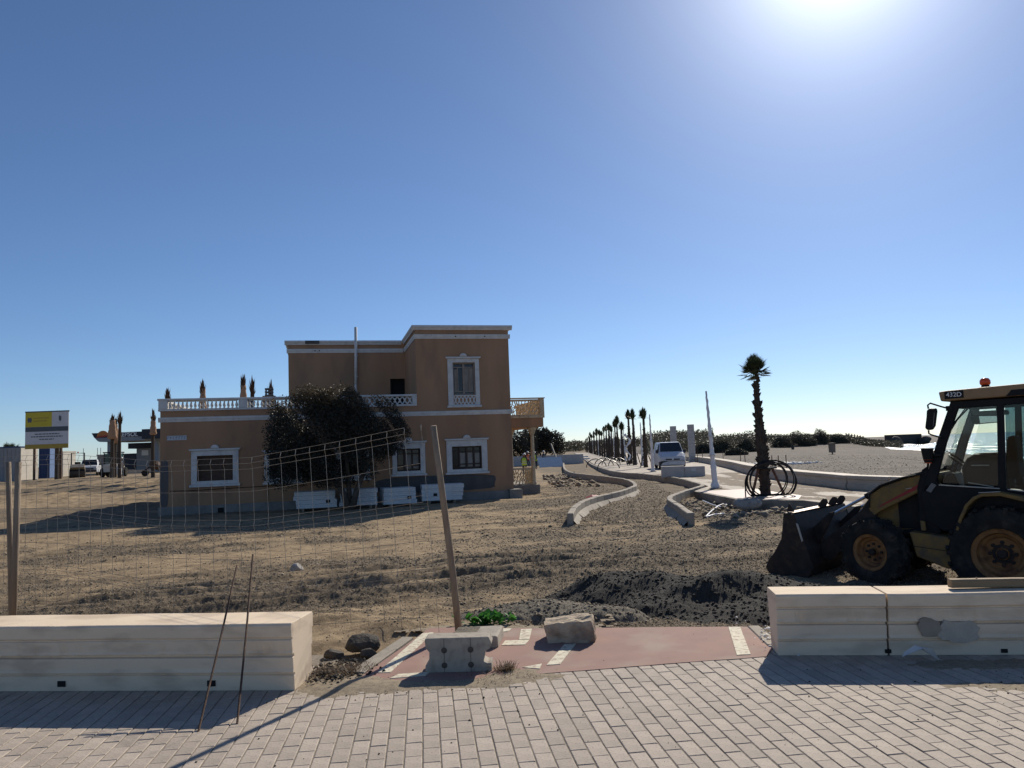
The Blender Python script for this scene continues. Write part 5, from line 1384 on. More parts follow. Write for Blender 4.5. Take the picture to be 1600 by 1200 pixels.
# small data plate on the cowl and rods
sp([(-.72,1.36),(-.80,1.47),(-.86,1.44),(-.78,1.33)], S0-.006, S0-.001, 'data_plate', m_greypl, .004, cab)
sp([(-.45,1.385),(-.53,1.40),(-.53,1.392),(-.45,1.377)], .262, .27, 'grab_strip', m_stripw, 0)
sp([(-1.22,1.47),(-1.52,1.415),(-1.52,1.405),(-1.22,1.46)], .40, .43, 'seat_rail', m_stripw, 0, cab)
# rear frame and folded boom base (beyond the picture's edge)
sp([(-2.40,.45),(-2.40,1.25),(-2.75,1.15),(-2.80,.40)], .55, 1.35, 'rear_frame', m_yel, .02)
sp([(-2.70,.9),(-2.68,1.25),(-2.95,2.2),(-2.75,2.75),(-2.95,2.80),(-3.18,2.2),(-2.95,.95)], .86, 1.04, 'boom', m_yel, .02)
# ================================================================== PALMS
def palm_trunk(h, r0, r1, boots=26, seed=0, straight=0.0):
    g = random.Random(seed); mb = MB(); n = 14
    pts = [(straight*(k/n)**2*h*.1, 0, h*k/n) for k in range(n+1)]
    rs = [r0*1.15 if k == 0 else r0+(r1-r0)*max(0,(k/n-.55)/.45)**.8 for k in range(n+1)]
    mb.tube(pts, rs, 10)
    for _ in range(boots):          # the cut stubs of old fronds
        t = g.uniform(.06,.98); a = g.uniform(0,6.28); k = t*n; i = min(int(k), n-1); r_ = rs[i]+(rs[i+1]-rs[i])*(k-i)
        x0 = pts[i][0]; z = h*t; c_, s_ = math.cos(a), math.sin(a); w = .035+.02*g.random()
        q = (-s_*w, c_*w); l = g.uniform(.04,.10)
        b_ = [(x0+c_*r_*.8+q[0], s_*r_*.8+q[1], z-.10),(x0+c_*r_*.8-q[0], s_*r_*.8-q[1], z-.10),(x0+c_*(r_+l)-q[0]*.3, s_*(r_+l)-q[1]*.3, z+l*.9),(x0+c_*(r_+l)+q[0]*.3, s_*(r_+l)+q[1]*.3, z+l*.9),(x0+c_*r_*.7, s_*r_*.7, z+.06)]
        mb.add(b_, [(0,1,2,3),(0,3,4),(1,4,2),(3,2,4)])
    return mb
def fan_crown(n_pet, plen, blade, spread, seed, nb=13, lo=-.5, hi=1.45, w=.022, tight=None):
    """fan-palm head: petioles, each carrying a fan of narrow blades"""
    g = random.Random(seed); mb = MB()
    for k in range(n_pet):
        az = g.uniform(0, 6.28); t = (k+.5)/n_pet
        el = lo+(hi-lo)*t**.8+g.uniform(-.15,.15)
        d = Vector((math.cos(az)*math.cos(el), math.sin(az)*math.cos(el), math.sin(el)))
        pl = plen*g.uniform(.6,1.05); tip = d*pl-Vector((0,0,.12*pl*max(0,math.cos(el))))
        mb.tube([(0,0,0), d*pl*.5+Vector((0,0,.02)), tip], [.016,.012,.008], 4)
        side = d.cross(Vector((0,0,1))); side = side.normalized() if side.length > .05 else Vector((math.cos(az+1.57), math.sin(az+1.57), 0))
        upv = side.cross(d).normalized()
        for j in range(nb):
            q = (j/(nb-1)-.5)*spread
            bd = (d*math.cos(q)+side*math.sin(q)+upv*.10*math.cos(q*1.3)).normalized()
            ln = blade*(1-.25*abs(q)/(spread*.5))*g.uniform(.85,1.1)
            sd = bd.cross(upv).normalized()*w
            dr = Vector((0,0,-.16*ln*max(0,1-abs(math.sin(el)))))
            m_ = tip+bd*ln*.5+dr*.25; e_ = tip+bd*ln+dr
            mb.add([tip, m_+sd, e_, m_-sd], [(0,1,2,3)])
    return mb
def blade_bundle(h, r_, n, seed, w=.05):
    """a head of fronds tied up or clipped, reads as a ragged teardrop"""
    g = random.Random(seed); mb = MB()
    for k in range(n):
        a = g.uniform(0,6.28); t = g.random(); z0 = h*t*.55
        rr_ = r_*math.sin(math.pi*min(1,.18+.75*t))*g.uniform(.4,1.1)
        b_ = Vector((math.cos(a)*.05, math.sin(a)*.05, z0*.6)); e_ = Vector((math.cos(a)*rr_, math.sin(a)*rr_, z0+h*g.uniform(.2,.5)))
        side = Vector((-math.sin(a), math.cos(a), 0))*w; m_ = b_*.45+e_*.55
        mb.add([b_, m_+side, e_, m_-side], [(0,1,2,3)])
    return mb
# the big palm by the promenade corner
pz = -.155
bp = thing('fan_palm', 'tall fan palm with support struts and a coil of black pipe around its foot', 'palm tree', (8.34, 25.9, pz-.12), 0)
mb = palm_trunk(3.95, .17, .07, 170, 5); o = mb.build('trunk', m_trunk, bp)
o.rotation_euler = (0, R(-1.6), 0)
MB().tube([(0,0,3.9),(-.11,0,4.35)], [.07,.06], 8).build('upper_trunk', m_trunk, bp)
cr = fan_crown(60, .34, .36, 2.2, 9, 13, -.35, 1.5, .018).build('crown', m_palmleaf, bp); cr.location = (-.12,0,4.22)
bd = blade_bundle(.80, .36, 420, 3, .022).build('crown_heart', m_palmleaf, bp); bd.location = (-.12,0,4.12)
for k, (dx, dy) in enumerate(((-.52,-.20),(.55,-.18),(.05,.6))):
    Mx = Matrix.Identity(4)
    a = Vector((dx,dy,.12)); b_ = Vector((dx*.40,dy*.40,1.05))
    MB().tube([a, b_], .045, 4).build('support_strut', m_struts, bp)
MB().tube([(-.36,-.12,1.02),(0,-.36,1.02),(.36,-.12,1.02),(.05,.36,1.02),(-.36,-.12,1.02)], .035, 6).build('strut_band', m_pipe, bp)
mb = MB(); g = random.Random(2)
coil = thing('pipe_coil', 'loose coil of black plastic pipe leaning round the foot of the tall fan palm', 'pipe coil', (8.30, 25.45, -.15))
for k, (cx, cz, rx, rz, y0) in enumerate(((-.02,.50,.60,.56,0),(.03,.46,.78,.66,-.05),(-.07,.48,.66,.62,-.10),(.09,.44,.74,.68,-.15),(.0,.40,.84,.66,-.2))):
    pts = [(cx+rx*math.cos(a), y0-.10*math.sin(a)-.05, .03+max(0,cz+rz*math.sin(a))) for a in [2*math.pi*j/36 for j in range(37)]]
    MB().tube(pts, .021, 6, caps=False).build('pipe_turn', m_pipe, coil)
MB().tube([(-.80,-.2,.45),(-.86,-.3,.2),(-.95,-.6,-.15),(-1.05,-1.0,-.24)], .021, 6).build('pipe_end', m_pipe, coil)
MB().tube([(-.2,-.2,1.02),(.0,-.3,1.06),(.22,-.2,1.0)], .05, 6).build('coil_tie', m_pipe, coil)
# the planted row along the promenade
plist = []
protos = []
for k in range(5):
    hh = (4.1,3.7,4.4,3.8,4.0)[k]
    t = thing('palm', 'palm', 'palm tree', (0,0,0)); 
    palm_trunk(hh*.86, .165+.02*(k%3), .075, 40, 20+k).build('trunk', m_trunk, t)
    MB().tube([(0,0,hh*.86-.05),(0,0,hh)], [.10,.09], 6).build('upper_trunk', m_trunk, t)
    o = blade_bundle(1.15, (.40,.46,.36,.28,.44)[k], 260, 30+k, .06).build('crown', m_palmleaf, t); o.location = (0,0,hh-.25)
    o2 = fan_crown(9, .25, .38, 1.6, 40+k, 7, -.2, .9, .03).build('crown_skirt', m_palmdry if k == 2 else m_palmleaf, t); o2.location = (0,0,hh-.05)
    for dx, dy in ((-.5,-.3),(.5,-.25),(0,.55)):
        MB().tube([(dx,dy,.0),(dx*.45,dy*.45,.95)], .045, 4).build('support_strut', m_trunk, t)
    t.name = 'row_palm'; protos.append(t)
rows_y = [63,71.5,77,87,92,99,105,112,118,126,133,141,148,157,166,175,185,196,207,219,232,246,261,277]
ordn = ['nearest','second','third','fourth','fifth','sixth','seventh','eighth','ninth','tenth','eleventh','twelfth','thirteenth','fourteenth','fifteenth','sixteenth','seventeenth','eighteenth','nineteenth','twentieth','twenty-first','twenty-second','twenty-third','farthest']
used_p = set()
for i, Y_ in enumerate(rows_y):
    k = (0,3,2,1,4)[i] if i < 5 else random.randrange(5)
    if k not in used_p: o = protos[k]; used_p.add(k)
    else: o = copy_tree(protos[k])
    x_ = 10.5+(Y_-63)*.072+random.uniform(-.25,.25)
    s_ = random.uniform(.93,1.1)
    o.location = (x_, Y_, -.17); o.rotation_euler = (0, 0, random.uniform(0,6.28)); o.scale = (s_, s_, s_*random.uniform(.95,1.1))
    tag(o, f'{ordn[i]} palm of the row along the promenade, counted from the white van', 'palm tree', 'palms planted along the promenade')
# lamp columns wrapped in white plastic
def wrapped_pole(loc, h, lean, label, seed, group='lamp columns wrapped in white plastic', base=.2):
    g = random.Random(seed); t = thing('wrapped_column', label, 'lamp column', loc, g.uniform(0,6), group)
    n = 26; pts = []; rs = []
    for k in range(n+1):
        u = k/n; pts.append((0, 0, h*u))
        r_ = (.120-.04*u/.5 if u < .5 else .072-.035*(u-.5)/.5)+.018*g.uniform(-1,1)*(1 if u < .55 else .3)
        if u < .05: r_ *= 1.3
        if .40 < u < .44: r_ *= .8
        rs.append(max(r_, .035))
    mb = MB(); mb.tube(pts, rs, 11)
    mb.v = [(x+.014*math.sin(z*17+y*40), y+.014*math.cos(z*13+x*50), z) for x, y, z in mb.v]
    mb.build('plastic_wrap', m_plastic, t, smooth=True)
    MB().tube([(0,0,h*.97),(0,0,h*1.03)], .035, 8).build('pole_tip', m_trim, t)
    MB().box(-.2,.2,-.2,.2,-.02,.03).build('base_plate', m_kerb, t)
    for z in (.35*h,.55*h): MB().tube([(0,0,z),(0,0,z+.03)], .13*(1-z/h)+.075, 9).build('wrap_tie', m_trim, t)
    t.rotation_euler = (0, lean, 0); return t
wrapped_pole((7.86,30.52,-.16), 3.75, R(-2.2), 'tall column wrapped in crumpled white plastic beside the pink paving', 1)
wrapped_pole((9.26,52.0,-.16), 3.75, R(-.5), 'slim column wrapped in white plastic just left of the white van', 2)
for i, Y_ in enumerate((68,75,82,89.5,96,103,110,118,126,134,143,152,162,172,183,194,206,218)):
    wrapped_pole((11.75+(Y_-75)*.072, Y_, -.16), 3.7, R(random.uniform(-1,1)), f'{ordn[i]} white-wrapped column among the palm row', 10+i)
# loose plastic streamer at the third palm
pts = [(11.2+.25*math.sin(k*.9), 76.2, .2+2.6*k/12) for k in range(13)]
o = MB().tube(pts, [.10+.05*math.sin(k*1.7) for k in range(13)], 6).build('plastic_sheet', m_plastic, smooth=True)
tag(o, 'loose strip of white plastic hanging at the third palm of the row', 'plastic sheet')

# ================================================================== PROMENADE THINGS
m_vanw = mat('van_white', (.60,.61,.63), (.56,.57,.59), .3, 2, spec=.5)
m_van_gl = mat('van_glass', (.02,.022,.025), (.03,.03,.03), .08, 2, spec=.6)
m_bump = mat('bumper_plastic', (.035,.036,.04), (.05,.05,.05), .6, 6)
m_lampg = mat('headlamp_glass', (.45,.47,.5), (.35,.37,.4), .15, 6, spec=.6)
m_plate = mat('plate_white', (.75,.75,.72), (.7,.7,.68), .5, 6)
def loft(mb, secs, mi=0):
    """secs: list of rings with equal point counts"""
    n = len(secs[0]); v = [p_ for s_ in secs for p_ in s_]; f = []
    for i in range(len(secs)-1):
        for k in range(n): f.append((i*n+k, i*n+(k+1)%n, (i+1)*n+(k+1)%n, (i+1)*n+k))
    f += [tuple(range(n-1,-1,-1)), tuple((len(secs)-1)*n+k for k in range(n))]
    return mb.add(v, f, mi)
def van(loc, rz, label):
    t = thing('van', label, 'van', loc, rz)
    # front at -y; ring in (x, z) for successive y
    def ring(y, w, z0, zs, z1, wt):
        return [(-w*.96,y,z0),(-w,y,z0+.25),(-w,y,zs),(-wt,y,z1-.06),(-wt+.10,y,z1),(wt-.10,y,z1),(wt,y,z1-.06),(w,y,zs),(w,y,z0+.25),(w*.96,y,z0)]
    mb = MB(); loft(mb, [ring(-2.40,.72,.30,.72,.80,.66),ring(-2.34,.88,.26,.82,.93,.80),ring(-1.98,.94,.25,.98,1.14,.86),ring(-1.70,.95,.25,1.10,1.24,.86),ring(-1.28,.95,.25,1.15,1.62,.80),ring(-.86,.95,.25,1.15,1.93,.76),ring(-.4,.95,.25,1.15,1.97,.77),ring(2.2,.95,.25,1.15,1.96,.77),ring(2.4,.92,.30,1.12,1.90,.74)])
    mb.build('body', m_vanw, t, bevel=.03, seg=2)
    v = [(-.80,-1.665,1.275),(.80,-1.665,1.275),(.70,-.925,1.90),(-.70,-.925,1.90)]
    d = Vector((0,-.02,.016)); mb = MB(); mb.add([Vector(p_)+d for p_ in v]+[Vector(p_)-d*2 for p_ in v], [(0,1,2,3),(7,6,5,4),(0,4,5,1),(1,5,6,2),(2,6,7,3),(3,7,4,0)])
    mb.build('windscreen', m_van_gl, t)
    for s in (-1, 1):
        mb = MB(); mb.add([(s*.955,-1.45,1.18),(s*.955,-.45,1.18),(s*.80,-.45,1.84),(s*.83,-1.0,1.78)], [(0,1,2,3) if s > 0 else (3,2,1,0)]); mb.build('side_window', m_van_gl, t)
        MB().add([(s*.86,-2.372,.62),(s*.92,-2.02,.70),(s*.93,-1.98,.98),(s*.86,-2.12,1.00),(s*.60,-2.40,.74),(s*.62,-2.44,.62)], [(0,1,2,3,4,5) if s < 0 else (5,4,3,2,1,0)]).build('headlight', m_lampg, t)
        MB().box(s*1.0-.10, s*1.0+.10, -1.42, -1.30, 1.16, 1.42).build('side_mirror', m_bump, t, bevel=.03)
        MB().box(s*.92-.03, s*1.0+.03, -1.38, -1.34, 1.20, 1.24).build('mirror_arm', m_bump, t)
        for y_ in (-1.55, 1.55):
            w = bpy.data.objects.new('wheel', None); COL.objects.link(w); w.parent = t; w.location = (s*.82, y_, .32)
            MB().lathe([(.20,-.1),(.30,-.11),(.32,-.07),(.32,.07),(.30,.11),(.20,.1)], 20, Matrix.Rotation(R(90),4,'Y')).build('tyre', m_tyre, w)
            MB().lathe([(.0,-.09),(.20,-.09),(.20,.09),(.0,.09)], 14, Matrix.Rotation(R(90),4,'Y')).build('rim', m_greypl, w)
    mb = MB(); loft(mb, [[(-.90,-2.30,.20),(-.92,-2.26,.55),(-.80,-2.46,.60),(.80,-2.46,.60),(.92,-2.26,.55),(.90,-2.30,.20)], [(-.94,-1.9,.20),(-.97,-1.9,.52),(-.8,-2.0,.58),(.8,-2.0,.58),(.97,-1.9,.52),(.94,-1.9,.20)]])
    mb.build('bumper', m_bump, t)
    MB().box(-.50,-.06,-2.455,-2.40,.66,.75).build('grille_slot', m_bump, t, bevel=.01); MB().box(.06,.50,-2.455,-2.40,.66,.75).build('grille_slot', m_bump, t, bevel=.01)
    MB().prism([(0,.64),(.055,.72),(0,.80),(-.055,.72)], -2.47, -2.44, 'y').build('badge', m_chrome, t)
    MB().box(-.26,.26,-2.485,-2.465,.38,.48).build('number_plate', m_plate, t)
    for x_ in (-.35,.05): MB().tube([(x_,-1.70,1.27),(x_+.42,-1.50,1.46)], .012, 4).build('wiper', m_bump, t)
    MB().box(.50,.62,-1.02,-1.0,1.80,1.84).build('sticker', m_plate, t)
    for k in range(7): MB().box(-.36+k*.10,-.29+k*.10,-2.0-.012,-1.99,1.045,1.10).build('bonnet_letter', m_greypl, t)
    return t
van((11.62, 58.2, -.16), R(-5), 'white delivery van parked on the promenade facing the camera')
cb = thing('concrete_bench', 'long grey concrete block seat before the white van', 'bench', (9.25, 42.3, -.16), R(-10))
MB().box(-1.25, .0, -.30, .30, 0, .60).build('block', m_pillar, cb, bevel=.02); MB().box(.012, 1.08, -.33, .28, 0, .56).build('block', m_pillar, cb, bevel=.02)
MB().box(.35,.60,-.334,-.33,.30,.46).build('patch_plate', m_trim, cb)
def pillar(x, y, w, h, label):
    t = thing('stone_pillar', label, 'pillar', (x, y, -.25), R(-8)); n = int(h/.30)
    for k in range(n):
        MB().box(-w/2, w/2, -w/2, w/2, k*h/n, (k+1)*h/n-.012).build('block', m_pillar, t, bevel=.01, seg=1)
        if k < n-1: MB().box(-w/2+.02, w/2-.02, -w/2+.02, w/2-.02, (k+1)*h/n-.012, (k+1)*h/n).build('mortar_joint', m_plinth, t)
pillar(17.35, 75.5, .62, 3.75, 'nearer and taller of the two square block pillars beyond the van')
pillar(17.9, 86.5, .66, 3.9, 'farther of the two square block pillars, rising behind the van')
# debris at the promenade corner
rock('concrete_lump', m_concrete, 'broken concrete block in the rubble left of the tall palm', (6.95,23.3,-.42), (.42,.28,.24), 31, -.3, 8, 'rubble')
g = random.Random(8)
pts = [G(1098+26*math.sin(k*.5)+k*3.4, 782+2.2*k+6*math.sin(k*.9), -.36) for k in range(13)]
o = MB().tube(pts, .022, 6).build('cable', m_plastic); tag(o, 'white cable loop lying in the rubble by the kerb elbow', 'cable')
pts = [Vector((7.25-.12*k, 24.2-.16*k, -.18-.01*k+.10*math.sin(k*.8))) for k in range(11)]
o = MB().tube(pts, .02, 6).build('hose', m_pipe); tag(o, 'black hose end trailing from the pipe coil into the rubble', 'hose')
n = 500; xs = rng.uniform(5.3,8.8,n); ys_ = rng.uniform(21.0,26.5,n); k = (xs < 6.9) | (ys_ < 23.0); xs, ys_ = xs[k], ys_[k]
sz = .03+.13*rng.random(len(xs))**4
o = bits('rubble', xs, ys_, ground_z(xs, ys_)+sz*.3, sz, m_stone_bits); tag(o, 'earth and rubble heaped between the kerb and the promenade corner', kind='stuff')
n = 260; xs = rng.uniform(2.0,4.6,n); ys_ = rng.uniform(40,60,n); sz = .05+.2*rng.random(n)**4
o = bits('rubble', xs, ys_, ground_z(xs, ys_)+sz*.3, sz, m_stone_bits); tag(o, 'rubble strewn along the far side of the villa', kind='stuff')
# short timber and red rag on the left kerb
q = G(940,780,-.38)
o = MB().box(-.45,.45,-.05,.05,-.03,.03).build('timber_offcut', m_logwood); o.location = q+Vector((.3,0,.05)); o.rotation_euler = (0,R(8),R(20)); tag(o, 'pale timber offcut lying against the left kerb', 'timber')
rag = MB(); rag.add([(-.25,-.1,0),(.0,-.14,.07),(.22,-.05,.02),(.26,.12,.10),(.0,.10,.12),(-.24,.08,.05)], [(0,1,4,5),(1,2,3,4)]); o = rag.build('rag', m_red); o.location = q+Vector((-.35,.1,.05)); tag(o, 'dark red rag beside the timber offcut at the left kerb', 'rag')
# rubble bed with cut pipes between kerb and first palms
for i, (px_, py_) in enumerate(((932,730),(944,728),(955,727),(966,728),(951,733))):
    q = G(px_, py_, -.2); t = [q+Vector((.9*math.cos(a), .2*math.sin(a)*2, .75*math.sin(a))) for a in [math.pi*j/12 for j in range(13)]]
    o = MB().tube(t, .04, 6).build('conduit', m_pipe); tag(o, f"{['leftmost','second','third','rightmost','front'][i]} black conduit hoop rising from the planting bed before the palm row", 'conduit', 'black conduit hoops in the planting bed')
# slabs laid beside the road farther on
for i, (px_, py_, w_) in enumerate(((905,714,3.2),(899,711,3.0),(912,717,1.6))):
    q = G(px_, py_, -.1); o = MB().box(-w_/2,w_/2,-.6,.6,0,.18).build('white_slab', m_whiteslab); o.location = q-Vector((0,0,.05)); o.rotation_euler = (0,0,.1*i)
    tag(o, f"{['middle','farther','nearer'][i]} white slab lying in the roadway before the palm row", 'slab', 'white slabs in the far roadway')

# ================================================================== WORKERS BY THE VERANDA
m_skin = mat('skin', (.36,.21,.14), (.32,.19,.13), .6, 4)
m_trou = mat('dark_trousers', (.03,.033,.045), (.045,.045,.055), .9, 8)
m_navy = mat('navy_sleeves', (.04,.05,.08), (.05,.055,.08), .9, 8)
m_hivis = mat('hi_vis_yellow', (.55,.75,.08), (.5,.66,.08), .7, 6)
m_orange = mat('hi_vis_orange', (.70,.16,.05), (.6,.13,.05), .7, 6)
m_helm = mat('helmet_white', (.78,.78,.76), (.72,.72,.7), .4, 4)
m_band = mat('reflective_band', (.6,.6,.58), (.55,.55,.54), .3, 4)
def person(label, loc, rz, vest, seed, h=1.75, stoop=0.0):
    g = random.Random(seed); t = thing('person', label, 'person', loc, rz)
    k = h/1.75; st_ = g.uniform(.05,.14)
    J = {'pelvis':(0,0,.95),'chest':(0,-stoop,1.30),'neck':(0,-stoop*1.3,1.47),'head':(0,-stoop*1.6-.01,1.62),'top':(0,-stoop*1.6,1.72),
         'hl':(.10,0,.90),'kl':(.12,-st_,.50),'fl':(.12,0,.07),'tl':(.13,-.15,.04),'hr':(-.10,0,.90),'kr':(-.12,st_*.4,.50),'fr':(-.12,.10,.07),'tr':(-.13,-.06,.04),
         'sl':(.19,-stoop,1.41),'el':(.27,-stoop-.02,1.14),'wl':(.24,-stoop-.20,.96),'gl':(.22,-stoop-.27,.90),'sr':(-.19,-stoop,1.41),'er':(-.27,-stoop+.02,1.13),'wr':(-.26,-stoop-.12,.90),'gr':(-.25,-stoop-.17,.82)}
    RAD = {'pelvis':.135,'chest':.15,'neck':.06,'head':.095,'top':.06,'hl':.09,'kl':.065,'fl':.05,'tl':.04,'hr':.09,'kr':.065,'fr':.05,'tr':.04,'sl':.07,'el':.05,'wl':.036,'gl':.035,'sr':.07,'er':.05,'wr':.036,'gr':.035}
    names = list(J); E_ = [('pelvis','chest'),('chest','neck'),('neck','head'),('head','top'),('pelvis','hl'),('hl','kl'),('kl','fl'),('fl','tl'),('pelvis','hr'),('hr','kr'),('kr','fr'),('fr','tr'),('chest','sl'),('sl','el'),('el','wl'),('wl','gl'),('chest','sr'),('sr','er'),('er','wr'),('wr','gr')]
    me = bpy.data.meshes.new('body'); me.from_pydata([tuple(c*k for c in J[n_]) for n_ in names], [(names.index(a), names.index(b)) for a, b in E_], [])
    o = bpy.data.objects.new('body', me); COL.objects.link(o); o.parent = t
    md = o.modifiers.new('skin', 'SKIN'); sv = me.skin_vertices[0].data
    for i, n_ in enumerate(names): sv[i].radius = (RAD[n_]*k, RAD[n_]*k); sv[i].use_root = (i == 0)
    o.modifiers.new('sub', 'SUBSURF').render_levels = 1; o.modifiers['sub'].levels = 1
    me.materials.append(m_trou)
    hd = MB().lathe([(.0,-.13),(.055,-.12),(.085,-.04),(.09,.03),(.08,.09),(.0,.125)], 12, Matrix.Translation(Vector(J['head'])*k)).build('head', m_skin, t, smooth=True)
    hz = Vector(J['head'])*k+Vector((0,0,.06))
    MB().lathe([(.150,.0),(.150,.012),(.112,.018),(.105,.06),(.075,.105),(.0,.125)], 14, Matrix.Translation(hz)).build('helmet', m_helm, t, smooth=True)
    mb = MB(); secs = []
    for z, rx, ry in ((.84,.20,.155),(1.0,.195,.155),(1.2,.205,.165),(1.36,.215,.155),(1.45,.15,.11)):
        oy = -stoop*max(0,(z-.95)/.35); secs.append([(rx*math.cos(a)*k, (oy+ry*math.sin(a))*k, z*k) for a in [2*math.pi*j/14 for j in range(14)]])
    loft(mb, secs); v_ = mb.build('vest', vest, t, smooth=True)
    for z in (.98, 1.14):
        oy = -stoop*max(0,(z-.95)/.35)
        mb = MB(); loft(mb, [[(.208*math.cos(a)*k, (oy+.168*math.sin(a))*k, (z+dz)*k) for a in [2*math.pi*j/14 for j in range(14)]] for dz in (0,.05)]); mb.build('reflective_band', m_band, t)
    return t
for (px_, pyf, Y_, rz, vest, sd, stp, lb) in ((818.5,0,60,R(160),m_hivis,1,.03,'worker in yellow hi-vis vest and white helmet seen between the veranda columns'),
      (824,0,84,R(30),m_orange,2,.02,'worker in orange top and white helmet behind the veranda balustrade'),
      (836.5,0,78,R(-40),m_hivis,3,.10,'worker in yellow vest half hidden by the front veranda column'),
      (849,0,86,R(60),m_navy,4,.0,'worker in dark clothes and white helmet standing right of the veranda')):
    x_ = at(px_, 705, Y_).x
    person(lb, (x_, Y_, gz1(x_, Y_)-.02), rz, vest, sd, 1.74, stp)
# leaning white board and low grey wall behind
q = at(862, 728, 82)
o = MB().box(-1.3,1.3,-.05,.05,0,1.6).build('leaning_panel', m_whiteslab); o.location = (q.x, 82, -.35); o.rotation_euler = (R(-50),0,R(8)); tag(o, 'pale panel leaning on the rubble right of the workers', 'panel')
o = MB().box(-5,4.2,-.2,.2,0,1.15).build('low_wall', m_pillar); o.location = (q.x+.1, 92, -.3); o.rotation_euler = (0,0,R(4)); tag(o, 'low bluish-grey wall behind the workers', 'wall')
x1 = at(871, 712, 88).x
o = MB().tube([(x1,86,-.2),(x1-.5,92,2.2)], .09, 6).build('leaning_beam', m_kerb); tag(o, 'pale beam leaning up behind the low grey wall', 'beam')

# ================================================================== TREES AND SCRUB FARTHER OFF
P0 = at(842, 700, 96)
tree('park_tree', 'round dark evergreen tree rising right of the veranda', (P0.x, 96, -.3), [([(0,0,0),(.2,0,1.2),(-.4,.1,2.6)],.2),([(.2,0,.2),(.9,0,1.4),(1.4,0,2.7)],.16)],
     [(-.5,0,3.0,2.4,2,1.5),(1.6,0,2.7,1.9,1.7,1.4),(.3,.3,3.8,1.3,1.2,.9),(2.4,0,1.9,1.2,1.2,.8)], 9000, .15, m_treeleaf, 61, group='evergreen trees right of the villa')
P0 = at(812, 700, 100)
tree('park_tree', 'dark evergreen tree seen through the veranda columns', (P0.x, 100, -.3), [([(0,0,0),(.1,0,1.2),(.3,.1,2.6)],.2)],
     [(0,0,2.6,2.6,2,1.8),(-1.8,0,2.4,1.8,1.6,1.4),(1.6,0,2.2,1.6,1.4,1.3)], 8000, .15, m_treeleaf, 62, group='evergreen trees right of the villa')
for i, px_ in enumerate((822, 836)):
    q = at(px_, 690, 93)
    t = thing('cypress', f"{['left','right'][i]} slim dark cypress above the evergreen tree right of the veranda", 'tree', (q.x, 93, -.3), 0, 'slim cypresses by the veranda')
    MB().tube([(0,0,0),(0,0,5.0)], [.1,.03], 6).build('trunk', m_bark, t)
    g = np.random.default_rng(70+i); zz = g.random(900)*4.6+.6; rr_ = .34*np.sin(np.clip((zz-.4)/4.9,0,1)*math.pi)**.6*g.random(900)**.5; aa_ = g.random(900)*6.28
    leaf_mesh('crown', np.stack([rr_*np.cos(aa_), rr_*np.sin(aa_), zz], -1), .10, m_treeleaf, 1.2, t, seed=i, kind='stuff')
# individual bushes along the back of the beach
bush_spots = [(1100,150,2.6,3.6),(1128,150,3.4,4.6),(1150,120,1.5,3.2),(1165,150,3.2,4.2),(1180,160,2.5,5.0),(1222,205,4.2,5.6),(1248,212,5.0,6.4),(1262,214,4.0,5.0),(1283,222,5.2,5.0),(1310,226,3.4,6.0),(1345,236,3.0,7.5),(1390,238,2.4,8.0)]
names_b = ['bush right of the square pillars','dense bush behind the wrapped column','low bush on the sand before the dense bushes','broad bush left of the tall palm trunk','bush hidden behind the tall palm trunk','bush just right of the tall palm','tall feathery bush on the dune','thin-topped bush beside the feathery one','round bush standing out on the dune ridge','low bush below the dune railing','spreading scrub under the dune railing','scrub mound at the dune path']
for i, (px_, Y_, h_, w_) in enumerate(bush_spots):
    q = at(px_, 700, Y_); h_ *= .74; t = thing('beach_bush', names_b[i], 'bush', (q.x, Y_, gz1(q.x, Y_)-.1), 0, 'bushes along the back of the beach')
    g = np.random.default_rng(90+i); n = 7000
    d = g.normal(size=(n,3)); d /= np.linalg.norm(d,axis=1)[:,None]; d[:,2] = np.abs(d[:,2])
    r_ = (.35+.65*g.random(n)**.5)*(.75+.6*fbm(d[:,0]*3+i*7, d[:,1]*3+d[:,2]*2, 1.2, 3, i))
    pts = d*r_[:,None]*np.array([w_/2, w_/2*.8, h_])
    leaf_mesh('foliage', pts, .15, m_shrub, .4, t, seed=100+i, kind='stuff')
    mb = MB()
    for k in range(4):
        a = k*1.6; mb.tube([(0,0,0),(math.cos(a)*w_*.2,math.sin(a)*w_*.15,h_*.6)], [.08,.02], 5)
    mb.build('stems', m_bark, t)
# the far belt of scrub and trees that reads as one mass
g = np.random.default_rng(5); P = []; Sz = []
for (px0, px1, Y0, Y1, h0, n_) in ((1000,1180,170,240,3.2,24000),(1180,1400,225,275,1.9,20000),(1395,1425,300,330,1.0,900),(862,1000,420,520,5.5,12000),(1000,1110,300,420,5.0,12000),(880,905,360,420,4.5,3000)):
    pxs = px0+(px1-px0)*g.random(n_); Ys = Y0+(Y1-Y0)*g.random(n_); xs = (pxs-800)/1200*Ys*1.0 - .0
    xs = xs*1.0+Ys*.0
    hh = h0*(.35+1.1*fbm(xs, Ys, .11, 4, 55))*g.random(n_)**.6
    P.append(np.stack([xs, Ys, ground_z(xs, Ys)+hh-.1], -1)); Sz.append(np.full(n_, .0010)*Ys+.06)
P = np.concatenate(P); Sz = np.concatenate(Sz)
o = leaf_mesh('scrub_belt', P, Sz, m_shrub, .4, seed=9, kind='stuff'); tag(o, 'far belt of dune scrub and trees along the back of the beach')
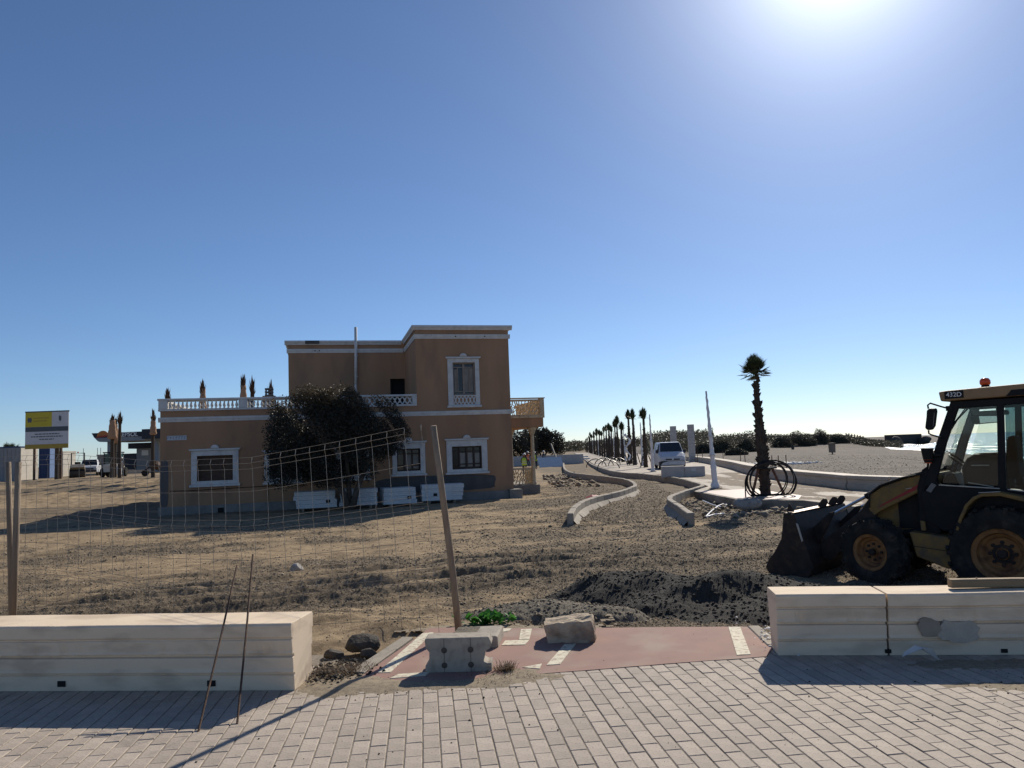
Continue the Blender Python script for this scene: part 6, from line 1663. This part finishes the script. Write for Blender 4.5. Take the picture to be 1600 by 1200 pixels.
# railing on the dune
rl = thing('dune_railing', 'low wooden railing on the dune crest', 'railing', (0,0,0))
pa = at(1322,679,232); pb = at(1348,676,240)
for k in range(7):
    q = pa.lerp(pb, k/6); q.z = gz1(q.x, q.y); MB().box(q.x-.12,q.x+.12,q.y-.12,q.y+.12,q.z-.2,q.z+2.9).build('railing_post', m_wood, rl)
za = gz1(pa.x,pa.y)+2.5; zb = gz1(pb.x,pb.y)+2.5
for dz in (0,.55): MB().tube([(pa.x,pa.y,za-dz),(pb.x,pb.y,zb-dz)], .1, 4).build('railing_bar', m_wood, rl)
# old bunker-like block and rocks at the water's edge
a = at(1406, 690, 300); b_ = at(1441, 690, 305)
o = MB().box(0, (b_-a).length, 0, 7, -2.6, 2.1).build('sea_wall_block', m_darkrock, bevel=.1); o.location = (a.x, a.y, 0); o.rotation_euler = (0,0,math.atan2(b_.y-a.y, b_.x-a.x)); tag(o, 'dark square concrete block standing at the water edge', 'breakwater')
for i, (px_, Y_, s_, lb) in enumerate(((1446,302,2.6,'dark rock at the sea end of the square concrete block'),(1398,296,3.0,'dark rock at the landward end of the square concrete block'))):
    q = at(px_, 694, Y_); rock('shore_rock', m_darkrock, lb, (q.x, Y_, -2.6), (s_, s_, s_*.75), 41+i)
# beach things: litter bin, fence stakes, drift of white spoil
q = G(1301,714,-.85)
bn = thing('litter_bin', 'litter bin standing alone on the beach', 'litter bin', (q.x,q.y,gz1(q.x,q.y)))
MB().lathe([(.42,.25),(.45,1.30),(.48,1.30),(.48,1.38),(.0,1.38)], 12).build('bin_body', m_wood, bn); MB().lathe([(.52,1.382),(.52,1.5),(.0,1.56)], 12).build('bin_lid', m_darkrock, bn); MB().tube([(0,0,0),(0,0,.3)], .1, 6).build('bin_post', m_wood, bn)
q = G(1239,704,-.7); o = MB().lathe([(.3,0),(.35,.5),(.15,.9),(.22,1.1),(.0,1.3)], 8).build('beach_marker', m_darkrock); o.location = (q.x,q.y,gz1(q.x,q.y)); tag(o, 'small dark figure-like marker far out on the beach', 'marker')
stakes = [(1090,72),(1098,71),(1130,66),(1157,60),(1164,58),(1206,47),(1216,46),(1228,45)]
for i, (px_, Y_) in enumerate(stakes):
    q = at(px_, 722, Y_); z = gz1(q.x, Y_)
    o = MB().tube([(q.x,Y_,z-.2),(q.x+.02,Y_,z+1.45)], .028, 6).build('fence_stake', m_rebar)
    tag(o, f"{['first','second','third','fourth','fifth','sixth','seventh','rightmost'][i]} thin stake from the left in the sand behind the parapet", 'stake', 'thin stakes in the sand behind the parapet')
n = 500; q = G(1218,725,-.6); xs = q.x+rng.normal(0,1.1,n); ys_ = q.y+rng.normal(0,.7,n)
o = bits('white_rubble', xs, ys_, ground_z(xs, ys_)+.1*rng.random(n), .1+.16*rng.random(n), m_whiteslab); tag(o, 'pile of white rubble on the beach behind the parapet', kind='stuff')
# ================================================================== THE INLAND SIDE (left)
m_navyp = mat('navy_cladding', (.018,.022,.035), (.025,.028,.04), .5, 3)
m_canw = mat('canopy_soffit', (.30,.31,.32), (.25,.26,.27), .7, 3)
m_darkw = mat('dark_wall', (.05,.05,.055), (.07,.068,.065), .9, 2)
m_cont_c = mat('cream_container', (.66,.60,.50), (.56,.51,.43), .6, 2)
m_cont_b = mat('blue_container', (.03,.055,.14), (.04,.07,.16), .5, 2)
m_cont_lit = mat('blue_side_sunlit', (.13,.2,.36), (.11,.17,.3), .5, 2)  # paler copy of the container blue for its sunlit side
m_signy = mat('sign_yellow', (.58,.48,.04), (.52,.43,.04), .5, 3)
m_signw = mat('sign_white', (.62,.62,.64), (.56,.56,.58), .5, 3)
m_signg = mat('sign_slate', (.09,.11,.13), (.08,.1,.115), .5, 3)
m_signt = mat('sign_print', (.10,.11,.13), (.12,.13,.15), .6, 3)
m_signo = mat('sign_ochre', (.42,.30,.05), (.38,.27,.05), .5, 3)
def fz(px, Y): return gz1(at(px, 740, Y).x, Y)
# information sign
Y_ = 60; x0, x1 = at(40, 690, Y_).x, at(106, 690, Y_).x
sg = thing('site_sign', 'large yellow and white building-site information board on posts', 'sign', ((x0+x1)/2, Y_, 0), R(2.5))
w = (x1-x0)/2; zt = 5.93; zb_ = 3.08; H3 = zt-zb_
MB().box(-w, w, 0, .06, zb_, zt).build('sign_panel', m_signw, sg)
MB().box(-w-.03, w+.03, -.02, .08, zt, zt+.09).build('sign_top_rail', m_signg, sg)
MB().box(-w, w*.22, -.012, -.002, zt-H3*.40, zt).build('yellow_field', m_signy, sg)
MB().box(-w, w, -.013, -.003, zt-H3*.53, zt-H3*.405).build('slate_band', m_signg, sg)
MB().box(-w, w, -.012, -.002, zb_, zb_+H3*.12).build('ochre_band', m_signo, sg)
def bar(name, x0_, x1_, z_, h_, m): MB().box(x0_, x1_, -.02, -.0135, z_-h_/2, z_+h_/2).build(name, m, sg)
for (z_, a, b_) in ((.60,-.55,.58),(.67,-.72,.74),(.745,-.34,.32)):
    xx_ = a*w
    while xx_ < b_*w:
        l = random.uniform(.08,.26); bar('print_line', xx_, min(xx_+l, b_*w), zt-H3*z_, .075, m_signt); xx_ += l+.05
for (z_, a, b_) in ((.16,-.62,.08),(.24,-.62,-.02)):
    bar('print_line', a*w, b_*w, zt-H3*z_, .08, m_signo)
MB().lathe([(.0,0),(.17,0),(.17,.012),(.0,.013)], 10, Matrix.Translation((-w*.80,-.016,zt-H3*.21)) @ Matrix.Rotation(R(90),4,'X')).build('coat_of_arms', m_signt, sg)
MB().box(-w*.88,-w*.84,-.021,-.0135,zt-H3*.28,zt-H3*.14).build('arms_column', m_signt, sg); MB().box(-w*.76,-w*.72,-.021,-.0135,zt-H3*.28,zt-H3*.14).build('arms_column', m_signt, sg)
MB().prism([(w*.58,zt-H3*.10),(w*.66,zt-H3*.13),(w*.66,zt-H3*.22),(w*.61,zt-H3*.27),(w*.55,zt-H3*.22),(w*.55,zt-H3*.13)], -.02, -.0135, 'y').build('town_emblem', m_signt, sg)
bar('print_line', w*.42, w*.80, zt-H3*.31, .05, m_signw)
for xx_ in (-w*.60, w*.63):
    MB().box(xx_-.07, xx_+.07, .062, .20, fz(60,Y_)-.3, zt-.1).build('sign_post', m_rebar, sg)
# containers and site huts
def container(px0, px1, Y, h, d, m, label, rz=0, side=None, ribs=8):
    a = at(px0, 740, Y); b_ = at(px1, 740, Y); w_ = b_.x-a.x; t = thing('site_container', label, 'container', (a.x, Y, gz1(a.x, Y)-.05), R(rz))
    MB().box(0, w_, 0, d, 0, h).build('shell', m, t, bevel=.03)
    for k in range(ribs): xx_ = w_*(k+.5)/ribs; MB().box(xx_-w_/ribs*.2, xx_+w_/ribs*.2, -.04, -.002, .15, h-.15).build('rib', m, t)
    MB().box(-.03, w_+.03, -.05, d+.03, h+.002, h+.10).build('roof_rim', side or m, t)
    if side: MB().box(w_+.002, w_+.03, .05, d-.05, .1, h-.05).build('lit_side_panel', side, t)  # end face in a lighter colour, as sunlight would leave it
    return t
hut = container(-30, 31, 66, 2.9, 2.5, m_canw, 'grey site hut with navy roof edge and end wall coloured as sunlit', 0, m_cont_c, 10)  # cream on the end wall stands for sunlight on the hut
hut_rim = [c for c in hut.children if c.name.startswith('roof_rim')][0]; hut_rim.data.materials.clear(); hut_rim.data.materials.append(m_cont_b)
MB_door = MB().box(.0,.9,-.06,-.045,.1,2.1).build('door', m_darkw, hut)
container(60, 75, 76, 3.0, 3.0, m_cont_b, 'blue container with side coloured as sunlit under the sign board', 14, m_cont_lit, 4)
container(84, 98, 84, 2.7, 2.5, m_cont_c, 'narrow cream cabin right of the blue container', 0, None, 4)
# vibrating roller
Y_ = 74; q = at(121, 744, Y_); z0 = gz1(q.x, Y_)
ro = thing('road_roller', 'small yellow tandem road roller facing the camera', 'roller', (q.x, Y_, z0), R(28))
MB().lathe([(.0,-.66),(.40,-.66),(.42,-.62),(.42,.62),(.40,.66),(.0,.66)], 24, Matrix.Translation((0,-.6,.42)) @ Matrix.Rotation(R(90),4,'Y')).build('front_drum', m_darkrock, ro)
MB().lathe([(.0,-.66),(.40,-.66),(.42,-.62),(.42,.62),(.40,.66),(.0,.66)], 24, Matrix.Translation((0,1.0,.42)) @ Matrix.Rotation(R(90),4,'Y')).build('rear_drum', m_darkrock, ro)
MB().prism([(-.95,.62),(-.9,.95),(-.5,1.2),(.2,1.15),(.3,.85),(1.4,.9),(1.4,.6)], -.62, .62, 'x').build('body', m_yel, ro, bevel=.04)
MB().prism([(-.62,.98),(-.55,1.28),(.55,1.28),(.62,.98)], -.90, -.80, 'y').build('bonnet', m_cont_c, ro, bevel=.03)
MB().box(-.62,.62,-.97,-.93,.55,.80).build('front_scraper', m_blk, ro)
MB().box(-.25,.25,.25,.7,1.0,1.5).build('seat', m_blk, ro, bevel=.05)
MB().tube([(-.55,.9,.9),(-.55,.9,2.35),(.55,.9,2.35),(.55,.9,.9)], .06, 6).build('roll_bar', m_blk, ro)
MB().lathe([(.06,0),(.06,.12),(.0,.15)], 8, Matrix.Translation((0,.9,2.36))).build('beacon', m_amber, ro)
# pickup
Y_ = 84; q = at(141, 741, Y_); z0 = gz1(q.x, Y_)
pk = thing('pickup_truck', 'white pickup truck parked right of the roller', 'pickup truck', (q.x, Y_, z0), R(24))
mb = MB()
def pr(y, w_, z0_, zs, z1, wt): return [(-w_,y,z0_),(-w_,y,zs),(-wt,y,z1),(wt,y,z1),(w_,y,zs),(w_,y,z0_)]
loft(mb, [pr(-2.3,.78,.45,.85,.92,.7),pr(-2.1,.86,.35,.95,1.02,.8),pr(-1.2,.88,.35,1.02,1.10,.8),pr(-.55,.88,.35,1.05,1.72,.68),pr(.6,.88,.35,1.05,1.74,.68),pr(.9,.88,.35,1.05,1.10,.8),pr(2.3,.88,.4,1.05,1.09,.82)])
mb.build('body', m_vanw, pk, bevel=.03)
MB().add([(-.76,-1.15,1.12),(.76,-1.15,1.12),(.64,-.58,1.68),(-.64,-.58,1.68)], [(0,1,2,3)]).build('windscreen', m_van_gl, pk).location = (0,-.03,.02)
MB().box(-.80,.80,-2.36,-2.30,.42,.62).build('bumper', m_bump, pk); MB().box(-.5,.5,-2.33,-2.29,.66,.82).build('grille', m_bump, pk)
for s in (-1,1):
    MB().box(s*.66-.12,s*.66+.12,-2.33,-2.28,.66,.84).build('headlight', m_lampg, pk); MB().box(s*.98-.09,s*.98+.09,-.95,-.85,1.08,1.28).build('side_mirror', m_bump, pk)
    for y_ in (-1.45,1.35): MB().lathe([(.0,-.1),(.33,-.1),(.34,-.06),(.34,.06),(.33,.1),(.0,.1)], 16, Matrix.Translation((s*.78,y_,.34)) @ Matrix.Rotation(R(90),4,'Y')).build('wheel', m_tyre, pk)
# skip loader / small dumper
Y_ = 70; q = at(178, 743, Y_); z0 = gz1(q.x, Y_)
dp = thing('site_dumper', 'small loader with dark cab and white side plates before the filling station', 'loader', (q.x, Y_, z0), R(10))
MB().prism([(-1.0,.45),(-.95,1.15),(-.2,1.2),(.9,1.05),(1.0,.45)], -.62, .62, 'x').build('body', m_cont_c, dp, bevel=.04)
for (a, b_) in ((-.62,-.56),(.56,.62)):
    for y_ in (-.75,.55): MB().box(a,b_,y_-.03,y_+.03,1.16,2.15).build('cab_pillar', m_blk, dp)
MB().box(-.70,.70,-.85,.65,2.152,2.25).build('cab_roof', m_blk, dp, bevel=.03)
MB().box(-.55,.55,-.76,-.74,1.2,2.1).build('cab_glass', m_glassd, dp); MB().box(-.55,.55,.545,.56,1.2,2.1).build('cab_glass', m_glassd, dp)
MB().box(.02,.58,-1.03,-.99,.45,1.12).build('white_plate', m_white, dp); MB().prism([(-1.45,.2),(-1.5,.75),(-1.2,.95),(-1.05,.3)], .62, 1.1, 'x').build('bucket', m_white, dp)
for s in (-.72,.72):
    for y_ in (-.7,.75): MB().lathe([(.0,-.13),(.38,-.13),(.42,-.08),(.42,.08),(.38,.13),(.0,.13)], 16, Matrix.Translation((s,y_,.42)) @ Matrix.Rotation(R(90),4,'Y')).build('wheel', m_tyre, dp)
person('worker in pale yellow vest standing right of the small loader', (at(190,740,69).x, 69, gz1(at(190,740,69).x,69)), R(10), m_cont_c, 9, 1.72, .05)
# barrow of tools at the villa corner
q = at(233, 742, 66); z0 = gz1(q.x, 66)
br = thing('mixer', 'small mixer on wheels near the villa corner', 'mixer', (q.x, 66, z0), .4)
MB().lathe([(.18,.7),(.45,.9),(.48,1.15),(.25,1.4)], 12, Matrix.Rotation(R(25),4,'Y')).build('drum', m_rebar, br); MB().tube([(-.6,0,.3),(0,0,.75),(.8,0,.5)], .06, 6).build('frame', m_rebar, br)
for s in (-.35,.35): MB().lathe([(.0,-.05),(.28,-.05),(.28,.05),(.0,.05)], 12, Matrix.Translation((-.3,s,.28)) @ Matrix.Rotation(R(90),4,'X')).build('wheel', m_tyre, br)
# filling-station canopy
Y_ = 96; zc = lambda py, px=190: at(px, py, Y_).z
xa, xb = at(143, 680, Y_).x, at(262, 680, Y_).x
gs = thing('filling_station', 'filling-station canopy with navy fascia and large white lettering', 'filling station', (xa, Y_, 0), R(0))
zt, zm, zl = at(143,677,Y_).z, at(143,684.5,Y_).z, at(143,691,Y_).z
MB().prism([(0,zt),(.35,zm),(14,zm),(14,zt)], 0, 8, 'y').build('fascia', m_navyp, gs)
MB().prism([(.36,zm-.003),(.75,zl+.1),(1.0,zl),(14,zl),(14,zm-.003)], .05, 7.9, 'y').build('soffit', m_canw, gs)
xr = at(225,676,Y_).x-xa
MB().box(xr, 14.4, -.6, 7, zm-.35, zt+.25).build('fascia_block', m_navyp, gs)
m_logo1 = mat('logo_orange', (.55,.20,.05), (.5,.17,.05), .5, 3); m_logo2 = mat('logo_red', (.40,.06,.04), (.36,.05,.04), .5, 3)
lx = at(161,680,Y_).x-xa
MB().prism([(lx+.75*math.cos(R(a)), zm+.15+.72*math.sin(R(a))) for a in range(0,181,12)], -.06, -.002, 'y').build('logo_disc', m_logo1, gs)
MB().prism([(lx-.9,zm+.02),(lx-.6,zm+.22),(lx+.9,zm+.30),(lx+1.0,zm+.12)], -.09, -.062, 'y').build('logo_stroke', m_logo2, gs)
text('REPSOL', .72, m_white, 'station_name', gs, ((at(200,680,Y_).x-xa), -.03, (zt+zm)/2-.02), (R(90),0,0), .01, bold=.014, shear=.15)
for px_, w_ in ((168,.55),(238,.5)):
    xx_ = at(px_, 690, Y_).x-xa; MB().box(xx_-w_, xx_+w_*.6, 1.0, 2.0, fz(180,Y_)-.3, zl-.003).build('canopy_column', m_canw, gs)
# price totem / second roof, dark building and low white wall behind
xx_ = at(226, 710, 104)
ki = thing('kiosk', 'grey kiosk with dark flat roof under the station canopy', 'kiosk', (xx_.x, 104, gz1(xx_.x,104)-.1))
MB().box(-1.1,2.2,0,2.5,0,3.25).build('wall', m_canw, ki); MB().box(-2.0,2.6,-.5,3,3.252,4.0).build('roof', m_navyp, ki); MB().box(-.4,.5,-.03,-.004,2.3,3.0).build('window', m_plate, ki)
xx_ = at(193, 730, 112); x2 = at(250, 730, 112)
bl = thing('dark_building', 'long dark single-storey building behind the loader', 'building', (xx_.x, 112, gz1(xx_.x,112)-.1))
MB().box(0, x2.x-xx_.x+4, 0, 6, 0, 2.55).build('wall', m_darkw, bl); MB().box(-.1, x2.x-xx_.x+4.1, -.1, 6.1, 2.552, 2.75).build('parapet', m_navyp, bl)
for k in range(4): MB().box(.7+k*1.5,1.5+k*1.5,-.03,-.004,.9,1.9).build('window', m_navyp, bl)
xx_ = at(193, 737, 88); x2 = at(240, 737, 88)
o = MB().box(0, x2.x-xx_.x, 0, .3, 0, .42).build('low_white_wall', m_parapet); o.location = (xx_.x, 88, gz1(xx_.x,88)-.02); tag(o, 'low pale wall before the dark building', 'wall')
xx_ = at(152, 735, 118); hs = thing('block_hut', 'pale blockwork hut left of the station column', 'hut', (xx_.x, 118, gz1(xx_.x,118)-.1))
MB().box(0,1.9,0,2,0,2.6).build('wall', m_plinth, hs); MB().box(-.1,2.0,-.1,2.1,2.602,2.8).build('roof', m_concrete, hs)
# thin masts and a wire far behind
for i, px_ in enumerate((130, 152, 157)):
    q = at(px_, 740, 150); o = MB().tube([(q.x,150,-.5),(q.x,150,5.0)], .05, 5).build('mast', m_greypl); tag(o, f"{['left','middle','right'][i]} thin far mast between the sign and the filling station", 'mast', 'thin masts far behind the site')
# wrapped and bare palms standing about
def tied_palm(px, pyt, Y, label, wrap=(.35,.8), seed=0, bare=False, r0=.2, bulge=.34, group='tied palms on the inland side'):
    q = at(px, pyt, Y); zg = gz1(q.x, Y); h = q.z-zg
    t = thing('tied_palm', label, 'palm tree', (q.x, Y, zg-.05), random.uniform(0,6), group)
    th = h*.80
    MB().tube([(0,0,0),(.03,0,th*.5),(0,0,th)], [r0,r0*.85,r0*.75], 8).build('trunk', m_trunk, t)
    if not bare:
        a, b_ = wrap; mb = MB(); n = 10
        mb.tube([(0,0,h*(a+(b_-a)*k/n)) for k in range(n+1)], [bulge*(.95-.45*k/n)*(.75 if k == 0 else 1)+.02*math.sin(k*2.1) for k in range(n+1)], 10); mb.build('burlap_wrap', m_burlap, t, smooth=True)
    o = blade_bundle(h*.24, .30, 70, seed, .06).build('crown', m_palmdry, t); o.location = (0,0,h*.74)
    return t
tied_palm(176, 641, 66, 'thick burlap-wrapped palm left of the slim one before the station', (.58,.86), 1, r0=.18, bulge=.44)
tied_palm(180.5, 648, 67, 'second wrapped palm close behind the thick burlap-wrapped one', (.55,.86), 9, r0=.15, bulge=.34)
tied_palm(187.5, 638, 62, 'slim straight palm standing before the station lettering', (.5,.6), 2, True, .15)
tied_palm(239.5, 634, 60, 'burlap-wrapped palm beside the villa corner', (.60,.86), 3, r0=.16, bulge=.28)
tied_palm(91, 636, 64, 'ragged palm top rising behind the site sign', (.4,.6), 4, True, .22)
tied_palm(262, 598, 56, 'short ragged palm head above the left end of the villa balustrade', (.3,.4), 5, True, .2, group='tied palms behind the villa roof')
tied_palm(317, 584, 56, 'pale wrapped palm leaning above the villa balustrade, second from the left', (.55,.86), 6, r0=.2, bulge=.34, group='tied palms behind the villa roof')
tied_palm(380, 573, 56, 'tallest tied palm behind the dark roof chimney', (.55,.84), 7, r0=.2, bulge=.36, group='tied palms behind the villa roof')
tied_palm(394, 580, 57, 'tied palm between the two roof chimneys', (.5,.72), 8, r0=.2, bulge=.30, group='tied palms behind the villa roof')
tied_palm(423, 586, 56, 'tied palm right of the orange roof chimney', (.5,.75), 10, r0=.2, bulge=.30, group='tied palms behind the villa roof')
# low feathery palm over the grey hut
q = at(16, 700, 74); t = thing('feather_palm', 'low palm crown showing above the grey site hut', 'palm tree', (q.x, 74, gz1(q.x,74)))
MB().tube([(0,0,0),(0,0,2.6)], [.25,.2], 8).build('trunk', m_trunk, t)
o = fan_crown(26, .6, .75, 1.2, 77, 7, -.2, 1.2, .05).build('crown', m_palmleaf, t); o.location = (0,0,2.6)
